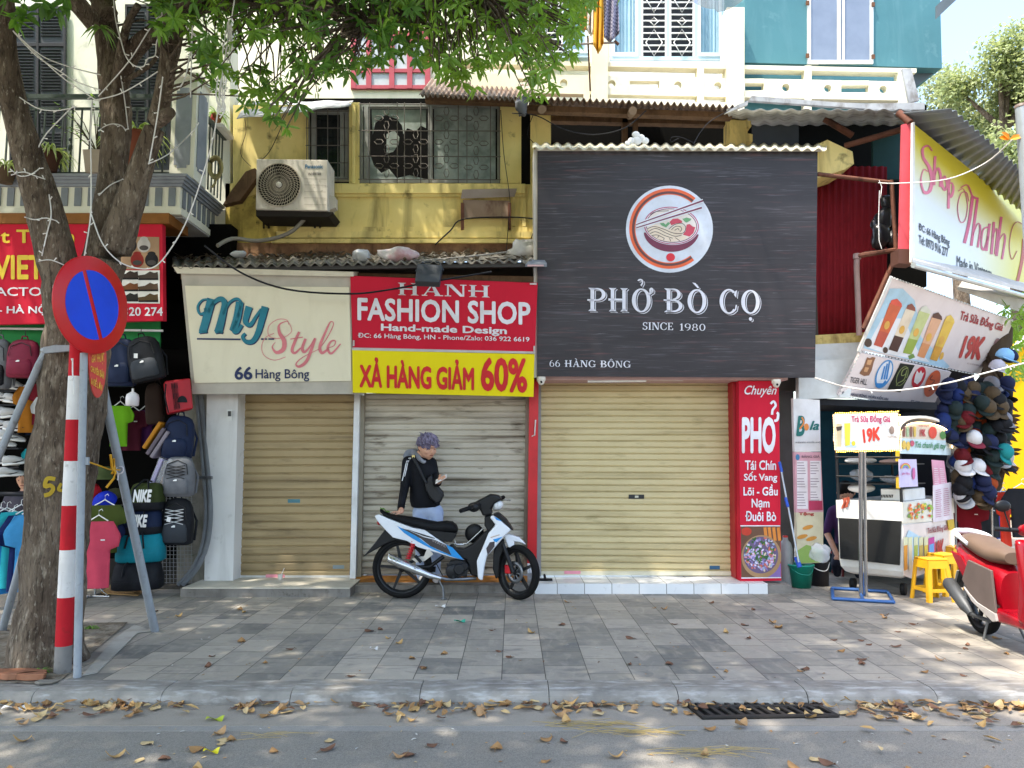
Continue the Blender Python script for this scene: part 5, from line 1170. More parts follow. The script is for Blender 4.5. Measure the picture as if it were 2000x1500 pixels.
b = MB().use(M('6d6f6c', .8)); b.pp([(1520, 1140), (1552, 1140), (1550, 742), (1520, 742)], 9.6, .2); b.build('side_pier', co)
b = MB().use(M('1e3c3b', .7)); b.pp([(1705, 350), (1765, 350), (1765, 250), (1705, 262)], 9.8, .05); b.build('green_boarding', co)
sheet('roof', co, M('6f7478', .5, v='565a5c'), P(1745, 222, 8.35), P(2080, 478, 12.9), P(2080, 408, 10.6), P(1858, 212, 7.7), 26, .02)
sheet('roof', co, GALV, P(1418, 214, 8.5), P(1780, 214, 8.4), P(1776, 244, 10), P(1430, 244, 10), 12, .012)
b = MB().use(GALV); b.pp([(1462, 196), (1690, 212), (1690, 202), (1640, 200), (1468, 187)], 8.6, .05); b.pp([(1690, 214), (1806, 214), (1806, 200), (1690, 202)], 8.7, .04); b.pp([(1415, 222), (1460, 205), (1462, 196), (1440, 205)], 8.45, .03); b.build('edge_strip', co)
b = MB().use(RUSTB); b.tube([P(1610, 232, 9.2), P(1665, 265, 9.2)], .04, 6); b.tube([P(1650, 285, 9.0), P(1765, 252, 8.6)], .035, 6); b.tube([P(1755, 220, 8.3), P(1778, 240, 8.2)], .04, 8); b.build('rafter', co)
b = MB().use(M('b59c98', .6)); b.tube([P(1674, 498, 8.95), P(1673, 520, 8.95), P(1678, 655, 9.05)], .032, 10); b.tube([P(1674, 496, 8.95), P(1674, 506, 8.95)], .045, 10); b.build('downpipe', co)
rk = thing('steel_rack', 'brown angle iron rack holding black plastic bags next to the red wall', 'rack', P(1715, 640, 8.7))
b = MB().use(RUSTB)
for q in ([(1597, 340), (1742, 357)], [(1741, 352), (1750, 490)], [(1678, 500), (1760, 486)], [(1754, 490), (1686, 642)]): b.tube([P(x, y, 8.55) for x, y in q], .026, 4)
b.hexa([P(1676, 500, 8.5), P(1758, 488, 8.5), P(1764, 484, 9.1), P(1690, 495, 9.1), P(1676, 496, 8.5), P(1758, 484, 8.5), P(1764, 480, 9.1), P(1690, 491, 9.1)]); b.build('frame', rk)
b = MB().use(M('5b3d33', .7)); b.pp([(1755, 514), (1786, 516), (1786, 487), (1755, 486)], 8.2, .18); b.build('bracket', rk)
PLB = M('1b1d21', .3); t = thing('plastic_bags', 'heap of black plastic bags stuffed in the steel rack', 'plastic bags', P(1725, 485, 8.8)); b = MB().use(PLB)
for x, y, r_ in ((1720, 462, .12), (1726, 425, .10), (1730, 395, .08), (1708, 440, .05), (1742, 470, .1)): 
    c = P(x, y, 8.8); n0 = len(b.v); b.ball(c, r_, 14, (1, .8, 1.3))
    for i in range(n0, len(b.v)): b.v[i] = c + (b.v[i] - c) * (1 + .45 * noise.noise(b.v[i] * 9))
b.build('bags', t)
b = MB().use(M('e6e4e0', .4)); b.tube([P(x, y, 8.45) for x, y in ((1717, 352), (1722, 365), (1720, 388), (1718, 372), (1716, 430), (1717, 470), (1722, 486))], .005, 5); o = b.build('light_string'); tag(o, 'short white light string dangling from the brown rack', 'light string')
# Shop Thanh sign
ss = thing('shop_sign', 'long white and yellow sign with pink script running down the side street', 'sign', P(1785, 510, 8.2))
PS = Pl((1785, 242, 8.2), (1785, 508, 8.2), (2000, 556, 11.8))
m = Mt('shop_sign_print', 'd5dbe2', .4); gx_ = node(m.t, 'SeparateXYZ'); m.link(m.co, gx_.inputs[0]); zr_ = node(m.t, 'MapRange'); m.link(gx_.outputs[2], zr_.inputs[0]); zr_.inputs[1].default_value = .7; zr_.inputs[2].default_value = 1.4; ad = node(m.t, 'MapRange'); m.link(gx_.outputs[0], ad.inputs[0]); ad.inputs[1].default_value = 1.2; ad.inputs[2].default_value = 3.2; mx_ = node(m.t, 'Math', operation='MAXIMUM'); m.link(zr_.outputs[0], mx_.inputs[0]); m.link(ad.outputs[0], mx_.inputs[1]); m.mix(mx_.outputs[0], 'd8cc3a'); SSP = m.done()
b = MB().use(SSP); b.pp([(1785, 508), (2090, 570), (2090, 488), (1785, 242)], PS, .012); fs = b.build('face', ss)
b = MB().use(M('c9545c', .6, v='b8474f')); b.pp([(1756, 490), (1784, 495), (1784, 239), (1762, 243)], 8.205, .03); b.build('red_end', ss)
b = MB().use(M('e2e0da', .5)); b.pp([(1780, 512), (1787, 513), (1787, 238), (1783, 240)], PS, .02, .012); b.pp([(1785, 515), (2090, 578), (2090, 570), (1785, 508)], PS, .03, .012); b.build('frame', ss)
def Z4(pts): return [(1400 + x / 3, y / 3) for x, y in pts]
b = MB().use(M('d9738f', .5))
def k4(pts, *w_):
    c = crv(Z4(pts), 6); n = len(c); b.ribbon(c, [w_[min(int(i / n * len(w_)), len(w_) - 1)] for i in range(n)], PS, .006)
k4([(1262, 885), (1240, 855), (1208, 870), (1212, 925), (1245, 980), (1262, 1050), (1248, 1118), (1215, 1125), (1197, 1060), (1212, 995), (1238, 1005)], 3, 4, 5, 6, 7, 7, 6, 4, 2, 2)
k4([(1280, 915), (1276, 1000), (1272, 1085)], 5, 6); k4([(1277, 1030), (1296, 985), (1312, 1030), (1310, 1095)], 3, 5, 5)
k4([(1336, 1030), (1320, 1065), (1334, 1112), (1350, 1085), (1336, 1030)], 4, 5, 4); k4([(1362, 1045), (1360, 1130), (1358, 1222)], 5, 5); k4([(1362, 1075), (1380, 1075), (1386, 1115), (1372, 1155), (1360, 1130)], 3, 5, 4)
b.use(M('c9527a', .5))
k4([(1478, 1180), (1465, 1130), (1432, 1135), (1412, 1210), (1425, 1295), (1455, 1290), (1470, 1200), (1448, 1110), (1415, 1120)], 1.5, 1.5); k4([(1430, 1100), (1470, 1085), (1500, 1150), (1535, 1165)], 2, 3, 4); k4([(1500, 1150), (1482, 1290), (1452, 1425)], 6, 6)
for a0, a1, b0, b1 in ((1528, 1170, 1492, 1440), (1600, 1310, 1580, 1470), (1625, 1300, 1610, 1490), (1668, 1270, 1640, 1500)): k4([(a0, a1), ((a0 + b0) / 2, (a1 + b1) / 2), (b0, b1)], 5, 5)
k4([(1500, 1380), (1530, 1310), (1545, 1340), (1530, 1450)], 2, 4); k4([(1590, 1330), (1560, 1350), (1552, 1440), (1570, 1460), (1592, 1380)], 3, 4); k4([(1612, 1400), (1638, 1340), (1645, 1370), (1632, 1490)], 2, 4); k4([(1648, 1420), (1680, 1370), (1690, 1400), (1672, 1520)], 2, 4)
b.use(M('b8452f', .5)); k4([(1800, 1320), (1760, 1300), (1730, 1340), (1715, 1440), (1730, 1520), (1760, 1470)], 1.5, 1.5); k4([(1800, 1400), (1790, 1520), (1760, 1660)], 6, 6)
b.use(M('33323a', .5)); b.text('ĐC: 66 Hàng Bông', [(1795, 435), (1855, 465), (1855, 486), (1795, 453)], PS, .006, .02); b.text('Tel: 0973 916 277', [(1795, 458), (1852, 485), (1852, 503), (1795, 475)], PS, .006, .02); b.text('Made in Vietnam', [(1869, 499), (1937, 524), (1937, 545), (1869, 520)], PS, .006, .01)
b.build('lettering', fs, fix=False)
# white awning under it
aw2 = thing('white_awning', 'rolled white awning with aluminium rail under the pink script sign', 'awning', P(1900, 560, 9.0))
b = MB().use(M('c9c6c0', .6)); b.hexa([P(1782, 512, 8.0), P(2080, 590, 10.8), P(2080, 585, 11.6), P(1800, 500, 9.2), P(1782, 506, 8.0), P(2080, 582, 10.8), P(2080, 577, 11.6), P(1800, 494, 9.2)]); b.hexa([P(1870, 566, 9.6), P(2080, 640, 11), P(2080, 620, 11.8), P(1880, 552, 10.6), P(1870, 562, 9.6), P(2080, 600, 11), P(2080, 590, 11.8), P(1880, 548, 10.6)]); b.build('cloth', aw2)
b = MB().use(M('c4c7c9', .3, .7)); b.tube([P(1784, 518, 7.95), P(2080, 600, 10.7)], .03, 8); b.build('rail', aw2)
# tilted milk tea banners
def Z5(pts): return [(1500 + x / 3.948, 480 + y / 3.948) for x, y in pts]
PM = Pl((1742, 543, 8.25), (1978, 628, 10.2), (1678, 683, 8.7)); PN = Pl((1682, 690, 8.72), (1857, 728, 9.9), (1637, 771, 9.0))
BNW = M('d9cfcf', .5, v='cfc3c3'); DRD = M('a3303a', .5)
mt = thing('milk_tea_banner', 'tilted banner picturing five milk tea cups and 19K under the awning', 'banner', P(1830, 735, 9.2))
b = MB().use(BNW); b.pp([(1678, 684), (1936, 736), (1979, 627), (1742, 543)], PM, .03); fm = b.build('face', mt)
b = MB().use(M('a9cbe0', .5)); b.flat(Z5([(735, 790), (760, 700), (890, 440), (940, 330), (1040, 330), (1130, 420), (1160, 560), (1180, 700), (1400, 930), (1380, 950)]), PM, .003); b.use(M('dcdfe6', .5)); b.flat(Z5([(760, 780), (880, 560), (1050, 560), (1150, 800), (1250, 900), (900, 830)]), PM, .004)
for q, body, low, top in ((((940, 440), (1035, 462), (880, 785), (815, 765)), 'c9603a', 'b5503f', 'd9543f'), (((1065, 478), (1140, 495), (998, 820), (930, 800)), 'ddd0bc', '4a2f28', '8a4a3a'), (((1170, 495), (1255, 515), (1105, 840), (1040, 825)), 'bfc98c', '93a84a', 'd0d3c4'), (((1265, 545), (1345, 562), (1205, 868), (1150, 850)), 'd9a988', 'd08f62', '5a3a30'), (((1365, 565), (1440, 585), (1303, 890), (1248, 875)), 'dcb84e', 'd09a3a', 'e3c45a')):
    b.use(M(body, .5)); b.flat(Z5(q), PM, .006); a_, b_, c_, d_ = q; f = lambda p, r_, k: (p[0] + (r_[0] - p[0]) * k, p[1] + (r_[1] - p[1]) * k)
    b.use(M(low, .5)); b.flat(Z5([f(a_, d_, .66), f(b_, c_, .66), c_, d_]), PM, .0075); b.use(M(top, .5)); b.flat(Z5([(a_[0] + 2, a_[1] + 8), (a_[0] + 12, a_[1] - 20), ((a_[0] + b_[0]) / 2 + 8, a_[1] - 32), (b_[0] - 4, b_[1] - 16), (b_[0] - 2, b_[1] + 12)]), PM, .008)
    b.use(M('d9a94e', .5)); m_ = f(f(a_, b_, .5), f(d_, c_, .5), .5); b.flat(Z5(ell(m_[0], m_[1], 20, 34, 14, tilt=20)), PM, .0085)
b.use(M('4a3a30', .5)); b.flat(Z5(ell(772, 748, 30, 34, 16)), PM, .006); b.flat(Z5(ell(905, 805, 20, 24, 12)), PM, .006); b.use(M('6f8f4a', .5)); b.flat(Z5([(1080, 850), (1120, 830), (1135, 860), (1090, 878)]), PM, .006); b.use(M('d8a84a', .5)); b.flat(Z5(ell(1340, 850, 14, 32, 12, tilt=20)), PM, .006)
b.build('drink_pictures', fm, fix=False)
b = MB().use(DRD); b.text('Trà Sữa Đồng Giá', Z5([(1500, 480), (1828, 592), (1800, 675), (1470, 590)]), PM, .006, .03); b.use(M('b8403f', .5)); b.text('19K', Z5([(1525, 690), (1692, 700), (1632, 885), (1468, 868)]), PM, .006, .06); b.use(M('8a6a6e', .5)); b.text('ĐC: 66 HÀNG BÔNG, HOÀN KIẾM, HN', Z5([(1540, 895), (1712, 930), (1708, 945), (1535, 912)]), PM, .006); b.text('TIGER HILL', Z5([(1690, 825), (1755, 840), (1752, 855), (1687, 842)]), PM, .006)
b.flat(Z5(ell(1762, 760, 22, 50, 16, tilt=18)), PM, .006); b.build('lettering', fm, fix=False)
LSH = M('c9c9c6', .5)
def lash(o_, pl, p_, q_, n):
    b = MB().use(LSH)
    for i in range(n):
        f0, f1 = (i + .1) / n, (i + .6) / n; b.tube([pl.hit(p_[0] + (q_[0] - p_[0]) * f, p_[1] + (q_[1] - p_[1]) * f, .012) for f in (f0, f1)], .009, 5)
    b.build('lashing', o_)
lash(mt, PM, (1740, 541), (1980, 626), 44); lash(mt, PM, (1678, 686), (1936, 738), 40)
b = MB().use(M('dfe0de', .4)); b.tube([PM.hit(1741, 540, .02), PM.hit(1677, 686, .02)], .018, 8); b.build('edge_tube', mt)
mn = thing('brand_banner', 'smaller tilted banner with a row of five emblems below the milk tea banner', 'banner', P(1740, 795, 9.4))
b = MB().use(BNW); b.pp([(1637, 771), (1820, 798), (1858, 727), (1681, 689)], PN, .03); fn_ = b.build('face', mn)
b = MB().use(M('8a6248', .5)); b.flat(Z5([(765, 860), (785, 868), (805, 858), (830, 862), (815, 900), (800, 960), (780, 1000), (740, 1005), (705, 985), (740, 930)]), PN, .005); b.use(M('c79a72', .5)); b.flat(Z5([(770, 880), (805, 880), (790, 920), (760, 915)]), PN, .007); b.flat(Z5([(750, 935), (780, 940), (765, 975), (738, 970)]), PN, .007)
b.use(M('4f8fc9', .5)); b.flat(Z5(ell(895, 990, 58, 118, 32, tilt=24)), PN, .005); b.use(M('d5dbe6', .5)); b.flat(Z5(ell(897, 985, 48, 100, 32, tilt=24)), PN, .006); b.use(M('3f86c9', .5)); b.flat(Z5([(835, 1060), (885, 1060), (905, 1035), (915, 1050), (890, 1085), (850, 1095), (828, 1085)]), PN, .007)
for x in (880, 900, 918): b.flat(Z5([(x - 12, 1030), (x + 2, 1032), (x + 26, 930 - (x - 880)), (x + 14, 928 - (x - 880))]), PN, .007)
b.use(M('22251f', .5)); b.flat(Z5([(1022, 906), (1132, 921), (1022, 1130), (920, 1112)]), PN, .005); b.use(M('8f9a62', .5)); b.ribbon(crv(Z5([(1080, 940), (1040, 960), (1030, 1000), (1060, 990), (1070, 960), (1050, 1030), (1000, 1060), (990, 1080)]), 5), 1.6, PN, .007); b.ribbon(Z5(ell(1035, 1005, 36, 78, 30, tilt=24)), 1.2, PN, .007)
b.use(M('c22f3c', .5)); b.flat(Z5(ell(1163, 1016, 44, 88, 30, tilt=24)), PN, .005); b.use(M('e2dcdc', .5)); b.flat(Z5([(1150, 960), (1165, 985), (1180, 960), (1190, 985), (1205, 975), (1180, 1040), (1150, 1070), (1125, 1050), (1135, 1000)]), PN, .007)
b.use(M('cf5a33', .5)); b.flat(Z5(ell(1267, 1063, 50, 110, 30, tilt=24)), PN, .005); b.use(M('7a2a22', .5)); b.ribbon(crv(Z5([(1270, 1000), (1250, 1030), (1285, 1040), (1255, 1080), (1275, 1090), (1240, 1120)]), 5), 2, PN, .007)
b.build('emblems', fn_, fix=False)
b = MB().use(M('4f4a4c', .5)); b.text('TIGER HILL', Z5([(640, 1010), (770, 1030), (760, 1075), (628, 1055)]), PN, .006, .01); b.use(M('2f3350', .5)); b.text('ĐC: 66 HÀNG BÔNG, HOÀN KIẾM, HN', Z5([(578, 1112), (932, 1162), (925, 1196), (570, 1150)]), PN, .006, .015); b.text('ĐT: 0982.10.24.97', Z5([(1105, 1188), (1240, 1208), (1232, 1232), (1098, 1215)]), PN, .006, .01); b.build('lettering', fn_, fix=False)
lash(mn, PN, (1637, 773), (1820, 800), 34); lash(mn, PN, (1681, 688), (1640, 768), 12)
# Bola panel and menus
bo = thing('menu_stand', 'tall narrow white panel with Bola logo above a pink menu', 'sign panel', P(1580, 1100, 8.95)); PB2 = Pl((1549, 780, 8.95), (1602, 780, 9.05), (1552, 1100, 8.95))
b = MB().use(M('dfdcda', .5)); b.pp([(1552, 882), (1603, 882), (1601, 781), (1549, 778)], PB2, .04); b.use(M('d9a5b0', .5)); b.pp([(1555, 1001), (1608, 1000), (1603, 883), (1552, 883)], PB2, .04); b.use(M('cfc7a8', .5)); b.pp([(1558, 1101), (1608, 1099), (1608, 1000), (1555, 1001)], PB2, .04); o = b.build('board', bo)
b = MB().use(M('1f6e66', .5)); b.text('B', (1555, 812, 1572, 852), PB2, .006, .04, .2); b.text('la', (1581, 822, 1600, 840), PB2, .006, .03, .3); b.use(M('e0873f', .5)); b.flat(ell(1575, 834, 5, 7, 16), PB2, .007); b.ribbon(crv([(1566, 815), (1570, 825), (1562, 838)], 5), 3, PB2, .009); b.use(M('5a5a60', .5)); b.text('66 HÀNG BÔNG - HOÀN KIẾM - HÀ NỘI', (1554, 861, 1602, 866), PB2, .006, .01)
b.use(M('7a6470', .5)); b.text('BẢNG GIÁ', (1566, 888, 1601, 894), PB2, .006, .02)
b.use(M('4a86b0', .5)); b.flat(ell(1558, 893, 4, 6, 14), PB2, .006); b.use(M('e6dfe2', .5))
for x in (1556, 1582): b.flat([(x, 900), (x + 21, 900), (x + 22, 994), (x + 1, 994)], PB2, .005)
b.use(M('8d7a84', .5))
for i in range(17):
    y = 904 + i * 5.2
    if i not in (5, 10): b.ribbon([(1557, y), (1570 + (i * 7) % 6, y)], 1.3, PB2, .007); b.ribbon([(1583, y), (1600 - (i * 5) % 7, y)], 1.3, PB2, .007)
b.use(M('b5385a', .5)); b.flat([(1580, 978), (1606, 978), (1607, 996), (1580, 997)], PB2, .008); b.use(M('a82a2c', .5)); b.text('Tặng', (1560, 1000, 1590, 1008), PB2, .006, .03); b.use(M('c98a3a', .5))
for x, y in ((1578, 1030), (1567, 1048), (1585, 1052)): b.flat(ell(x, y, 11, 4, 12, tilt=-15), PB2, .006)
b.use(M('8fae5a', .5)); b.flat([(1558, 1075), (1575, 1064), (1606, 1072), (1607, 1098), (1559, 1100)], PB2, .005); b.build('print', o, fix=False)
# small things between the red panel and the cart
gc = thing('gas_cylinder', 'grey gas cylinder with red valve standing in the gap by the red panel', 'gas cylinder', G(1538, 1146)); c = G(1537, 1145); b = MB().use(M('8d918f', .5)); b.lathe([(.07, 0), (.08, .02), (.08, .42), (.06, .5), (.03, .53), (.03, .56), (0, .56)], c, 18); b.build('tank', gc); b = MB().use(M('b52a22', .5)); b.tube([c + Vector((-.03, -.06, .36)), c + Vector((.03, -.06, .36))], .012, 6); b.lathe([(.03, .56), (.03, .58), (0, .58)], c, 12); b.build('valve', gc)
mo = thing('mop', 'blue and silver mop leaning into the green bucket', 'mop', G(1565, 1145)); b = MB().use(M('a9adb2', .3, .6)); b.tube([P(1523, 905, 8.7), P(1560, 1098, 8.45)], .011, 8); b.build('pole', mo); b = MB().use(M('1f4fb8', .4))
for (a_, c_) in (((1522, 902), (1527, 922)), ((1534, 972), (1539, 990)), ((1555, 1088), (1562, 1108))): b.tube([P(*a_, 8.7 if a_[1] < 950 else 8.5), P(*c_, 8.68 if a_[1] < 950 else 8.46)], .017 if a_[1] < 1080 else .026, 8)
b.build('grip', mo)
def bucket(name, label, c, r0, r1, h_, mat, hm):
    t = thing('bucket', label, 'bucket', c); b = MB().use(mat); b.lathe([(r0 - .006, .006), (r0, 0), (r1, h_ * .92), (r1 + .012, h_ * .93), (r1 + .012, h_), (r1 - .004, h_), (r0 - .006, .02), (0, .02)], c, 28); b.build('pail', t)
    b = MB().use(hm); b.tube(crv([tuple(c + Vector((-r1, 0, h_ * .95))), tuple(c + Vector((-r1 * .6, -r1 * .9, h_ * .68))), tuple(c + Vector((r1 * .3, -r1 * 1.1, h_ * .62))), tuple(c + Vector((r1 * .95, -.05, h_ * .93)))], 6), .006, 6); b.build('handle', t); return t
bucket('green', 'turquoise plastic bucket with the mop standing in it', G(1565, 1147), .105, .14, .265, M('17927c', .4), M('15806e', .4)); bucket('dark', 'dark lattice bucket stuffed with a clear plastic bag', G(1600, 1143), .105, .12, .30, M('2b2930', .5), M('c9c9c6', .4))
cl = Mt('clear_plastic', 'dfe3e6', .12); cl.done(); cl.b.inputs['Alpha'].default_value = .42; CLR = cl.m
def crumple(name, label, c, r_, sc=(1, 1, 1), mat=None, k=.5, f=9, cat='plastic bag'):
    b = MB().use(mat or CLR); b.ball(c, r_, 22, sc)
    for i, v in enumerate(b.v): b.v[i] = c + (v - c) * (1 + k * noise.noise(v * f) + k * .5 * noise.noise(v * f * 2.7))
    o = b.build(name, org=c - Vector((0, 0, r_ * sc[2]))); return tag(o, label, cat)
crumple('plastic_bag', 'clear crumpled plastic bag on the dark lattice bucket', P(1600, 1080, 8.55), .115, (1, 1, .85))
# lit stand sign
st = thing('sign_stand', 'white milk tea stand sign edged with warm lights on two chrome poles', 'stand sign', G(1685, 1165)); PT2 = Pl((1632, 809, 7.95), (1755, 807, 7.95), (1634, 880, 7.97))
b = MB().use(M('e9e7e4', .5)); b.pp([(1634, 880), (1757, 878), (1754, 806), (1630, 809)], PT2, .05); o = b.build('panel', st)
b = MB().use(M('c02a6a', .5)); b.text('Trà Sữa Đồng Giá', (1663, 809, 1739, 828), PT2, .006, .025); b.use(M('d03a2a', .5)); b.text('19K', [(1684, 838), (1720, 832), (1719, 860), (1687, 866)], PT2, .006, .05); b.use(M('9a8478', .5)); b.text('ĐC: 66 HÀNG BÔNG, HOÀN KIẾM, HN', (1698, 867, 1750, 871), PT2, .006); b.text('TIGER HILL', (1732, 851, 1754, 855), PT2, .006); b.flat(ell(1742, 840, 5, 8, 12), PT2, .006)
b.use(M('d9c9a0', .5)); b.flat([(1634, 828), (1644, 828), (1643, 872), (1635, 872)], PT2, .006); b.use(M('4a3a30', .5)); b.flat([(1633, 834), (1645, 832), (1643, 840), (1635, 842)], PT2, .007); b.use(M('e0d94a', .5)); b.flat([(1649, 827), (1661, 826), (1660, 870), (1651, 871)], PT2, .006); b.use(M('e0c93a', .5)); b.flat(ell(1667, 866, 4, 5, 10), PT2, .006); b.use(M('b5cfe6', .5)); b.flat([(1650, 874), (1662, 862), (1676, 874)], PT2, .005); b.build('print', o, fix=False)
b = MB().use(emit('ffc24a', 5.0))
for x0, y0, x1, y1, n in ((1630, 807, 1756, 804, 30), (1632, 882, 1758, 880, 30), (1628, 810, 1631, 880, 14), (1757, 808, 1760, 880, 14)):
    for i in range(n): f = (i + .5) / n; b.ball(PT2.hit(x0 + (x1 - x0) * f, y0 + (y1 - y0) * f + rnd.uniform(-.8, .8), .01), .0055, 6)
b.build('fairy_lights', o, fix=False)
b = MB().use(CHR)
q = G(1684, 1164)
b.tube([q + Vector((-.012, 0, .0)), P(1681, 880, 7.98)], .021, 10); b.tube([G(1692, 1166), P(1688, 880, 7.98)], .017, 10); b.build('poles', st)
b = MB().use(M('3d6aa8', .5, v='355a8e')); F4 = [G(1625, 1152), G(1734, 1159), G(1746, 1180), G(1627, 1173)]
for i in range(4): b.tube([F4[i] + Vector((0, 0, .02)), F4[(i + 1) % 4] + Vector((0, 0, .02))], .018, 4)
b.tube([(F4[0] + F4[1]) / 2 + Vector((0, 0, .02)), (F4[2] + F4[3]) / 2 + Vector((0, 0, .02))], .018, 4); b.tube([q, q + Vector((0, 0, .25))], .026, 8); b.build('base', st)
# drink cart
ct = thing('drink_cart', 'white milk tea cart with black front panel and arched poster header', 'cart', G(1745, 1150))
PL_ = Pl((1762, 1000, 8.35), (1636, 1000, 8.80), (1762, 900, 8.35)); PR_ = Pl((1762, 1000, 8.35), (1862, 1000, 9.55), (1762, 900, 8.35))
c0 = PL_.hit(1762, 1000); dl = (PL_.hit(1636, 1000) - c0); dl.z = 0; dr_ = (PR_.hit(1862, 1000) - c0); dr_.z = 0; zc = lambda y: PL_.hit(1762, y).z
def cpt(u, v, z): q = c0 + dl * u + dr_ * v; return Vector((q.x, q.y, z))
CW2 = M('e2e0da', .4, v='cfcabd'); CBK = M('101214', .2)
z0, z1, z2 = zc(1134), zc(1018), zc(981)
b = MB().use(CW2); rings = []
for z, ins in ((z0, .16), (z0 + .03, .07), (z0 + .09, .015), (z0 + .16, 0), (z1, 0)): rings.append([cpt(ins * .8, ins * .5, z), cpt(1 - ins * .8, ins * .5, z), cpt(1 - ins * .8, 1 - ins * .5, z), cpt(ins * .8, 1 - ins * .5, z)])
b.loft(rings, False); b.build('body', ct)
b = MB().use(M('e6e3dc', .4)); b.loft([[cpt(-.01, -.01, z), cpt(1.01, -.01, z), cpt(1.01, 1.01, z), cpt(-.01, 1.01, z)] for z in (z1 + .002, z2)], False); b.build('counter', ct)
b = MB().use(CBK); b.pp([(1641, 1091), (1757, 1104), (1760, 1018), (1638, 1010)], PL_, .02, .012); b.build('black_panel', ct)
b = MB().use(M('1a1a1c', .4)); zt2 = zc(812)
for u, v in ((.01, .01), (.99, .01), (.99, .99), (.01, .99)): q = cpt(u, v, z2); b.tube([q, Vector((q.x, q.y, zt2 - .06))], .016, 6)
for y in (893, 932): z = zc(y); b.tube([cpt(0, 0, z), cpt(1, 0, z)], .010, 6); b.tube([cpt(1, 0, z), cpt(1, .5, z)], .010, 6)
for y in (908, 948): z = zc(y); b.loft([[cpt(0, .02, z + k), cpt(1, .02, z + k), cpt(1, .45, z + k), cpt(0, .45, z + k)] for k in (0, .012)], False)
b.build('frame', ct)
b = MB().use(CW2)   # arched roof
rings = []
for i in range(13): a = math.pi * i / 12; rings.append([cpt(u, .5 - .51 * math.cos(a), zc(860) + (zt2 - zc(860)) * math.sin(a) ** .6) for u in (-.02, 1.02)])
for i in range(12): b.hexa([rings[i][0], rings[i][1], rings[i + 1][1], rings[i + 1][0]] + [p + Vector((0, 0, .03)) for p in (rings[i][0], rings[i][1], rings[i + 1][1], rings[i + 1][0])])
b.build('roof', ct)
def post(name, quad, col, off=.02, label=None, th=.006):
    b = MB().use(M(col, .5)); b.pp(quad, PR_, th, off); o = b.build(name, ct)
    if label: o['label'] = label
    return o
hd = post('header', [(1760, 858)] + [(1760 + 98 * (1 - math.cos(R(a))) / 2, 862 - 40 * math.sin(R(a)) ** .5 + 6 * (1 - math.cos(R(a)))) for a in range(15, 181, 15)] + [(1857, 864)], 'd9c9b4')
b = MB(); 
for x, c in ((1766, '7a3a2a'), (1773, '9fb58a'), (1780, '8a5a48'), (1787, 'd9b84e')): b.use(M(c, .5)); b.flat([(x - 2.5, 833), (x + 2.5, 834), (x + 2, 853), (x - 2, 853)], PR_, .028)
b.use(M('b5303a', .5)); b.text('19K', (1797, 838, 1808, 853), PR_, .028, .04); b.text('Trà Sữa Đồng Giá', (1794, 829, 1815, 834), PR_, .028, .02); b.use(M('d9452f', .5)); b.flat(ell(1822, 845, 8, 12, 14), PR_, .028); b.use(M('5a8a4a', .5)); b.flat(ell(1842, 850, 6, 8, 12), PR_, .028); b.build('print', hd, fix=False)
b = MB().use(emit('ffd9a0', 3.0)); b.tube([PR_.hit(1760 + 100 * (1 - math.cos(R(a))) / 2, 863 - 43 * math.sin(R(a)) ** .5 + 6 * (1 - math.cos(R(a))), .035) for a in range(40, 181, 10)] , .006, 5); b.tube([PR_.hit(1862, 1032, .03), PR_.hit(1861, 1090, .03)], .006, 5); b.build('light_strip', ct)
h2 = post('header_strip', [(1759, 886), (1857, 889), (1857, 861), (1759, 856)], 'c9dce0', .024)
b = MB().use(M('3f8a5a', .5)); b.text('Trà chanh giã tay', [(1788, 862), (1848, 866), (1848, 880), (1788, 878)], PR_, .034, .02, .35); b.use(M('e0b84a', .5)); b.flat(ell(1766, 869, 4, 9, 12), PR_, .034); b.flat(ell(1774, 871, 4, 9, 12), PR_, .034); b.use(M('c9506a', .5)); b.flat(ell(1782, 866, 4, 6, 12), PR_, .034); b.build('print', h2, fix=False)
rb = post('rainbow_poster', [(1757, 952), (1793, 950), (1790, 897), (1756, 897)], 'c9c0e0', .05)
b = MB()
for i, c in enumerate(('d9603f', 'e0b03a', '6fa84a', '4f86c9', '8a5ab0')): b.use(M(c, .5)); b.ribbon(ell(1769, 915, 9 - i * 1.4, 10 - i * 1.6, 12, 0, 180), 1.4, PR_, .062)
b.use(M('c9609a', .5)); b.text('giao hàng', (1762, 922, 1777, 928), PR_, .062, .02); b.flat(ell(1785, 925, 3, 12, 12), PR_, .062); b.build('print', rb, fix=False)
def menu(o, q, n, col='b5708a'):
    b = MB().use(M(col, .5)); (ax, ay), (bx, by), (cx, cy), (dx, dy) = q
    for k in range(2):
        for i in range(n):
            v = (i + .6) / n; u0 = .08 + .47 * k; u1 = u0 + .30 + .08 * ((i * 7 + k * 3) % 3) / 3; f = lambda u: (((ax * (1 - v) + dx * v) * (1 - u) + (bx * (1 - v) + cx * v) * u), ((ay * (1 - v) + dy * v) * (1 - u) + (by * (1 - v) + cy * v) * u)); b.ribbon([f(u0), f(u1)], 1.1, PR_, .036)
    b.build('print', o, fix=False)
m1 = post('menu_sheet', [(1824, 948), (1850, 946), (1844, 900), (1820, 898)], 'd99ab0', .024); menu(m1, [(1822, 912), (1846, 914), (1849, 944), (1824, 946)], 8, 'efe6ea')
m2 = post('menu_sheet', [(1823, 1020), (1860, 1014), (1858, 942), (1823, 948)], 'dcd2d9', .03); menu(m2, [(1825, 956), (1857, 950), (1859, 1006), (1825, 1012)], 14)
m2['label'] = 'pale menu sheet with small pink lines'; m1['label'] = 'pink menu sheet clipped under the header'
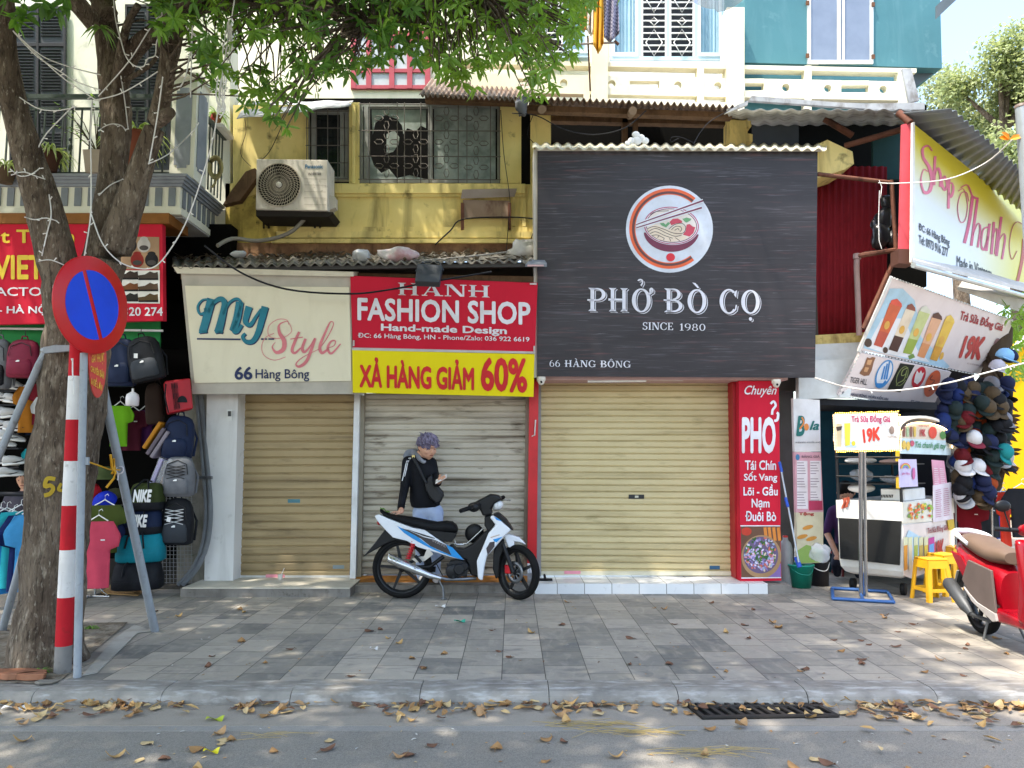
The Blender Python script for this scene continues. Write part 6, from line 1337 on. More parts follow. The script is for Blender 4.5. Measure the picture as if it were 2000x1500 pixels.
fr = post('fruit_strip', [(1763, 1022), (1824, 1018), (1823, 978), (1763, 982)], 'dcd8c8', .016)
b = MB(); r5 = random.Random(5)
for i in range(46): b.use(M(r5.choice(('d98a2a', 'c9402f', '6f9a3a', 'e0c03a', '8fb54a', 'd9602a')), .5)); k = i % 4; b.flat(ell(1778 + k * 13 + r5.uniform(-4, 4), 999 - k + r5.uniform(-13, 13), r5.uniform(1.5, 3.5), r5.uniform(2, 4), 8), PR_, .026 + i * .0001)
b.build('print', fr, fix=False)
lp = post('cup_poster', [(1765, 1124), (1780, 1130), (1858, 1100), (1861, 1014), (1765, 1026)], 'd9cfc9', .016)
b = MB().use(M('a9c9dc', .5)); b.flat([(1765, 1060), (1775, 1035), (1800, 1050), (1800, 1080), (1765, 1110)], PR_, .024)
for x, c in ((1769, 'c98a2a'), (1778, 'd5c9a9'), (1789, '9fb04a'), (1799, 'b5a04a'), (1809, 'd0b53a')): b.use(M(c, .5)); b.flat([(x - 4, 1050), (x + 4, 1048), (x + 3.5, 1112), (x - 3, 1115)], PR_, .028); b.use(M('c9cfa9', .5)); b.flat([(x - 4, 1050), (x + 4, 1048), (x + 4, 1064), (x - 4, 1066)], PR_, .029)
b.use(M('8a2436', .5)); b.text('Trà Sữa Đồng Giá', [(1812, 1028), (1851, 1022), (1851, 1038), (1812, 1046)], PR_, .03, .03); b.use(M('a8302f', .5)); b.text('19K', [(1826, 1058), (1844, 1050), (1844, 1090), (1826, 1096)], PR_, .03, .06); b.use(M('b5308a', .5)); b.flat([(1813, 1052), (1825, 1048), (1826, 1098), (1814, 1102)], PR_, .031); b.use(M('5a9ad0', .5)); b.flat([(1815, 1064), (1824, 1061), (1824, 1078), (1815, 1081)], PR_, .032); b.build('print', lp, fix=False)
b = MB().use(M('c9a82a', .5)); b.pp([(1854, 1036), (1865, 1034), (1863, 1014), (1851, 1016)], PR_, .006, .04); b.pb(1749, 879, 1757, 901, PL_, .006, .02); b.pb(1750, 931, 1758, 954, PL_, .006, .02); b.build('yellow_plate', ct)
b = MB().use(M('1a1a1a', .6)); WP_ = []
for u, v, r_ in ((.12, .1, .065), (.9, .1, .065), (.12, .9, .065)): q = cpt(u, v, .066); b.lathe([(.03, -.02), (r_, -.022), (r_, .022), (.03, .02)], q, 18, (dl.x, dl.y, 0))
b.build('castor', ct); 
mc = thing('sealing_machine', 'white sealing machine with slotted side on the cart counter', 'machine', cpt(.25, .3, z2)); b = MB().use(M('dcdcd8', .4)); zz = z2 + .003; q = [cpt(.05, .12, zz), cpt(.42, .12, zz), cpt(.42, .5, zz), cpt(.05, .5, zz)]; b.hexa(q + [p + Vector((0, 0, .13)) for p in q]); b.build('case', mc, bevel=.01); b = MB().use(CBK)
for i in range(8): b.pp([(1720 + i * 3, 972), (1722 + i * 3, 972), (1723.5 + i * 3, 966), (1721.5 + i * 3, 966)], Pl(cpt(.05, .12, zz), cpt(.42, .12, zz), cpt(.05, .12, zz + .1)), .003, .003)
b.build('vent', mc)
def shelf_item(name, label, u, v, y, r_, sc, mat, k=.35, cat='bag'): z = zc(y) + r_ * sc[2] * .8; q = cpt(u, v, z); return crumple(name, label, q, r_, sc, mat, k, 11, cat)
shelf_item('white_roll', 'white roll of paper on the upper cart shelf', .72, .12, 906, .07, (2.6, .9, .6), M('e6e4e2', .6), .1, 'roll'); shelf_item('cup_lids', 'clear bag of cup lids on the middle cart shelf', .78, .2, 944, .09, (1.3, 1, 1.0), None, .4); shelf_item('carton', 'white carton on the lower cart shelf', .75, .15, 965, .07, (2.2, 1.2, .8), M('dedcda', .6), .06, 'carton'); shelf_item('straw_bag', 'bag of straws sticking over the middle cart shelf', .3, .2, 946, .08, (1.8, 1, .6), CLR, .5); shelf_item('paper_stack', 'brown and white paper stack on the upper cart shelf', .22, .12, 906, .06, (2.4, 1.2, .5), M('b59a92', .7), .2, 'papers'); shelf_item('orange_bowl', 'orange bowl on the middle cart shelf', .26, .3, 944, .06, (1, 1, .8), M('d0662a', .4), .05, 'bowl')
b = MB().use(M('a8543f', .8)); b.grid(lambda u, v: PL_.hit(1645 + 13 * u + 2 * math.sin(v * 5), 974 + 20 * v - 4 * u, .03 + .01 * math.sin(u * 9)), 8, 8); tag(b.build('cleaning_cloth', fix=False), 'rust red cleaning cloth hanging over the cart counter edge', 'cloth')
tb = thing('menu_board', 'tall pink menu board standing behind the cart', 'menu board', P(1874, 980, 9.9)); PMB = Pl((1857, 870, 9.7), (1890, 866, 10.0), (1860, 975, 9.7)); b = MB().use(M('d993a9', .5)); b.pp([(1860, 972), (1892, 976), (1887, 866), (1856, 864)], PMB, .02); o = b.build('board', tb); b = MB().use(M('7a2a3a', .5)); b.text('MENU', (1873, 869, 1886, 876), PMB, .005, .04); b.use(M('e8dfe2', .5)); b.flat([(1862, 888), (1872, 888), (1874, 964), (1863, 963)], PMB, .004); b.flat([(1876, 888), (1886, 888), (1889, 965), (1877, 964)], PMB, .004); b.build('print', o, fix=False)
b = MB().use(M('9a9a98', .4, .5)); b.tube([P(1866, 972, 9.75), G(1868, 1128)], .012, 6); b.tube([P(1884, 975, 9.95), G(1886, 1124)], .012, 6); b.build('leg', tb)
# yellow stools
def stool_parts(t):
    og = ORG[t.name]; Y = M('e0a81c', .4, v='d09a14'); b = MB().use(Y); L = lambda x, y, z: og + Vector((x, y, z)); hw = .115; bw = .155; h_ = .44
    b.hexa([L(-hw, -hw, h_ - .02), L(hw, -hw, h_ - .02), L(hw, hw, h_ - .02), L(-hw, hw, h_ - .02), L(-hw, -hw, h_), L(hw, -hw, h_), L(hw, hw, h_), L(-hw, hw, h_)]); b.build('seat', t, bevel=.012)
    for sx in (-1, 1):
        for sy in (-1, 1):
            b = MB().use(Y); k = .045; T = [L(sx * hw, sy * hw, h_ - .022), L(sx * (hw - k), sy * hw, h_ - .022), L(sx * (hw - k), sy * (hw - .01), h_ - .022), L(sx * (hw - .01), sy * (hw - .01), h_ - .022), L(sx * (hw - .01), sy * (hw - k), h_ - .022), L(sx * hw, sy * (hw - k), h_ - .022)]
            B_ = [L(sx * bw, sy * bw, 0), L(sx * (bw - k), sy * bw, 0), L(sx * (bw - k), sy * (bw - .01), 0), L(sx * (bw - .01), sy * (bw - .01), 0), L(sx * (bw - .01), sy * (bw - k), 0), L(sx * bw, sy * (bw - k), 0)]
            b.loft([B_, T], False); b.build('leg', t)
    b = MB().use(Y)
    for a, z0_, z1_, w0, w1 in ((0, h_ - .10, h_ - .02, hw + .008, hw), (1, .10, .135, hw + .024, hw + .022)):
        for sx, sy in ((0, -1), (0, 1), (-1, 0), (1, 0)):
            if sx == 0: q = [L(-w0, sy * w0, z0_), L(w0, sy * w0, z0_), L(w1, sy * w1, z1_), L(-w1, sy * w1, z1_)]; b.prism(q, (0, -sy * .008, 0))
            else: q = [L(sx * w0, -w0, z0_), L(sx * w0, w0, z0_), L(sx * w1, w1, z1_), L(sx * w1, -w1, z1_)]; b.prism(q, (-sx * .008, 0, 0))
    b.build('apron', t)
SG = 'yellow plastic stools by the cart'; t = thing('stool', 'yellow plastic stool nearest the road', 'stool', G(1822, 1172), SG); stool_parts(t); t.rotation_euler = (0, 0, .12)
dup(t, G(1846, 1160), .3, 'yellow plastic stool in the middle, half hidden by the nearest one', SG); dup(t, G(1870, 1140), .1, 'yellow plastic stool farthest back against the cart', SG)
# hanging caps, shirts by the corner
CG = 'caps hung on the corner trunk'; r6 = random.Random(21); pal = ('15161a', '15161a', '15161a', '15161a', '1a2140', '1a2140', '1a2a5c', 'a9aaac', '5a1018', '8a3a16', '2a3420', '1d2a2a', '1d2a2a', '4c3f2e', '77777f')  # darkened palette puts the shade of the display into the caps
nm = {'1a2a5c': 'dark blue', 'a9aaac': 'shade-toned white', '6e141c': 'dark red', 'a8481a': 'rust orange', '2a3420': 'dark olive', '4c3f2e': 'brown', '77777f': 'grey', '15161a': 'black', '1a2140': 'navy', '1f3fa8': 'bright blue', 'c9cacc': 'white', 'b01c28': 'red', 'd05a1a': 'orange', '3a4a2a': 'olive', '1d2a2a': 'dark green', '6e5a40': 'khaki', 'a9a9b5': 'pale grey', '1d7d80': 'teal'}
special = {(1848, 790): ('1a2140', 'b01c28'), (1958, 875): ('1d7d80', None), (1948, 850): ('15161a', None), (1905, 905): ('c9cacc', None), (1880, 905): ('c9cacc', None), (1910, 945): ('1f3fa8', None), (1930, 915): ('15161a', None), (1960, 690): ('7fb0d8', None), (1975, 690): ('1a2140', 'd8b82a'), (1945, 712): ('a9a9b5', None), (1900, 850): ('c9cacc', '7a2a3a')}
spots = list(special); 
for i in range(900):
    if len(spots) > 135: break
    q = (r6.uniform(1838, 1965), r6.uniform(742, 965)); q = (q[0] + (25 if q[1] > 850 and q[0] < 1870 else 0), q[1])
    if q[0] > 1935 and q[1] > 900: continue
    if all((q[0] - a) ** 2 + ((q[1] - c) * 1.1) ** 2 > 9.6 ** 2 for a, c in spots): spots.append(q)
for q in spots:
    col, br = special.get(q, (r6.choice(pal), None)); nmc = nm.get(col, 'pale blue')
    lab = f'{nmc} cap in the dense cap display on the corner trunk' if not br else f'{nmc} cap with contrasting brim on the corner display'
    cap(lab, P(q[0], q[1] + 10, 9.6 + r6.uniform(-.25, .25)), col, br, (R(r6.uniform(15, 60)), R(r6.uniform(-25, 25)), R(r6.uniform(-50, 40))), CG, 1.06)
tk = thing('tree', 'dark leaning tree trunk carrying the cap display at the corner', 'tree', G(1925, 1100)); b = MB().use(M('4a3c2e', .9, v='352a20', bump=.6)); c = G(1930, 1110); b.tube([c + Vector((0, .6, 0)), P(1925, 900, 10.2), P(1930, 760, 10.3), P(1945, 690, 10.4), P(1958, 640, 10.5)], [.28, .24, .22, .19, .12], 14, True, .2); b.build('trunk', tk)
b = MB().use(LEAF)
for i in range(70): q = P(r6.uniform(1955, 2030), r6.uniform(575, 745), r6.uniform(9.8, 12)); whorl(b, q, .14, 6, .5, r6)
b.build('crown', tk, fix=False)
b = MB().use(M('4a3722', .9))
for i in range(40): q = P(1955 + r6.uniform(-6, 14), r6.uniform(780, 915), 10); leaf(b, q, Vector((r6.uniform(.2, 1), -.2, r6.uniform(-1, .1))), Vector((0, -1, .2)), .16, .05)
b.build('dry_leaves', tk, fix=False)
SG2 = 'shirts hung at the corner'; shirt('dark red t-shirt with emblem hanging behind the stools', P(1897, 1075, 9.9), .46, .66, M('7a1420', .85), -.1, SG2, True); shirt('charcoal t-shirt with emblem hanging behind the scooter', P(1930, 1050, 10.0), .46, .5, M('33373b', .85), -.1, SG2, True); shirt('blue t-shirt edge showing between the charcoal and orange ones', P(1950, 1052, 10.1), .3, .55, M('2a3f8a', .85), .8, SG2); shirt('orange red t-shirt hanging beside the blue one', P(1966, 1068, 9.6), .34, .70, M('c2331f', .85), .5, SG2); shirt('black t-shirt at the right edge above the scooter', P(2002, 1050, 9.4), .46, .62, M('1b1d22', .85), -.1, SG2); shirt('dark red cloth panel low behind the cart', P(1890, 1135, 10.2), .5, .6, M('6e1420', .85), -.2, SG2)
t = thing('clothes_rail', 'chrome clothes rail carrying shirts at the corner', 'clothes rack', G(1940, 1110)); b = MB().use(CHR); b.tube([P(1880, 962, 9.9), P(2040, 958, 9.6)], .012, 8); b.tube([P(1936, 925, 9.75), G(1938, 1120)], .016, 8); b.tube([P(1886, 960, 9.9), G(1888, 1115)], .012, 8); b.build('frame', t)
# far street: yellow building, lanterns, car, trees, pole
yb = thing('yellow_building', 'bright yellow wall of a building across the side street', 'building', P(1950, 1000, 19)); YB = wallmat('bright_yellow_wall', 'e0b010', 'd49c0c', 'b5820a', .3, .5, .5); b = MB().use(YB); b.pp([(1840, 1010), (2300, 1010), (2300, 480), (2010, 655), (1845, 850)], 19, .4); b.build('wall', yb); b = MB().use(M('c9cdd0', .5)); b.tube([P(1846, 846, 18.9), P(2012, 648, 18.9), P(2300, 470, 18.9)], .09, 6); b.build('coping', yb)
ln = thing('lantern_string', 'string of four small red lanterns against the yellow wall', 'lanterns', P(1966, 880, 12)); 
for y in (825, 840, 857, 872): b = MB().use(M('b5221f', .6)); b.ball(P(1965, y, 12), .055, 14, (1, 1, .62)); b.build('lantern', ln)
b = MB().use(M('5a1a16', .6)); b.tube([P(1965, 800, 12), P(1965, 884, 12)], .005, 4); b.build('cord', ln)
car = thing('parked_car', 'white parked car in the side street behind the cap display', 'car', G(1975, 1010)); cc = G(1985, 1012); Lc = lambda x, y, z: cc + Vector((x, y, z - .05)); CB = M('d5dadf', .25)
b = MB().use(CB); rings = []
for y, w_, zb_, zt_ in ((0, .72, .3, .62), (.12, .82, .22, .78), (.9, .86, .2, .95), (1.25, .87, .2, 1.0), (3.4, .87, .2, 1.0), (4.2, .82, .25, .95), (4.3, .7, .35, .8)):
    rings.append([Lc(-w_, y, zb_), Lc(w_, y, zb_), Lc(w_, y, zt_ * .8), Lc(w_ * .92, y, zt_), Lc(-w_ * .92, y, zt_), Lc(-w_, y, zt_ * .8)])
b.loft(rings); b.build('body', car)
b = MB().use(CB); b.loft([[Lc(-.78, 1.2, 1.0), Lc(.78, 1.2, 1.0), Lc(.78, 3.9, 1.0), Lc(-.78, 3.9, 1.0)], [Lc(-.60, 1.95, 1.5), Lc(.60, 1.95, 1.5), Lc(.60, 3.3, 1.5), Lc(-.60, 3.3, 1.5)]], False); b.build('cabin', car)
b = MB().use(M('5d7684', .08)); b.add([Lc(-.70, 1.22, 1.03), Lc(.70, 1.22, 1.03), Lc(.54, 1.90, 1.46), Lc(-.54, 1.90, 1.46)], [(0, 1, 2, 3)]); b.build('windscreen', car)
for s_ in (-1, 1):
    for y in (.75, 3.4): b = MB().use(BLK); b.lathe([(.12, -.1), (.31, -.1), (.33, -.06), (.33, .06), (.31, .1), (.12, .1)], Lc(s_ * .76, y, .33), 20, (1, 0, 0)); b.build('wheel', car)
    b = MB().use(M('e6eaec', .1)); b.ball(Lc(s_ * .6, .08, .62), .11, 12, (1.3, .5, .8)); b.build('headlight', car); b = MB().use(CB); b.ball(Lc(s_ * .98, 1.35, 1.08), .09, 10, (1.2, .6, .8)); b.build('mirror', car)
gp = thing('steel_pole', 'grey steel lamp pole at the right edge of the photo', 'pole', P(2010, 1150, 7.4)); b = MB().use(M('9ba1a3', .4, .3)); tp = P(1996, 211, 7.4); b.tube([Vector((tp.x, tp.y, 0)), tp], .062, 16); b.build('shaft', gp); b = MB().use(M('6a5a50', .5)); b.lathe([(.066, 0), (.066, .03), (0, .035)], tp, 16); b.build('cap', gp)
FOL = leafmat('far_leaf', '8a9a66', 'a5ad7c', 'b5c07a', .4); FOL2 = leafmat('far_leaf_olive', '9fa87a', '7a8a56', 'bdc48a', .35)
def fartree(label, px, py, Y, rx, ry, n, mat, seed):
    rr_ = random.Random(seed); c = P(px, py, Y); k = mpp(Y); t = thing('tree', label, 'tree', Vector((c.x, c.y, 0)), 'trees beyond the side street'); b = MB().use(BARK); b.tube([Vector((c.x, c.y, 0)), Vector((c.x + .2, c.y, c.z * .5)), c], [.35, .28, .1], 10, True, .1)
    blobs = []
    for i in range(9): a = rr_.uniform(0, 6.28); q = c + Vector((math.cos(a) * rx * k * rr_.uniform(.2, .8), rr_.uniform(-1, 1) * rx * k * .5, math.sin(a) * ry * k * rr_.uniform(.2, .85))); blobs.append((q, rr_.uniform(.35, .55))); b.tube([Vector((c.x, c.y, c.z - ry * k * .7)), q], [.12, .03], 6, False)
    b.build('trunk', t); b = MB()
    while n > 0:
        q0, s_ = rr_.choice(blobs); d = Vector((rr_.gauss(0, 1), rr_.gauss(0, 1), rr_.gauss(0, 1))).normalized() * rr_.random() ** .45
        q = q0 + Vector((d.x * rx * k * s_, d.y * rx * k * s_ * .8, d.z * ry * k * s_)); b.use(mat if rr_.random() < .7 else FOL2)
        for _ in range(7): leaf(b, q + Vector((rr_.uniform(-.3, .3), rr_.uniform(-.3, .3), rr_.uniform(-.3, .3))), Vector((rr_.uniform(-1, 1), rr_.uniform(-1, 1), rr_.uniform(-1, .4))), Vector((rr_.uniform(-1, 1), -.5, 1)), .15, .085)
        n -= 1
    b.build('crown', t, fix=False)
fartree('leafy tree with pointed top beyond the teal annex', 1955, 170, 24, 120, 130, 1500, FOL, 1); fartree('round leafy tree just right of the teal annex', 1850, 250, 27, 90, 120, 1200, FOL2, 2); fartree('tall leafy tree at the right edge behind the pole', 2050, 200, 22, 110, 190, 1300, FOL, 3); fartree('low tree in the side street above the yellow wall', 2020, 420, 22, 120, 160, 1200, FOL, 4)
# ================================================================== MOTORBIKES
TYRE = M('121213', .8, v='22201e'); ALLOY = M('232426', .45, .3); BKP = M('0f1012', .45, v='1a1b1e', vs=6, spec=.3); SEATM = M('0d0e10', .6, v='17181b', bump=.2, bs=160); WPT = M('e3e6ea', .22, v='d5d8dc', spec=.5); BLUE = M('1f8fd6', .3); SILV = M('c4c6c8', .25, .9); STEEL = M('7d7f82', .35, .8); REDS = M('c8202a', .35)
def wheel_parts(root, c, ax, R_, w_, disc=False, spokes=5):
    """tyre, rim with spokes and hub; ax = axle direction"""
    ax = Vector(ax).normalized(); c = Vector(c)
    b = MB().use(TYRE); prof = [(R_ - .055, -w_ * .5), (R_ - .03, -w_ * .56), (R_ - .01, -w_ * .42), (R_, -w_ * .15), (R_, w_ * .15), (R_ - .01, w_ * .42), (R_ - .03, w_ * .56), (R_ - .055, w_ * .5), (R_ - .055, -w_ * .5)]
    b.lathe(prof, c, 48, ax); o = b.build('wheel', root)
    b = MB().use(ALLOY); b.lathe([(R_ - .058, -w_ * .46), (R_ - .075, -w_ * .3), (R_ - .085, 0), (R_ - .075, w_ * .3), (R_ - .058, w_ * .46), (R_ - .05, w_ * .46), (R_ - .05, -w_ * .46), (R_ - .058, -w_ * .46)], c, 40, ax); b.lathe([(.0, -.05), (.035, -.05), (.045, -.02), (.045, .02), (.035, .05), (0, .05)], c, 20, ax)
    a = ax.orthogonal().normalized(); q = ax.cross(a)
    for i in range(spokes):
        t = 2 * math.pi * i / spokes + .4; d = a * math.cos(t) + q * math.sin(t); e = ax.cross(d)
        b.hexa([c + d * r_ + e * s0 * wd + ax * s1 for s1 in (-.014, .014) for r_, s0, wd in ((.035, -1, .018), (.035, 1, .018), (R_ - .075, 1, .012), (R_ - .075, -1, .012))])
    b.build('rim', o)
    if disc:
        b = MB().use(STEEL); b.lathe([(.07, .052), (.115, .052), (.115, .057), (.07, .057), (.07, .052)], c, 32, ax)
        for i in range(8): t = i * .785; d = a * math.cos(t) + q * math.sin(t); b.tube([c + ax * .054 + d * .03, c + ax * .054 + d * .08], .006, 5)
        b.build('brake_disc', o)
    return o
BY = 8.36
mb_ = thing('motorbike', 'white, blue and black underbone motorbike parked on its side stand before the shutters', 'motorbike', G(890, 1168))
def ZB(pts): return [(680 + x / 3.75, 820 + y / 3.75) for x, y in pts]
def side(name, z, hw, mat, bevel=.008, parent=None, y0=0.0, zz=True):
    pts = ZB(z) if zz else z; q = [P(x, y, BY) for x, y in pts]; b = MB().use(mat); b.prism([v + Vector((0, -hw + y0, 0)) for v in q], (0, 2 * hw, 0)); return b.build(name, parent or mb_, bevel=bevel)
def sdec(name, z, mat, y, parent):
    b = MB().use(mat); q = [P(x, y_, BY) for x, y_ in ZB(z)]; b.prism([v + Vector((0, -y - .002, 0)) for v in q], (0, .003, 0)); return b.build(name, parent)
rc = P(786, 1108.5, BY); fc_ = P(1012, 1120, BY - .08); st_ = R(42)
fx = Vector((math.cos(st_), -math.sin(st_), 0)); fax = Vector((-math.sin(st_), -math.cos(st_), 0))
rr_r = rc.z; wheel_parts(mb_, rc, (0, -1, 0), rr_r, .085)
fc_.z = .285; wf = wheel_parts(mb_, fc_, fax, .285, .075, True)
b = MB().use(REDS); b.hexa([fc_ + fax * s_ + fx * x + Vector((0, 0, z)) for s_ in (.03, .075) for x, z in ((-.13, -.02), (-.05, -.02), (-.05, .07), (-.13, .07))]); b.build('brake_caliper', mb_, bevel=.01)
# seat as a loft
b = MB().use(SEATM); rings = []
for x, zt_, zb_, w_ in ((238, 652, 672, .05), (265, 672, 700, .09), (320, 692, 722, .11), (400, 702, 752, .125), (500, 716, 785, .135), (580, 734, 806, .135), (650, 746, 818, .125), (720, 737, 824, .115), (765, 744, 826, .10), (795, 770, 824, .085), (804, 795, 815, .06)):
    (px0, py0), (px1, py1) = ZB([(x, zt_), (x, zb_)]); t_, u_ = P(px0, py0, BY), P(px1, py1, BY); rings.append([Vector((t_.x, BY + w_ * sup(i * math.pi / 8, 3)[0], (t_.z + u_.z) / 2 + (t_.z - u_.z) / 2 * sup(i * math.pi / 8, 3)[1])) for i in range(16)])
b.loft(rings); b.build('seat', mb_)
side('under_seat_panel', [(560, 795), (800, 822), (785, 860), (765, 885), (700, 885), (620, 840)], .10, BKP)
tc = side('tail_cover', [(205, 697), (240, 688), (300, 715), (370, 742), (480, 782), (570, 800), (640, 850), (720, 905), (770, 985), (855, 1018), (770, 1000), (640, 960), (520, 925), (440, 880), (340, 855), (280, 795), (225, 732)], .115, WPT, .02)
sdec('graphic', [(370, 770), (430, 800), (520, 850), (600, 910), (660, 940), (770, 985), (855, 1018), (760, 990), (640, 945), (560, 905), (480, 860), (420, 820)], BLUE, .116, tc); sdec('graphic', [(400, 785), (450, 800), (560, 850), (640, 870), (720, 905), (770, 985), (700, 955), (610, 915), (540, 860)], M('3a3536', .4), .1175, tc); sdec('graphic', [(725, 905), (770, 925), (850, 1012), (765, 985)], BLUE, .119, tc); sdec('graphic', [(430, 790), (560, 830), (645, 858), (640, 862), (560, 842)], M('2a2628', .4), .1175, tc)
pm_ = Pl(Vector((0, BY - .1215, 0)), Vector((1, BY - .1215, 0)), Vector((0, BY - .1215, 1))); b = MB().use(M('8a8486', .4)); b.text('WAVE', ZB([(610, 868), (715, 915), (722, 940), (618, 893)]), pm_, .001, .03, .3); b.build('lettering', tc, fix=False)
side('rear_mudguard', [(275, 800), (350, 865), (440, 885), (420, 895), (350, 878), (290, 900), (210, 945), (113, 1000), (150, 960), (200, 900)], .06, BKP, .008)
side('tail_light', [(212, 715), (300, 788), (285, 800), (238, 762)], .07, M('a89088', .2), .008); b = MB().use(M('b8242a', .3)); b.ball(P(*ZB([(232, 752)])[0], BY), .03, 10, (1, 1.6, 1)); b.build('brake_light', mb_)
side('body_frame', [(760, 905), (790, 935), (850, 940), (920, 900), (1000, 820), (1025, 800), (1040, 820), (990, 930), (950, 1020), (960, 1150), (900, 1130), (870, 1020), (780, 1000), (700, 960)], .075, BKP, .02)
ls = side('leg_shield', [(1062, 692), (1105, 720), (1195, 798), (1150, 838), (1140, 850), (1078, 925), (1022, 985), (1002, 1060), (988, 1165), (955, 1150), (945, 1022), (985, 930), (1030, 822), (1082, 762), (1038, 705)], .15, WPT, .03)
sdec('graphic', [(1062, 865), (1132, 845), (1090, 885), (1075, 880)], BLUE, .151, ls); sdec('graphic', [(1040, 885), (1075, 880), (1075, 915), (1025, 978), (1015, 930)], M('3a3438', .4), .151, ls); sdec('graphic', [(1070, 700), (1100, 715), (1130, 735), (1090, 725)], BLUE, .151, ls)
sdec('badge', [(1045, 848), (1110, 828), (1112, 834), (1047, 855)], M('b5a294', .3, .5), .151, ls)
side('front_cover', [(1062, 690), (1100, 676), (1160, 725), (1212, 805), (1196, 800), (1105, 720)], .11, BKP, .02)
side('inner_shield', [(1000, 705), (1055, 690), (1080, 762), (1030, 820), (1000, 770)], .09, BKP, .015)
# steering assembly turned with the wheel
def stp(x, y, fwd=0.0, lat=0.0): p = P(*ZB([(x, y)])[0], BY); return p + fx * fwd - fax * lat * 0 + fax * lat
cowl = [(890, 622), (955, 588), (1042, 542), (1100, 550), (1132, 578), (1075, 612), (1050, 650), (1060, 690), (990, 705), (962, 645)]
side('handlebar_cowl', cowl, .10, BKP, .025)
b = MB().use(BKP); q = [(fx, 0)]; hb = P(*ZB([(1020, 600)])[0], BY); g0 = hb + fax * .12 - fx * .02 + Vector((0, 0, -.02)); 
gl = P(*ZB([(890, 645)])[0], BY - .28); ge = P(*ZB([(822, 668)])[0], BY - .38); b.tube([P(*ZB([(960, 620)])[0], BY - .12), gl], .022, 8); b.build('handlebar', mb_)
b = MB().use(M('101113', .7)); b.tube([gl, ge], [.024, .022], 10); g2_ = P(*ZB([(1100, 585)])[0], BY + .22); b.tube([g2_, P(*ZB([(1138, 566)])[0], BY + .32)], .022, 10); b.build('grip', mb_)
b = MB().use(BKP); b.ball(P(*ZB([(920, 640)])[0], BY - .2), .065, 12, (1, .8, .8)); b.build('switch_block', mb_)
b = MB().use(SILV); b.tube([P(*ZB([(1110, 598)])[0], BY + .2), P(*ZB([(1145, 586)])[0], BY + .2), P(*ZB([(1190, 590)])[0], BY + .12)], .007, 6); b.build('brake_lever', mb_)
b = MB().use(M('d9dde0', .08)); b.ball(P(*ZB([(1098, 628)])[0], BY - .03), .085, 16, (.75, 1.2, .55), Matrix.Rotation(-.6, 3, 'Y')); b.build('headlight', mb_)
ff = side('front_fender', [(1140, 842), (1178, 834), (1255, 858), (1306, 914), (1262, 896), (1215, 888), (1222, 930), (1172, 932)], .06, WPT, .015); side('inner_fender', [(1065, 960), (1092, 900), (1140, 868), (1150, 930), (1115, 1010), (1102, 1150), (1082, 1163), (1060, 1090)], .05, BKP, .015)
b = MB().use(BKP)
for s_ in (-.075, .075): b.tube([P(*ZB([(1170, 910)])[0], BY - .03) + fax * s_, fc_ + fax * s_ + Vector((0, 0, .0))], [.022, .026], 8)
b.tube([P(*ZB([(1145, 920)])[0], BY - .1), P(*ZB([(1205, 1070)])[0], BY - .14)], .007, 6); b.build('fork', mb_)
# exhaust, engine, stand
b = MB().use(SILV); rings = []
for x, y, r_ in ((295, 985, .02), (300, 1012, .055), (380, 1050, .06), (500, 1100, .052), (600, 1140, .04), (680, 1160, .024)): c = P(*ZB([(x, y)])[0], BY - .16); rings.append(MB().ring(c, Vector((1, 0, -.42)), r_, 16, 0, .8))
b.loft(rings); ex = b.build('exhaust', mb_)
b = MB().use(STEEL); b.tube([P(*ZB([(650, 1150)])[0], BY - .15), P(*ZB([(720, 1168)])[0], BY - .13), P(*ZB([(850, 1166)])[0], BY - .1), P(*ZB([(935, 1160)])[0], BY - .05)], .018, 8); 
for x, y in ((350, 1030), (492, 1085)): b.tube([P(*ZB([(x, y)])[0], BY - .225), P(*ZB([(x, y)])[0], BY - .2)], .012, 8)
b.build('exhaust_pipe', ex)
b = MB().use(M('222326', .45, .4)); c = P(*ZB([(795, 1090)])[0], BY); b.prism([P(x, y, BY - .13) for x, y in ZB([(738, 1045), (800, 1030), (860, 1042), (882, 1085), (868, 1140), (800, 1158), (735, 1140), (722, 1090)])], (0, .22, 0)); b.lathe([(.0, -.15), (.06, -.15), (.075, -.14), (.08, -.12)], c + Vector((-.03, 0, -.01)), 20, (0, 1, 0)); b.lathe([(.0, -.155), (.035, -.155), (.045, -.13)], c + Vector((.09, 0, .04)), 16, (0, 1, 0)); [b.tube([P(*ZB([(890 + 11 * i, 1035)])[0], BY - .07), P(*ZB([(890 + 11 * i, 1092)])[0], BY - .07)], .008, 5) for i in range(6)]; b.hexa([P(*ZB([p_])[0], BY + d) for d in (-.10, .10) for p_ in ((720, 1050), (880, 1060), (870, 1150), (735, 1145))]); b.lathe([(0, -.17), (.05, -.17), (.06, -.15)], P(*ZB([(820, 1080)])[0], BY), 18, (0, 1, 0)); b.tube([P(*ZB([(880, 1070)])[0], BY), P(*ZB([(960, 1060)])[0], BY)], .06, 12); b.build('engine', mb_, bevel=.008)
b = MB().use(BKP); b.tube([P(*ZB([(700, 1000)])[0], BY - .06), P(*ZB([(600, 1075)])[0], BY - .07), rc + Vector((0, -.07, 0))], .022, 8); b.tube([P(*ZB([(640, 1095)])[0], BY + .07), rc + Vector((0, .07, 0))], .03, 8); b.tube([P(*ZB([(640, 1040)])[0], BY - .1), P(*ZB([(690, 1140)])[0], BY - .1)], .006, 6); b.build('swing_arm', mb_)
b = MB().use(REDS); p0_, p1_ = P(*ZB([(480, 895)])[0], BY - .1), P(*ZB([(437, 1018)])[0], BY - .1); n_ = 60; ax_ = (p1_ - p0_); u_ = ax_.orthogonal().normalized(); v_ = ax_.normalized().cross(u_)
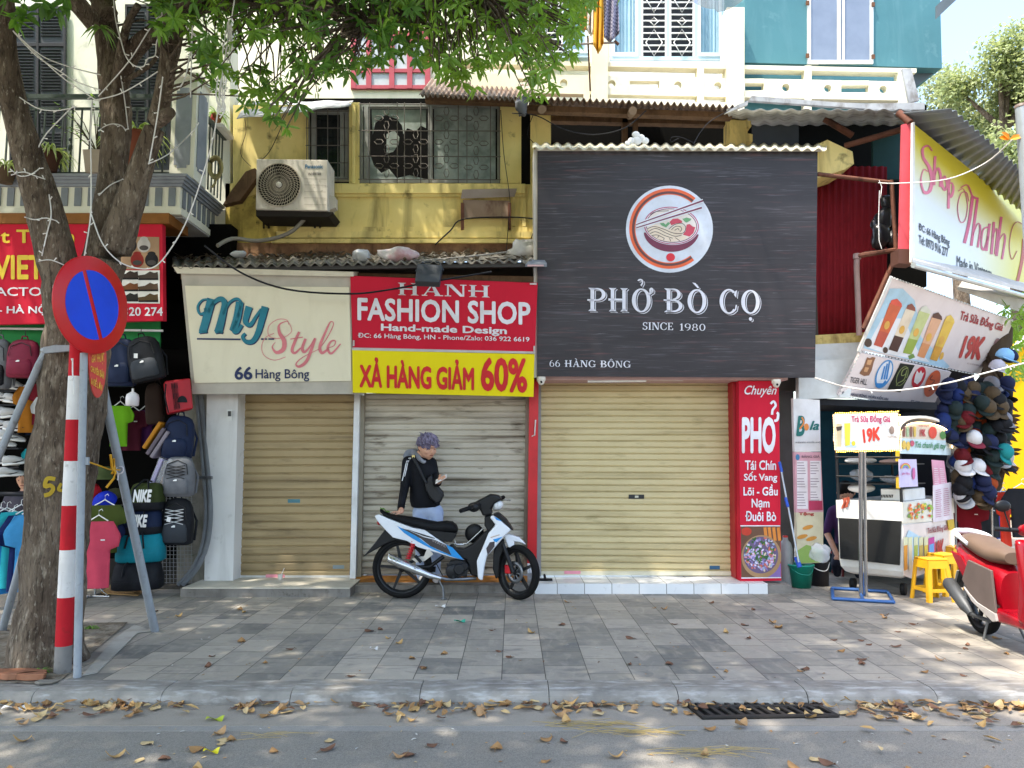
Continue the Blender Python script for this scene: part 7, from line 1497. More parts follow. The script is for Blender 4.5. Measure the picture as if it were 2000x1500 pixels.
b.tube([p0_ + ax_ * (i / n_) + (u_ * math.cos(i * .75) + v_ * math.sin(i * .75)) * .024 for i in range(n_ + 1)], .007, 5); b.tube([p0_, p1_], .013, 8); b.build('shock_absorber', mb_)
b = MB().use(M('c9c6bf', .35, .6)); b.prism([P(x, y, BY - .12) for x, y in ZB([(465, 1020), (510, 1005), (555, 1000), (575, 950), (595, 945), (622, 985), (560, 1035), (500, 1045)])], (0, .02, 0)); b.build('foot_bracket', mb_); b = MB().use(M('1c1d1f', .6)); b.tube([P(*ZB([(490, 995)])[0], BY - .2), P(*ZB([(535, 1045)])[0], BY - .2)], .017, 8); b.tube([P(*ZB([(770, 1150)])[0], BY - .25), P(*ZB([(770, 1150)])[0], BY + .2)], .016, 8); b.build('foot_peg', mb_)
b = MB().use(M('77797b', .4, .6)); s0_ = P(*ZB([(665, 1175)])[0], BY - .08); ge_ = G(866, 1171); b.tube([s0_, s0_ * .5 + ge_ * .5 + Vector((.02, 0, .02)), ge_ + Vector((0, 0, .012))], .012, 8); b.tube([ge_ + Vector((-.02, 0, .01)), ge_ + Vector((.03, -.02, .01))], .013, 6); b.build('side_stand', mb_)
b = MB().use(SILV); b.tube([P(x, y, BY + .02) for x, y in ZB([(775, 905), (800, 912), (870, 905), (900, 880), (985, 800)])], .010, 6); b.tube([P(x, y, BY - .05) for x, y in ZB([(780, 885), (790, 912), (850, 915)])], .008, 6); b.build('guard_bar', mb_); b = MB().use(BKP); b.ball(P(*ZB([(925, 832)])[0], BY + .10), .105, 18, (1, .3, 1)); b.build('guard_disc', mb_)
b = MB().use(M('5f9a2e', .6)); b.grid(lambda u, v: P(*ZB([(235 + 70 * u, 650 + 40 * u + 6 * math.sin(u * 12))])[0], BY - .04 + .09 * v) + Vector((0, 0, .012 + .008 * math.sin(v * 7))), 10, 5); o = b.build('rag', fix=False); tag(o, 'small green rag lying on the tail of the motorbike seat', 'rag')
# ---- red scooter at the right edge, built along +x then turned
sc0 = G(1922, 1238); sf = G(2084, 1310); hd_ = math.atan2(sf.y - sc0.y, sf.x - sc0.x)
sct = thing('scooter', 'red scooter with brown seat parked at the right edge', 'scooter', sc0); og = Vector((0, 0, 0))
def LS(x, y, z): return sc0 + Vector((x, y, z))
def sprism(name, pts, hw, mat, bevel=.02, y0=0.0, parent=None): b = MB().use(mat); b.prism([LS(x, -hw + y0, z) for x, z in pts], (0, 2 * hw, 0)); return b.build(name, parent or sct, bevel=bevel)
RPT = M('98091a', .25, v='840716', spec=.5); BRS = M('6e5a4c', .5, v='62503f'); GBR = M('6b5d57', .45, v='5c4f49')
wheel_parts(sct, LS(0, 0, .27), (0, -1, 0), .27, .10); wheel_parts(sct, LS(1.26, 0, .27), (.25, -1, 0), .275, .09, True)
def sloft(name, secs, mat, n=20, p=2.6):
    b = MB().use(mat); rings = []
    for x, zc_, hz, hy in secs: rings.append([LS(x, hy * sup(2 * math.pi * i / n, p)[0], zc_ + hz * sup(2 * math.pi * i / n, p)[1]) for i in range(n)])
    b.loft(rings); return b.build(name, sct)
sloft('seat', ((-.18, .86, .02, .05), (-.12, .855, .06, .12), (.05, .84, .075, .15), (.22, .80, .075, .15), (.38, .775, .075, .145), (.52, .775, .07, .12), (.60, .77, .05, .08)), BRS)
sloft('tail_body', ((-.30, .78, .03, .04), (-.24, .76, .07, .10), (-.1, .70, .12, .155), (.1, .62, .15, .17), (.3, .56, .17, .17), (.5, .50, .20, .16), (.6, .45, .2, .13)), RPT)
for s_ in (-1, 1):
    sprism('side_panel', [(.16, .70), (.56, .66), (.60, .30), (.45, .27), (.2, .36), (.02, .50)], .012, GBR, .008, s_ * .172)
    sprism('lower_trim', [(.05, .44), (.2, .33), (.55, .22), (.62, .24), (.6, .30), (.3, .34)], .012, M('b9b2ae', .4), .006, s_ * .178); sprism('red_flank', [(-.2, .74), (.0, .72), (.18, .58), (.06, .50), (-.04, .58)], .012, RPT, .008, s_ * .162)
b = MB().use(WPT); b.tube(crv([tuple(LS(.1, -.15, .84)), tuple(LS(-.15, -.13, .90)), tuple(LS(-.30, -.07, .92)), tuple(LS(-.32, 0, .92)), tuple(LS(-.30, .07, .92)), tuple(LS(-.15, .13, .90)), tuple(LS(.1, .15, .84))], 5), [.018] * 4 + [.026] * 23 + [.018] * 4, 8); b.build('grab_rail', sct)
b = MB().use(M('c9424a', .2)); b.ball(LS(-.29, 0, .76), .05, 12, (.7, 1.8, .7)); b.build('tail_light', sct); sprism('mudguard', [(-.22, .70), (-.10, .62), (-.25, .45), (-.36, .36), (-.34, .46)], .07, BKP, .01); b = MB().use(M('b5b2ac', .4)); b.prism([LS(-.36, -.09, .38), LS(-.36, .09, .38), LS(-.27, .09, .54), LS(-.27, -.09, .54)], (-.006, 0, .004)); b.build('number_plate', sct)
sprism('floor_board', [(.52, .34), (1.0, .32), (1.02, .24), (.5, .22)], .17, RPT, .03); sprism('leg_shield', [(.92, .30), (1.02, .28), (1.10, .5), (1.02, .96), (.94, .98), (.98, .62)], .19, RPT, .04)
sloft('front_cowl', ((.96, .78, .20, .17), (1.08, .72, .26, .16), (1.2, .66, .2, .11), (1.26, .62, .1, .05)), RPT)
b = MB().use(RPT); rings = []
for i in range(9): a = R(10 + 20 * i); c = LS(1.26 + .30 * math.cos(a), 0, .27 + .30 * math.sin(a)); rings.append([c + Vector((0, y, 0)) for y in (-.065, .065)])
for i in range(8): b.hexa([rings[i][0], rings[i][1], rings[i + 1][1], rings[i + 1][0]] + [LS(1.26, 0, .27) + (p - LS(1.26, 0, .27)) * 1.05 for p in (rings[i][0], rings[i][1], rings[i + 1][1], rings[i + 1][0])])
b.build('front_fender', sct); b = MB().use(BKP)
for s_ in (-.07, .07): b.tube([LS(1.10, s_, .62), LS(1.26, s_, .27)], .022, 8)
b.build('fork', sct)
sloft('handlebar_cover', ((.86, 1.02, .03, .06), (.94, 1.04, .06, .14), (1.02, 1.05, .06, .12), (1.08, 1.03, .03, .06)), RPT); b = MB().use(BKP)
for s_ in (-1, 1): b.tube([LS(.94, s_ * .12, 1.04), LS(.90, s_ * .30, 1.05)], .018, 8); b.tube([LS(.95, s_ * .2, 1.05), LS(.95, s_ * .24, 1.2)], .006, 6); b.ball(LS(.95, s_ * .25, 1.24), .055, 12, (.4, 1.2, .9))
b.build('handlebar', sct)
b = MB().use(M('55575a', .5, .4)); b.tube([LS(-.30, -.17, .42), LS(-.26, -.17, .42), LS(.02, -.16, .26), LS(.1, -.15, .2)], [.045, .065, .06, .03], 14); b.tube([LS(.1, -.15, .2), LS(.32, -.1, .18)], .02, 8); b.build('exhaust', sct); b = MB().use(M('33353a', .5, .4)); b.hexa([LS(x, y, z) for y in (.06, .16) for x, z in ((-.06, .22), (.42, .22), (.42, .38), (-.02, .36))]); b.build('engine', sct, bevel=.02); b = MB().use(STEEL); b.tube([LS(-.02, .14, .30), LS(.02, .12, .60)], .025, 8); b.tube([LS(-.02, -.14, .30), LS(.02, -.12, .60)], .025, 8); b.build('shock_absorber', sct)
b = MB().use(M('77797b', .4, .6)); b.tube([LS(.35, .1, .22), LS(.32, .20, .012)], .012, 8); b.tube([LS(.3, -.1, .2), LS(.28, -.14, .01)], .012, 8); b.build('stand', sct)
b = MB().use(M('d02a5a', .6)); b.tube([LS(-.31, .10, .80), LS(-.33, .12, .62), LS(-.31, .13, .48)], .012, 5); tb_ = b.build('ribbon', sct); pm2 = Pl(LS(.45, -.19, .66), LS(.56, -.19, .66), LS(.45, -.19, .7))
sct.rotation_euler = (0, 0, hd_); sct.scale = (.91, .91, .91)
# ================================================================== PEOPLE
def capsule(b, a, c, r0, r1, n=14):
    a, c = Vector(a), Vector(c); b.tube([a, c], [r0, r1], n); b.ball(a, r0 * .995, n); b.ball(c, r1 * .995, n)
def fuse(o, vox, sm=6):
    d = o.modifiers.new('fuse', 'REMESH'); d.mode = 'VOXEL'; d.voxel_size = vox; d.use_smooth_shade = True
    s_ = o.modifiers.new('smooth', 'SMOOTH'); s_.factor = .5; s_.iterations = sm; return o
SKIN = M('d0a085', .5, v='c08e72', vs=9, name='skin'); JKT = M('101116', .7, v='1a1b22', vs=10, vk=.6); JEAN = M('b5c2da', .85, v='8fa0c2', vs=7); HAIR = M('80788c', .65, v='5a5262', vs=40, bump=.6, bs=120); HOOD = M('8a8d96', .85)
def ZP(x, y, Y=8.78): return P(680 + x / 7.5, 830 + y / 7.5, Y)
man = thing('person', 'young man in black jacket and pale jeans looking at a phone behind the motorbike', 'person', Vector((P(838, 1140, 8.85).x, 8.85, ZS - .02)))
hip = ZP(1170, 1230, 8.82); chest = ZP(1085, 700, 8.80); neck = ZP(1060, 440, 8.80); head = ZP(1165, 325, 8.74)
fd = Vector((.62, -.72, -.30)).normalized()      # where the face looks
rt = fd.cross(Vector((0, 0, 1))).normalized(); hu = rt.cross(fd).normalized()
b = MB().use(SKIN)
b.ball(head, .1, 20, (.98, 1.0, 1.18)); 
H = lambda f, r_, u: head + fd * f + rt * r_ + hu * u
b.ball(H(.035, 0, -.062), .068, 14, (1, 1, .95)); b.ball(H(.055, 0, -.098), .032, 12); capsule(b, head + Vector((-.02, .02, -.06)), neck + Vector((.01, 0, -.03)), .052, .058)
b.tube([H(.092, 0, .015), H(.110, 0, -.018), H(.116, 0, -.032)], [.010, .013, .014], 8); b.ball(H(.108, 0, -.034), .015, 8); b.ball(H(.086, 0, -.066), .018, 10, (1, 1.3, .5)); b.ball(H(.088, 0, .028), .03, 10, (1, 2.0, .45))
for s_ in (-1, 1): b.ball(H(-.005, s_ * .098, -.01), .026, 10, (.9, .5, 1.3)); b.ball(H(.062, s_ * .045, -.03), .035, 10)
# right hand flat on the seat, left hand holding the phone
hr = ZP(745, 1290, 8.42); wr_ = ZP(775, 1235, 8.5)
capsule(b, wr_, hr + Vector((.02, .02, .02)), .028, .032); 
b.ball(hr + Vector((0, 0, .006)), .042, 12, (1.2, .9, .5))
for i, (dx, dy, L_) in enumerate(((-.055, .025, .8), (-.072, .005, 1), (-.068, -.02, 1), (-.05, -.042, .85))):
    k0 = hr + Vector((-.028, (.022, .008, -.008, -.024)[i], .012)); k1 = hr + Vector((dx * .8, dy, .014)); k2 = hr + Vector((dx * 1.25 * L_, dy * 1.25, -.006)); b.tube([k0, k1, k2], [.0105, .0095, .0075], 8); b.ball(k2, .0075, 6)
b.tube([hr + Vector((.02, -.03, .0)), hr + Vector((-.005, -.062, -.004)), hr + Vector((-.03, -.07, -.012))], [.012, .010, .008], 8)
hl = ZP(1355, 795, 8.42); wl = ZP(1320, 840, 8.5); capsule(b, wl, hl, .026, .030); b.ball(hl, .038, 12, (.9, 1.0, .8))
ph0 = ZP(1270, 840, 8.42); ph1 = ZP(1455, 740, 8.36); pd_ = (ph1 - ph0).normalized()
for i in range(4): k = hl + pd_ * (.012 + .016 * i) + Vector((0, 0, .0)); b.tube([hl + Vector((.0, -.01, -.01)) + pd_ * .014 * i, k + Vector((.012, -.055, -.012)), k + Vector((-.004, -.062, .022))], [.010, .009, .007], 8)
b.tube([hl + Vector((-.01, .02, .015)), hl + Vector((-.012, -.005, .045)), hl + Vector((.012, -.03, .05))], [.012, .010, .008], 8)
capsule(b, chest, hip, .10, .10); capsule(b, chest, neck, .10, .06)
ank = [Vector((P(823, 1132, 8.86).x, 8.86, ZS + .04)), Vector((P(850, 1132, 8.9).x, 8.90, ZS + .04))]
for s_, a in zip((-.07, .07), ank): capsule(b, hip + Vector((s_, 0, -.05)), a, .07, .04)
fuse(b.build('body', man), .007, 3)
b = MB().use(M('15100f', .4))
for s_ in (-1, 1): b.ball(H(.093, s_ * .036, .002), .010, 8, (.6, 1.5, .5)); b.tube([H(.098, s_ * .018, .024), H(.100, s_ * .036, .030), H(.092, s_ * .056, .022)], .0045, 5)
b.build('eye', man)
b = MB().use(M('8f4f45', .5)); b.tube([H(.098, -.022, -.066), H(.105, 0, -.064), H(.098, .022, -.066)], .005, 6); b.build('mouth', man)
# hair: textured crop, longer on top, dark shaved sides
HR2 = M('8d859c', .6, v='756d82', vs=40); HR3 = M('655c70', .7, v='4d4557', vs=40); r7 = random.Random(9); b = MB().use(HAIR); n0 = len(b.v); b.ball(head + hu * .046 - fd * .012, .102, 24, (1.02, 1.02, 1.06))
for i in range(len(b.v)):
    v = b.v[i] - head
    if v.dot(hu) < .012: b.v[i] = head + (v - hu * (v.dot(hu) - .012)) * .86
    else: b.v[i] = b.v[i] + v.normalized() * .012 * noise.noise(b.v[i] * 45)
for i in range(420):
    d = Vector((r7.gauss(0, 1), r7.gauss(0, 1), r7.gauss(.4, .9))).normalized(); p = head + hu * .042 - fd * .010 + d * .103; rel = p - head
    if rel.dot(hu) < .018: continue
    t_ = (fd * r7.uniform(.2, 1.1) + rt * r7.uniform(-.7, .7) - d * d.dot(fd) + Vector((0, 0, -.35))).normalized(); k = r7.uniform(.6, 1.3)
    b.use(r7.choice((HAIR, HAIR, HR2, HR3))); b.tube([p - t_ * .012, p + d * .016 * k + t_ * .014, p + d * .010 * k + t_ * .040 * k], [.010, .009, .002], 5)
b.build('hair', man)
b = MB().use(M('241c20', .8)); b.ball(head - fd * .030 - hu * .012, .0985, 18, (.98, 1, .80)); b.build('hair_undercut', man)
# jacket
sR, sL = ZP(880, 545, 8.74), ZP(1215, 560, 8.84); eR, eL = ZP(835, 870, 8.70), ZP(1270, 760, 8.78)
b = MB().use(JKT)
rings = []
for x0, x1, y, d0 in ((925, 1345, 1205, .115), (900, 1350, 1120, .125), (900, 1330, 1000, .125), (905, 1315, 850, .125), (890, 1290, 700, .13), (860, 1275, 580, .12), (880, 1245, 500, .095), (960, 1190, 440, .07)):
    a, c = ZP(x0, y, 8.78), ZP(x1, y - (8 if y > 1100 else 0), 8.84); m_ = (a + c) / 2; h_ = (c - a) / 2; ring = []
    for i in range(22): u, v = sup(2 * math.pi * i / 22, 2.4); ring.append(m_ + h_ * u + Vector((.1, -1, 0)).normalized() * d0 * v * (-1) + Vector((0, 0, .006 * math.sin(u * 9 + y * .02))))
    rings.append(ring)
b.loft(rings)
capsule(b, sR, eR, .072, .056); capsule(b, eR, ZP(770, 1215, 8.52), .054, .040); capsule(b, sL, eL, .070, .055); capsule(b, eL, ZP(1305, 850, 8.53), .054, .042)
jk = fuse(b.build('jacket', man), .010, 5)
b = MB().use(M('0b0c10', .8)); b.tube([ZP(790, 1235, 8.47), ZP(735, 1232, 8.52)], .0); b.v.clear(); b.f.clear(); b.fm.clear(); b.sm.clear()
capsule(b, ZP(778, 1195, 8.53), ZP(768, 1240, 8.50), .042, .036); capsule(b, ZP(1300, 850, 8.55), ZP(1318, 848, 8.52), .044, .040); b.build('cuff', man)
b = MB().use(M('e6e6ea', .6))
for dx in (0, 22): c = crv([(905 + dx, 478), (862 + dx, 545), (838 + dx, 650), (818 + dx, 740), (800 + dx, 818)], 6); b.tube([ZP(x, y, 8.705 - .0 + (.03 if y < 520 else 0)) + Vector((0, -.045, 0)) for x, y in c], .006, 5)
b.build('sleeve_stripe', man); b = MB().use(HOOD); rings = []
b.tube(crv([tuple(ZP(835, 480, 8.86)), tuple(ZP(900, 420, 8.92)), tuple(ZP(985, 405, 8.88)), tuple(ZP(1010, 440, 8.78)), tuple(ZP(1050, 500, 8.70)), tuple(ZP(1110, 545, 8.66)), tuple(ZP(1140, 520, 8.66))], 5), [.03, .04, .045, .05, .055, .055, .052, .05, .048, .046, .045, .044, .042, .04, .038, .036, .034, .032, .03, .03, .028, .026, .025, .024, .022, .02, .018, .016, .014, .012, .01], 10); fuse(b.build('hood', man), .01, 3)
b = MB().use(M('16171b', .55)); b.tube(crv([tuple(ZP(950, 470, 8.66)), tuple(ZP(1020, 600, 8.62)), tuple(ZP(1110, 790, 8.62)), tuple(ZP(1150, 850, 8.62))], 6), .016, 6); b.build('bag_strap', man)
b = MB().use(M('c9b87a', .35, .6)); b.pb(680 + 935 / 7.5, 830 + 442 / 7.5, 680 + 975 / 7.5, 830 + 485 / 7.5, 8.645, .012); b.build('strap_buckle', man)
b = MB().use(JEAN)
for s_, a, kx in ((-.075, ank[0], -.01), (.075, ank[1], .02)): k = (hip + a) / 2 + Vector((kx + s_ * .1, -.03, 0)); capsule(b, hip + Vector((s_, 0, -.04)), k + Vector((s_ * .2, 0, 0)), .105, .078); capsule(b, k + Vector((s_ * .2, 0, 0)), a + Vector((0, 0, .02)), .078, .058)
b.ball(hip + Vector((0, 0, -.02)), .13, 16, (1.25, .85, .8)); fuse(b.build('jeans', man), .011, 4)
for a in ank: b = MB().use(M('c9c4c2', .6)); rings = []; b.loft([[a + Vector((.03, -.06, 0)) + Vector((math.cos(t) * .045 * w_, (v - .5) * .26 * -1, -.04 + z0_ + (z1_ - z0_) * (.5 + .5 * math.sin(t)))) for t in [i * math.pi / 6 for i in range(12)]] for v, w_, z0_, z1_ in ((0, .6, .0, .07), (.1, .95, 0, .095), (.35, 1, 0, .09), (.6, 1.1, 0, .06), (.85, 1.0, 0, .045), (1, .5, .0, .03))]); b.build('shoe', man)
bag = thing('sling_bag', 'black sling bag hanging across the man in the striped jacket', 'bag', ZP(1290, 1150, 8.6)); b = MB().use(M('131418', .5, v='1d1e23'))
q = [(1120, 860), (1165, 760), (1215, 720), (1290, 860), (1390, 985), (1400, 1040), (1350, 1140), (1290, 1160), (1200, 1080), (1135, 960)]; b.prism([ZP(x, y, 8.63) for x, y in q], (0, .09, 0)); b.build('body', bag, bevel=.025, seg=3); b = MB().use(M('2a2b30', .4)); b.tube([ZP(x, y, 8.625) for x, y in ((1235, 880), (1330, 980), (1370, 1050))], .005, 5); b.build('zip', bag)
phn = MB().use(M('d9d5d2', .25)); w2 = Vector((.35, .6, .72)).normalized(); w2 = (w2 - pd_ * w2.dot(pd_)).normalized(); n2 = pd_.cross(w2); m0 = (ph0 + ph1) / 2
phn.hexa([m0 + pd_ * a * .075 + w2 * c * .036 + n2 * d for d in (-.004, .004) for a, c in ((-1, -1), (1, -1), (1, 1), (-1, 1))]); o = phn.build('phone', bevel=.003); tag(o, 'pale smartphone held by the man in the black jacket', 'phone')
# shop keeper, half hidden in the dark left shop
def bust(label, hp, look, shirt_m, hair_m, skin_m, seat_z=.45):
    fd = look.normalized(); rt = fd.cross(Vector((0, 0, 1))).normalized(); hu = rt.cross(fd).normalized(); t = thing('person', label, 'person', Vector((hp.x, hp.y, .02))); H = lambda f, r_, u: hp + fd * f + rt * r_ + hu * u
    b = MB().use(skin_m); b.ball(hp, .098, 18, (.95, 1, 1.2)); b.ball(H(.03, 0, -.06), .066, 12); capsule(b, H(-.01, 0, -.08), hp + Vector((0, 0, -.2)), .05, .055); b.ball(H(.105, 0, -.025), .016, 8); b.tube([H(.092, 0, .01), H(.108, 0, -.02)], .011, 8)
    sh_ = hp + Vector((0, 0, -.24)); pv = Vector((hp.x - fd.x * .1, hp.y - fd.y * .1, seat_z + .08))
    for s_ in (-1, 1): b.ball(H(-.01, s_ * .095, -.01), .024, 8, (.8, .6, 1.3)); e = sh_ + rt * s_ * .24 + Vector((0, 0, -.27)); h_ = pv + rt * s_ * .12 + fd * .35 + Vector((0, 0, .10)); capsule(b, e, h_, .04, .03); b.ball(h_, .036, 10, (1, 1, .7)); [b.tube([h_, h_ + fd * (.06 + .01 * k % 2) + rt * (k - 1.5) * .018 + Vector((0, 0, -.005)), h_ + fd * .085 + rt * (k - 1.5) * .019 + Vector((0, 0, -.025))], [.01, .009, .007], 6) for k in range(4)]; b.tube([h_, h_ + fd * .03 - rt * s_ * .045], [.012, .008], 6)
    capsule(b, sh_, pv, .1, .1); fuse(b.build('body', t), .008, 3)
    b = MB().use(shirt_m); capsule(b, sh_ + rt * -.13, sh_ + rt * .13, .08, .08); capsule(b, sh_ + Vector((0, 0, -.05)), pv, .15, .16)
    for s_ in (-1, 1): capsule(b, sh_ + rt * s_ * .16, sh_ + rt * s_ * .24 + Vector((0, 0, -.25)), .065, .055)
    fuse(b.build('shirt', t), .012, 4)
    b = MB().use(M('1e2230', .8))
    for s_ in (-1, 1): kn = pv + rt * s_ * .12 + fd * .42; capsule(b, pv + rt * s_ * .09, kn, .09, .07); capsule(b, kn, Vector((kn.x, kn.y, .08)), .07, .045)
    fuse(b.build('trousers', t), .012, 4)
    b = MB().use(hair_m); b.ball(H(-.02, 0, .03), .108, 16, (1, 1, 1.08)); b.ball(H(-.06, 0, -.05), .085, 12); b.build('hair', t); b = MB().use(M('100c0b', .4)); [b.ball(H(.09, s_ * .035, .0), .010, 8, (.6, 1.5, .5)) for s_ in (-1, 1)]; b.build('eye', t); b = MB().use(M('8f4f45', .5)); b.tube([H(.092, -.02, -.065), H(.1, 0, -.064), H(.092, .02, -.065)], .005, 6); b.build('mouth', t); b = MB().use(M('3a2a22', .7)); q = Vector((pv.x, pv.y, 0)); 
    b = MB().use(M('7a1f22', .5)); b.box((q.x - .17, q.y - .17, seat_z - .03), (q.x + .17, q.y + .17, seat_z - .005)); so_ = thing('stool', 'low red stool under the seated ' + ('shop keeper' if hp.x < 0 else 'drink seller'), 'stool', q); b.build('seat', so_)
    for sx in (-.15, .15):
        for sy in (-.15, .15): b = MB().use(M('7a1f22', .5)); b.tube([q + Vector((sx * .8, sy * .8, seat_z - .03)), q + Vector((sx, sy, .021))], .016, 6); b.build('leg', so_)
    return t
bust('shop keeper with dark hair sitting in the dark behind the clothes rail', P(50, 934, 9.3), Vector((.15, -1, -.25)), M('4a4650', .8), M('0e0c0d', .6), SKIN, .62)
bust('drink seller in a purple shirt crouching behind the cart', P(1652, 962, 9.75), Vector((-.4, -.8, -.5)), M('4a2f5a', .8), M('15110f', .6), SKIN, .3)
# ================================================================== FACADE FITTINGS
ac = thing('air_conditioner', 'pale outdoor air conditioner unit bracketed on the yellow wall', 'air conditioner', P(572, 412, 8.95)); ACP = wallmat('aged_ac_casing', 'cfc9bd', 'bdb5a6', '6f6658', .6, .5, 3, .03)
PAC = FP(8.92); b = MB().use(ACP); b.pp([(499, 409), (640, 412), (640, 312), (501, 310)], PAC, .36); o = b.build('casing', ac, bevel=.012); b = MB().use(ACP); b.pp([(641, 412), (655, 405), (655, 385), (641, 380)], FP(9.0), .12); b.build('valve_cover', ac)
cx, cy = 545, 361; b = MB().use(M('24231f', .8)); b.flat(ell(cx, cy, 41, 41, 48), PAC, .003); b.build('fan_opening', ac); b = MB().use(M('b5ab98', .6))
for r_ in (42, 36, 30, 24, 18, 12): b.tube([PAC.hit(x, y, .010) for x, y in ell(cx, cy, r_, r_, 40)], .0035 if r_ < 42 else .008, 5, closed=True)
for i in range(44): t = i * 2 * math.pi / 44; b.tube([PAC.hit(cx + r_ * math.cos(t + r_ * .018), cy + r_ * math.sin(t + r_ * .018), .012) for r_ in (7, 18, 30, 42)], .003, 4, False)
b.use(M('d5cfc2', .5)); b.lathe([(.035, 0), (.035, .012), (0, .014)], PAC.hit(cx, cy, .008), 18, (0, -1, 0)); b.build('fan_grille', ac)
b = MB().use(M('9a9282', .6))
for y in (349, 361, 374, 386, 399): b.ribbon([(594, y), (637, y + 1)], .7, PAC, .003)
b.build('panel_line', ac); b = MB().use(M('2a6a8e', .5)); b.text('Panasonic', (596, 321, 631, 329), PAC, .004, .03); b.use(M('5a5a58', .5)); b.text('INVERTER', (602, 337, 627, 342), PAC, .004, .02, .2); b.build('lettering', ac, fix=False)
b = MB().use(M('2f2b28', .8)); b.pp([(500, 422), (642, 424), (650, 414), (500, 410)], FP(8.95), .4, 0); 
for x in (515, 525, 615, 625): b.tube([P(x, 418, 9.0), P(x, 445, 9.38)], .014, 5)
b.build('bracket', ac)
rp_ = thing('rusty_plate', 'rusty grey metal plate between two brackets on the yellow wall', 'plate', P(950, 428, 9.3)); b = MB().use(rustmat('grey_rust_plate', '8f7a68', 'a38f80', '5d4032')); b.pp([(905, 425), (992, 426), (995, 392), (904, 390)], FP(9.33), .02); b.build('sheet', rp_); b = MB().use(RUSTB)
for x in (903, 995): b.pp([(x - 3, 448), (x + 3, 446), (x + 3, 396), (x - 3, 396)], FP(9.3), .05)
b.build('bracket', rp_); b = MB().use(M('9a8d84', .9)); b.pp([(900, 388), (1005, 384), (1010, 368), (903, 370)], FP(9.31), .004, .0); b.build('stain_patch', rp_)
def wire(name, label, pts, r=.006, mat=None, cat='cable', k=5):
    b = MB().use(mat or BLK); b.tube([P(*q) for q in crv(pts, k)], r, 5); return tag(b.build(name), label, cat)
wire('cable', 'thick black cable sagging across the cream and red shop signs', [(400, 480, 8.3), (470, 532, 8.15), (560, 565, 8.1), (680, 574, 8.1), (760, 566, 8.1), (840, 551, 8.1), (960, 531, 8.2)], .011)
wire('cable', 'black cable drooping over the dark loft opening', [(1000, 221, 8.8), (1048, 226, 8.85), (1100, 252, 8.8), (1160, 263, 8.8), (1220, 250, 8.8), (1262, 216, 8.8)], .007)
wire('cable', 'black cables looping from the rusty brackets to the awning', [(1050, 428, 9.2), (998, 424, 9.25), (905, 428, 9.25), (880, 450, 9.2), (850, 478, 9.1)], .009)
wire('cable', 'thin wire running down the yellow wall beside the grilled window', [(978, 215, 9.3), (984, 300, 9.3), (996, 390, 9.25), (993, 440, 9.2), (988, 498, 8.9)], .005)
wire('cable', 'thin wire hanging down the yellow pilaster by the black sign', [(1042, 222, 9.2), (1030, 262, 9.2), (1044, 285, 9.2), (1040, 330, 9.15), (1048, 420, 9.1), (1036, 470, 9.0)], .005)
wire('cable', 'wire looping above the top edge of the black sign', [(1355, 279, 8.4), (1330, 268, 8.4), (1312, 268, 8.4), (1311, 277, 8.4), (1326, 270, 8.4)], .005)
wire('cable', 'thin line rising from the black sign to the sheet metal canopy', [(1355, 281, 8.4), (1368, 258, 8.5), (1390, 235, 8.55), (1440, 208, 8.5)], .005)
wire('cable', 'wire crossing the yellow wall above the air conditioner', [(555, 235, 9.3), (530, 290, 9.25), (512, 312, 9.1)], .005)
wire('cable', 'dark wire hanging from the metal flashing on the yellow wall', [(478, 232, 8.95), (480, 260, 9.2), (470, 300, 9.3), (490, 325, 9.2)], .004)
wire('cable', 'grey pole lying slantwise on the awning', [(790, 512, 8.5), (900, 503, 8.5), (1010, 490, 8.7)], .012, M('8d8a84', .6), 'pole')
wire('drain_hose', 'pale drain hose snaking from the air conditioner to the balcony', [(597, 425, 9.1), (572, 450, 9.1), (540, 464, 9.1), (500, 470, 9.0), (455, 466, 8.9), (425, 480, 8.7)], .026, M('8f8a80', .7), 'hose')
cd = thing('conduit', 'grey corrugated conduit pipes running down beside the white pillar', 'conduit', G(356, 1146)); m = Mt('ribbed_conduit', '8d9092', .5); w_ = node(m.t, 'TexWave'); m.link(m.co, w_.inputs[0]); w_.bands_direction = 'Z'; w_.inputs['Scale'].default_value = 26; m.bump(w_.outputs['Fac'], .8, .01); m.var('77797b', 3); CON = m.done()
for off, rr__ in ((0, .028), (-9, .022)): b = MB().use(CON); b.tube([P(*q) for q in crv([(393 + off, 772, 8.92), (400 + off, 850, 8.9), (407 + off, 930, 8.88), (411 + off, 1000, 8.85), (405 + off, 1060, 8.8), (386 + off, 1108, 8.75), (356 + off, 1143, 8.7)], 5)], rr__, 10); b.build('pipe', cd)
b = MB().use(STEEL); b.pb(382, 930, 412, 936, 8.83, .1); b.build('clamp', cd)
fl = thing('floodlight', 'black finned floodlight hanging over the red shop sign', 'floodlight', P(838, 550, 8.1)); PFL = Pl((812, 518, 8.12), (865, 518, 8.12), (810, 550, 8.02)); FLM = M('2e343b', .5, v='3b424a'); b = MB().use(FLM); b.pp([(810, 549), (858, 551), (864, 518), (815, 514)], PFL, .09); b.build('housing', fl, bevel=.008); b = MB().use(FLM)
for i in range(9): b.ribbon([(818 + i * 5, 520), (816 + i * 5, 534)], 1.6, PFL, .006)
b.build('fins', fl); b = MB().use(FLM); b.tube([P(812, 530, 8.15), P(830, 512, 8.3), P(858, 512, 8.3), P(866, 528, 8.15)], .01, 6); b.build('bracket', fl)
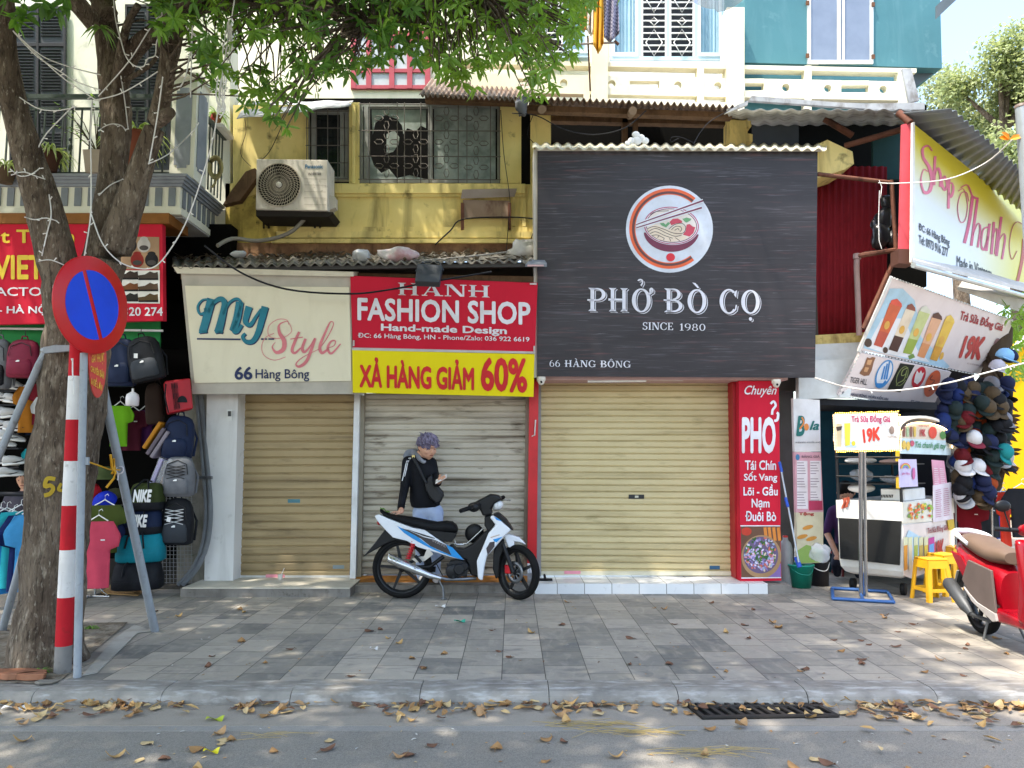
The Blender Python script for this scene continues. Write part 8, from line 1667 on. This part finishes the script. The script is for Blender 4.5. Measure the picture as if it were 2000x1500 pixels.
el = thing('eave_lamp', 'flat grey eave lamp sticking out by the corner of the dark sign', 'lamp', P(1048, 522, 8.2)); b = MB().use(M('6f757d', .5)); b.hexa([P(1026, 521, 8.1), P(1068, 521, 8.1), P(1068, 514, 8.3), P(1030, 512, 8.3), P(1026, 516, 8.1), P(1068, 516, 8.1), P(1064, 508, 8.3), P(1036, 507, 8.3)]); b.build('housing', el); b = MB().use(M('c9a5a5', .4)); b.pb(1030, 517, 1062, 520, 8.09, .01); b.build('lens', el)
for x, y, lab in ((1057, 745, 'white dome camera under the left corner of the dark sign'), (1516, 750, 'white dome camera above the red noodle panel')):
    t = thing('security_camera', lab, 'camera', P(x, y + 8, 8.6)); c = P(x, y, 8.62); b = MB().use(M('d9d3c6', .4)); b.lathe([(.05, .06), (.05, .02), (.03, 0), (0, 0)], c - Vector((0, 0, .01)), 16); b.ball(c, .04, 12, (1, 1, 1.1)); b.build('housing', t); b = MB().use(M('101010', .2)); b.ball(c + Vector((0, -.038, -.01)), .014, 8); b.build('lens', t)
tl = thing('tube_light', 'white fluorescent tube lights under the soffit of the dark sign', 'lamp', P(1250, 748, 8.9)); b = MB().use(M('e6e4de', .3)); b.tube([P(1148, 745, 8.75), P(1262, 744, 8.75)], .014, 8); b.tube([P(1228, 741, 8.8), P(1334, 742, 8.8)], .014, 8); b.build('tube', tl); b = MB().use(M('cfcac0', .5)); b.pb(1150, 740, 1340, 743, 8.85, .04); b.build('batten', tl)
crumple('plastic_bag', 'white plastic bag with red print lying on the awning', P(775, 499, 8.5), .16, (1.2, .7, .5), M('c9c5c4', .35, v='b35560', vs=5, vk=.9)); crumple('plastic_bag', 'grey clear plastic bag on the awning above the sign join', P(705, 500, 8.5), .11, (1.1, .7, .6), M('a9abad', .3)); crumple('plastic_sheet', 'crumpled silvery plastic sheet at the right end of the awning', P(1030, 490, 8.7), .15, (1.1, .7, .9), M('b5b2ac', .35), .9, 7, 'plastic sheet'); crumple('plastic_bag', 'small white bag near the left end of the awning', P(468, 496, 8.6), .07, (1.3, .7, .6), M('b5b8ba', .35)); crumple('cloth_rag', 'grey rag caught at the roof corner above the wall gap', P(1020, 205, 8.85), .08, (.9, .6, 1.6), M('5f6064', .9), .9, 9, 'rag')
t = thing('cardboard_box', 'flattened pale box scraps lying on the awning by the black sign', 'box', P(985, 506, 8.6)); b = MB().use(M('9b9488', .9)); b.pp([(920, 508), (1010, 505), (1005, 498), (940, 501)], 8.5, .2); b.build('scrap', t)
fw = MB().use(M('e3e2de', .6))
for (dx, dy, r_) in ((0, -12, 8), (10, -6, 8), (18, 0, 8), (-8, 0, 8), (2, 0, 10), (-16, 5, 6)): fw.ball(P(1242 + dx, 275 + dy, 8.5), r_ * mpp(8.5), 12, (1, .3, .9))
tag(fw.build('plaster_ornament'), 'white scalloped ornament peeking over the top of the dark sign', 'ornament')
# laundry and net
la = thing('laundry_pole', 'horizontal pole for laundry outside the cream balcony', 'pole', P(1150, 90, 9.5)); b = MB().use(M('9a8d88', .5)); b.tube([P(1085, 88, 9.5), P(1206, 83, 9.5)], .014, 8); b.build('rod', la); b = MB().use(M('5a3f33', .6)); b.tube([P(1148, 70, 9.7), P(1153, 178, 9.9)], .012, 6); b.tube([P(1200, 80, 9.5), P(1208, 87, 9.5)], .02, 6); b.build('support', la)
def cloth(label, x0, x1, y0, y1, mat, Y=9.5, slant=6):
    b = MB().use(mat); b.grid(lambda u, v: P(x0 + (x1 - x0) * u + slant * v * (u - .3), y0 + (y1 - y0) * v * (1 - .14 * abs(u - .45) * 2), Y + .05 * math.sin(u * 14 + v * 3)), 16, 12); o = b.build('garment', fix=False); s_ = o.modifiers.new('thick', 'SOLIDIFY'); s_.thickness = .006; return tag(o, label, 'garment', 'laundry on the balcony')
cloth('orange garment hanging at the left of the laundry', 1132, 1148, -40, 64, M('e08a3a', .85)); cloth('white garment hanging between the orange and yellow laundry', 1147, 1161, -40, 72, M('dedbd4', .85)); cloth('yellow orange garment hanging lowest in the laundry', 1160, 1178, -40, 106, M('e5ab3a', .85), 9.45, 2); CHK = Mt('checked_cloth', '8a8598', .85); k_ = node(CHK.t, 'TexChecker'); CHK.link(CHK.vec((40, 40, 40)), k_.inputs[0]); k_.inputs[1].default_value = (*lin('5a5670'), 1); k_.inputs[2].default_value = (*lin('a9a5b5'), 1); k_.inputs[3].default_value = 1; CHK.c = k_.outputs[0]; cloth('grey violet checked garment hanging at the right of the laundry', 1177, 1206, -40, 84, CHK.done())
nm_ = Mt('shade_net', '77797a', .8); nm_.done(); nm_.b.inputs['Alpha'].default_value = .6; b = MB().use(nm_.m); b.grid(lambda u, v: P(1338 + 116 * u, -30 + (48 - 26 * (2 * u - 1) ** 2 + (6 if u > .5 else 0)) * v, 9.75 + .08 * math.sin(u * 9)), 24, 8); tag(b.build('shade_net', fix=False), 'grey sagging shade net above the barred window', 'net')
# ================================================================== BALCONY PLANTS
GRN = leafmat('plant_leaf', '5a8a3a', '86a84e', 'a5c94a', .35); GRN2 = leafmat('variegated_leaf', '7d9a4a', 'b5bd7a', 'c5d56a', .35)
def blades(b, c, n, L_, w_, seed, up=.8):
    q = random.Random(seed)
    for i in range(n):
        a = q.uniform(0, 6.28); d = Vector((math.cos(a), math.sin(a), 0)); l = L_ * q.uniform(.6, 1.1); s_ = Vector((-d.y, d.x, 0)) * w_; k = q.uniform(.4, 1) * up; pts = [c + d * l * f + Vector((0, 0, l * (k * 1.6 * f - (k + .75) * f * f))) for f in (0, .25, .5, .75, 1)]
        for j, f in enumerate((.5, 1, .9, .6)): pass
        ws = (.5, 1, .9, .6, .05); vs = [p + s_ * w for p, w in zip(pts, ws)] + [p - s_ * w for p, w in zip(pts, ws)]; b.add(vs, [(j, j + 1, 5 + j + 1, 5 + j) for j in range(4)])
def potted(label, px, py, Y, potm, r_, h_, leafm, n, L_, w_, seed):
    c = P(px, py, Y); t = thing('potted_plant', label, 'potted plant', c - Vector((0, 0, h_)), 'plants on the balcony'); b = MB().use(potm); b.lathe([(r_ * .7, -h_), (r_, -.02), (r_ * 1.1, -.02), (r_ * 1.1, .01), (r_ * .9, .01), (r_ * .9, -.03), (0, -.03)], c, 18); b.build('pot', t); b = MB().use(leafm); blades(b, c, n, L_, w_, seed); b.build('leaves', t, fix=False)
TERR = M('7a4632', .8)
potted('spider plant in a dark pot on the balcony beside the left limb', 96, 300, 8.25, M('4a3226', .8), .12, .2, GRN2, 70, .34, .010, 1); potted('long leaved plant in a tall terracotta pot between the trunk limbs', 266, 262, 8.25, TERR, .13, .42, GRN2, 70, .42, .013, 2); potted('trailing pale plant at the far left of the balcony', 12, 330, 8.2, M('5a4a3a', .8), .1, .16, GRN2, 60, .34, .009, 3); potted('small plant on the ledge right of the balcony pillar', 424, 225, 9.2, M('7a5a3a', .8), .06, .1, GRN, 40, .24, .008, 4)
t = thing('potted_plant', 'sparse shrub in a pale square cement pot on the balcony', 'potted plant', P(178, 336, 8.25), 'plants on the balcony'); b = MB().use(M('a59a8c', .9)); a_, c_ = P(161, 336, 8.2), P(196, 336, 8.2); zz = P(178, 293, 8.2).z; b.loft([[Vector((a_.x + .03, 8.2, a_.z)), Vector((c_.x - .03, 8.2, a_.z)), Vector((c_.x - .03, 8.4, a_.z)), Vector((a_.x + .03, 8.4, a_.z))], [Vector((a_.x, 8.18, zz)), Vector((c_.x, 8.18, zz)), Vector((c_.x, 8.42, zz)), Vector((a_.x, 8.42, zz))]], False); b.build('pot', t)
b = MB().use(M('4a3f32', .9)); b2 = MB().use(GRN); q = random.Random(5); c = Vector(((a_.x + c_.x) / 2, 8.3, zz))
for i in range(16): d = Vector((q.uniform(-.55, .3), q.uniform(-.2, .2), q.uniform(.25, .65))); m_ = c + d * .5 + Vector((q.uniform(-.05, .05), 0, q.uniform(0, .1))); b.tube([c, m_, c + d], [.008, .005, .002], 5); [leaf(b2, c + d * f, Vector((q.uniform(-1, 1), q.uniform(-1, 1), q.uniform(-.5, .5))), Vector((0, -.5, 1)), .05, .025) for f in (.5, .7, .85, 1, .95)]
b.build('stems', t); b2.build('leaves', t, fix=False)
ep = MB().use(GRN); blades(ep, P(196, 55, 5.75), 22, .16, .008, 8, .5); tag(ep.build('epiphyte_fern', fix=False), 'small spiky plant growing on the side of the middle limb', 'plant')
hc = thing('hose_coil', 'coil of yellowish garden hose hanging on the balcony side railing', 'hose', P(420, 355, 8.9)); b = MB().use(M('a59a6a', .6, v='8a8058'))
for k in range(4): b.tube([P(421 + (13 - k) * math.cos(i * .3927), 327 + (22 - 2 * k) * math.sin(i * .3927), 8.85 + k * .02) for i in range(16)], .016, 6, closed=True)
b.tube([P(424, 345, 8.85), P(420, 358, 8.85), P(414, 366, 8.85)], .014, 6); b.build('coil', hc)
bt = thing('bottle', 'small bottle with red cap and white label on the ledge by the balcony', 'bottle', P(413, 248, 9.15)); b = MB().use(M('c9b9a5', .4)); b.lathe([(.03, 0), (.032, .1), (.012, .13), (.012, .14), (0, .14)], P(413, 248, 9.15), 12); b.build('body', bt); b = MB().use(M('b5302a', .5)); b.lathe([(.033, .08), (.034, .11), (.014, .13), (.014, .155), (0, .155)], P(413, 248, 9.15), 12); b.build('cap', bt); b = MB().use(M('d9d6d0', .7)); lg_ = P(424, 250, 9.15); b.box((lg_.x - .2, 9.0, lg_.z - .05), (lg_.x + .12, 9.39, lg_.z - .003)); o = b.build('ledge'); tag(o, 'white ledge on the house side wall right of the balcony pillar', 'ledge')
# ================================================================== STRING LIGHTS in the tree
from mathutils.bvhtree import BVHTree
bv = BVHTree.FromPolygons([tuple(v) for v in TRUNK.v], TRUNK.f)
def onbark(x, y, off=.008, Y=5.3):
    d = ray(x, y); h_ = bv.ray_cast(O, d)
    return h_[0] - d.normalized() * off if h_[0] is not None and h_[0].y < 7.5 else P(x, y, Y)
LGT = M('d9d6d0', .4); BUL = M('e9e6df', .3)
lg = thing('string_lights', 'white string lights draped through the street tree limbs', 'string lights', P(200, 450, 5.4)); b = MB().use(LGT); bb = MB().use(BUL); q = random.Random(4)
def strand(pts, Y0, Y1, wrap=False):
    c = crv(pts, 6); n = len(c); ps = [onbark(x, y) if wrap else P(x, y, Y0 + (Y1 - Y0) * i / (n - 1)) for i, (x, y) in enumerate(c)]; b.tube(ps, .0048, 5)
    for i in range(2, n - 1, 5): p = ps[i]; d = Vector((q.uniform(-1, 1), q.uniform(-.4, .2), q.uniform(-.8, .6))).normalized(); bb.tube([p, p + d * .03], [.003, .005], 5)
strand([(20, 55), (60, 95), (117, 147), (152, 172), (188, 196)], 5.5, 5.6); strand([(22, 57), (70, 108), (118, 140), (150, 160), (196, 176)], 5.45, 5.6); strand([(25, 60), (80, 108), (140, 132), (196, 146)], 5.4, 5.7); strand([(38, 190), (75, 212), (112, 216), (150, 208)], 5.5, 5.5)
strand([(180, 196), (177, 260), (178, 340), (177, 420), (170, 470), (164, 505)], 5.55, 5.5); strand([(178, 418), (200, 475), (232, 510), (268, 524), (302, 521), (332, 488), (366, 428), (398, 335), (420, 252), (436, 140), (458, 0)], 5.5, 5.0)
strand([(192, 188), (250, 122), (290, 60), (316, 22)], 5.6, 5.4); strand([(185, 196), (232, 184), (272, 163), (308, 140)], 5.6, 5.4); strand([(318, 150), (310, 210), (300, 270), (291, 320)], 5.35, 5.4); strand([(222, 0), (226, 40), (236, 78), (246, 110), (262, 128), (280, 130), (288, 115), (303, 108), (306, 82), (316, 50), (316, 15)], 5.5, 5.4)
strand([(145, 205), (90, 262), (70, 300)], 5.6, 5.6); strand([(290, 320), (330, 300), (375, 258), (388, 240)], 5.5, 6.5); strand([(376, 50), (372, 100), (362, 150), (352, 170)], 5.2, 5.2); strand([(376, 52), (374, 110), (372, 190)], 5.2, 5.2)
for dx in (-8, -2, 4, 8): strand([(448 + dx * .3, 40), (445 + dx, 90), (438 + dx, 130), (430 + dx, 185), (434 + dx * .4, 218)], 5.0, 5.0)
strand([(428, 200), (424, 218), (434, 224), (440, 208), (432, 190)], 5.0, 5.0)
strand([(20, 330), (40, 344), (62, 340), (78, 328)], 0, 0, True); strand([(22, 342), (46, 336), (70, 344), (88, 350)], 0, 0, True); strand([(48, 424), (68, 429), (90, 426), (112, 432)], 0, 0, True); strand([(192, 256), (206, 246), (222, 242), (238, 246), (246, 256)], 0, 0, True); strand([(193, 382), (215, 362), (240, 350)], 0, 0, True); strand([(96, 380), (100, 420), (92, 455), (82, 500)], 0, 0, True); strand([(76, 510), (100, 508), (130, 520)], 0, 0, True); strand([(236, 148), (244, 200), (250, 250)], 0, 0, True); strand([(142, 700), (142, 730), (145, 770)], 5.4, 5.4)
b.build('wire', lg); bb.build('bulbs', lg)
l2 = thing('light_string', 'white light string swagging from the dark sign corner to the right edge', 'light string', P(1750, 765, 8.0)); b = MB().use(M('e6e2dc', .4)); b.tube([P(*q_) for q_ in crv([(1592, 738, 8.4), (1660, 757, 8.0), (1745, 763, 7.8), (1850, 748, 7.7), (1930, 727, 7.6), (2030, 702, 7.5)], 6)], .008, 5); b.build('wire', l2); b = MB().use(BUL)
for x, y in ((1972, 716), (1966, 712), (1978, 712), (1700, 762), (1820, 755)): b.tube([P(x, y, 7.6), P(x + 3, y + 6, 7.6)], [.005, .008], 5)
b.build('bulbs', l2); l3 = thing('light_string', 'thin white light string stretched from the rack past the pink script sign', 'light string', P(1850, 350, 7.8)); b = MB().use(M('e6e2dc', .4)); b.tube([P(*q_) for q_ in crv([(1716, 357, 8.3), (1755, 358, 8.0), (1850, 350, 7.9), (1925, 318, 7.8), (1975, 275, 7.5), (1992, 265, 7.4)], 5)], .006, 5); b.build('wire', l3)
ol = MB().use(M('e08a1a', .5)); [leaf(ol, P(1972, 272, 7.4), Vector((a, -.3, c)), Vector((0, -1, .3)), .12, .06) for a, c in ((-1, .1), (-.6, .4), (.8, .2))]; tag(ol.build('orange_leaf', fix=False), 'orange leaf cluster caught on the light string by the pole', 'leaf')
# painted number on the bark
b = MB().use(M('b59a35', .85))
def brush(pts, w_):
    c = crv(pts, 4); L_, R_ = [], []
    for i, (x, y) in enumerate(c):
        x0, y0 = c[max(i - 1, 0)]; x1, y1 = c[min(i + 1, len(c) - 1)]; l = math.hypot(x1 - x0, y1 - y0) or 1; nx, ny = -(y1 - y0) / l * w_, (x1 - x0) / l * w_; L_.append(onbark(x + nx, y + ny, .012)); R_.append(onbark(x - nx, y - ny, .012))
    n = len(c); b.add(L_ + R_, [(i, i + 1, n + i + 1, n + i) for i in range(n - 1)])
brush([(108, 936), (96, 934), (90, 938), (88, 950), (98, 948), (104, 954), (98, 964), (86, 968)], 4); brush([(120, 944), (114, 956), (122, 958)], 3)
o = b.build('painted_number', tree, fix=False)
# ================================================================== FALLEN LEAVES, LITTER
LFM = [M(c, .75, v=v_, vs=14) for c, v_ in (('bd9a66', '8f6e42'), ('a37d52', '735334'), ('765644', '55392a'), ('c9b083', 'a58754'), ('b08c64', '86643f'))]
NM = ('tan', 'light brown', 'dark brown', 'pale yellow', 'dull ochre')
def leaf_proto(i):
    q = random.Random(40 + i); mat = LFM[i % 5]; b = MB().use(mat); L_, W_ = .115, .043 if i < 5 else .05; cu = q.uniform(.02, .45) if i % 4 else .7; W_ *= q.uniform(.75, 1.1); tw = q.uniform(-.5, .5)
    def fn(u, v):
        s_ = u - .5; w_ = W_ * (math.sin(math.pi * min(1, v * .96 + .02)) ** .8) * 2 * s_; x = (v - .5) * L_
        z = .005 + cu * .11 * (v - .45) ** 2 * 2 + abs(s_) * .016 * cu + .012 * math.sin(v * 5 + i) * s_ + tw * s_ * (v - .5) * .06
        return Vector((x, w_, z))
    b.grid(fn, 4, 7); zmin = min(v.z for v in b.v)
    for v in b.v: v.z -= zmin - .002
    b.tube([(-L_ * .5, 0, b.v[2].z + .001), (-L_ * .72, .004, .004)], .0016, 4); o = b.build('fallen_leaf', org=(0, 0, 0), fix=False)
    g_ = ('gutter', 'road', 'pavement'); return o
protos = [leaf_proto(i) for i in range(9)]; used = set(); q = random.Random(77)
def lay(i, p, zone):
    o = protos[i]
    if i in used: o = o.copy(); COL.objects.link(o)
    used.add(i); o.location = p; s_ = q.uniform(.5, .9) * (.85 if zone == 'pavement' else 1); o.scale = (s_, s_, s_); o.rotation_euler = (q.uniform(-.12, .12), q.uniform(-.1, .1), q.uniform(0, 6.28)); o['label'] = f'{NM[i % 5]} dry fallen leaf, one of those scattered on the {zone}'; o['category'] = 'leaf'; o['group'] = f'{NM[i % 5]} fallen leaves on the {zone}'
n = 0
while n < 176:
    x = q.uniform(-10, 2010); y = 1366 + abs(q.gauss(0, 20)); dens = .55 + .45 * noise.noise(Vector((x / 140, 3.3, 0))) + (.3 if x > 1650 or x < 330 else 0)
    if q.random() > dens or y > 1425: continue
    lay(q.choice((0, 0, 3, 3, 1, 4, 2, 5, 8, 6)), G(x, y, RZ + .008 + q.uniform(0, .012)), 'gutter'); n += 1
for i in range(30): lay(q.choice((0, 1, 2, 3, 4, 6, 7)), G(q.uniform(0, 2000), q.uniform(1425, 1510), RZ + .002), 'road')
for i in range(64):
    y = 1172 + 150 * q.random() ** 1.2; x = q.uniform(280, 2000) if q.random() < .7 else q.uniform(1500, 1900); lay(q.choice((1, 2, 2, 4, 7, 7, 6, 0)), G(x, y, .001), 'pavement')
# drifts too many to count along the kerb
b = MB()
for i in range(900):
    x = q.uniform(-20, 2020); y = 1364 + abs(q.gauss(0, 13 + (12 if x > 1660 else 0))); dn = noise.noise(Vector((x / 120, 8.3, 0))) + (.35 if x > 1640 or x < 300 else 0)
    if dn < -.02 + q.uniform(-.2, .2): continue
    b.use(LFM[q.randrange(5)]); c = G(x, y, RZ + .008); a = q.uniform(0, 6.28); d = Vector((math.cos(a), math.sin(a), q.uniform(-.15, .35))); leaf(b, c + Vector((0, 0, .004 + max(0, -d.z) * .05 + q.uniform(0, .018))), d, Vector((q.uniform(-.5, .5), q.uniform(-.5, .5), 1)), q.uniform(.05, .11), q.uniform(.025, .045))
struct(b.build('leaf_drift', fix=False), 'stuff')
b = MB()
for i in range(260):
    x, y = q.uniform(300, 1990), q.uniform(1165, 1490); z = 0 if y < 1325 else RZ
    if 1325 < y < 1368: continue
    b.use(LFM[q.randrange(5)] if q.random() < .75 else M('c9c5bd', .8)); c = G(x, y, z + .004); a = q.uniform(0, 6.28); leaf(b, c, Vector((math.cos(a), math.sin(a), .05)), Vector((0, 0, 1)), q.uniform(.012, .04), q.uniform(.006, .015))
struct(b.build('crumbs', fix=False), 'stuff')
STR = M('b59f6a', .8)
for i, (x, y, lab) in enumerate(((540, 1440, 'dry straw strands on the road left of centre'), (1240, 1432, 'clump of dry straw on the road below the drain'), (1390, 1472, 'longest straw clump on the road near the bottom edge'), (1160, 1416, 'small straw tuft at the gutter edge'))):
    b = MB().use(STR); c = G(x, y, RZ + .004)
    for k in range(26 if i else 8): o_ = Vector((q.gauss(0, .11), q.gauss(0, .03), 0)); d = Vector((1, q.gauss(0, .35), 0)) * q.uniform(.06, .16); b.tube([c + o_ - d + Vector((0, 0, q.uniform(0, .012))), c + o_ + Vector((0, 0, q.uniform(.004, .02))), c + o_ + d + Vector((0, 0, q.uniform(0, .012)))], .0014, 3, False)
    tag(b.build('straw_clump', fix=False), lab, 'straw')
def scrap(name, label, x, y, z, mat, s_, cat='litter'):
    b = MB().use(mat); c = G(x, y, z + .006); b.grid(lambda u, v: c + Vector(((u - .5) * s_, (v - .5) * s_ * .45, .012 * math.sin(u * 5 + v * 3) + .012)), 6, 4); tag(b.build(name, fix=False), label, cat)
scrap('paper_scrap', 'white paper scrap on the pavement below the striped shutter', 730, 1269, 0, M('dcdad6', .7), .06); scrap('plastic_scrap', 'turquoise plastic scrap on the pavement below the motorbike', 898, 1215, 0, M('3fa58a', .5), .10); scrap('yellow_wrapper', 'bright yellow wrapper on the road near the bottom edge', 413, 1470, RZ, M('e0d01a', .4), .08); scrap('paper_scrap', 'white paper strip on the pavement behind the side stand', 860, 1186, 0, M('dcdad6', .7), .10); scrap('green_leaf', 'green leaf on the road below the gutter', 420, 1407, RZ, M('a9b53a', .6), .10, 'leaf'); scrap('paper_scrap', 'white paper stick lying in the gutter at far left', 30, 1385, RZ, M('e0deda', .7), .14)
cu = thing('plastic_cup', 'small cup with a straw left at the foot of the tan shutter', 'cup', P(547, 1134, 8.95)); c = Vector((P(547, 1134, 8.95).x, 8.95, ZS)); b = MB().use(M('d9d2c4', .4)); b.lathe([(.022, 0), (.03, .06), (.027, .06), (0, .02)], c, 14); b.build('body', cu); b = MB().use(M('e6e4e0', .4)); b.tube([c + Vector((0, 0, .03)), c + Vector((.045, 0, .13))], .004, 6); b.build('straw', cu)
sd = thing('sandal', 'black sandal on the white tiled step beside the front wheel', 'sandal', P(1058, 1124, 8.85)); c = Vector((P(1058, 1124, 8.82).x, 8.82, ZS + .012)); b = MB().use(BLK); b.prism([c + Vector((x, y, 0)) for x, y in ((-.1, -.03), (.06, -.045), (.12, -.03), (.12, .03), (.06, .045), (-.1, .03))], (0, 0, .018)); b.tube([c + Vector((.04, -.045, .015)), c + Vector((.03, 0, .06)), c + Vector((.04, .045, .015))], .014, 6); b.build('sole', sd)
BRK = rustmat('broken_brick', '8f5f46', 'a3745a', '5a4436')
for i, (x, y, s_, lab) in enumerate(((30, 1322, .2, 'broken brick slab in the tree pit nearest the kerb'), (62, 1326, .12, 'small broken brick beside the larger slab in the pit'), (88, 1334, .09, 'flat stone chip at the edge of the tree pit'))):
    b = MB().use(BRK if i < 2 else M('7d786f', .9)); c = G(x, y, .01); a = .3 + i; pts = [c + Vector((math.cos(t + a) * s_ * k, math.sin(t + a) * s_ * .5 * k, 0)) for t, k in ((0, 1), (1.1, .8), (2.2, 1), (3.3, .85), (4.4, .9), (5.4, .75))]; b.prism(pts, (.01, 0, .04 if i < 2 else .015)); tag(b.build('rubble', bevel=.005), lab, 'rubble')
for x, y, s_, lab in ((78, 1312, .12, 'tuft of green weeds at the foot of the striped post'), (178, 1226, .10, 'yellow green weed tuft behind the grey post'), (60, 1300, .06, 'tiny weed sprouting beside the trunk base')):
    b = MB().use(GRN); blades(b, G(x, y, .012), 22, s_, .006, int(x), .7); tag(b.build('weed', fix=False), lab, 'weed')
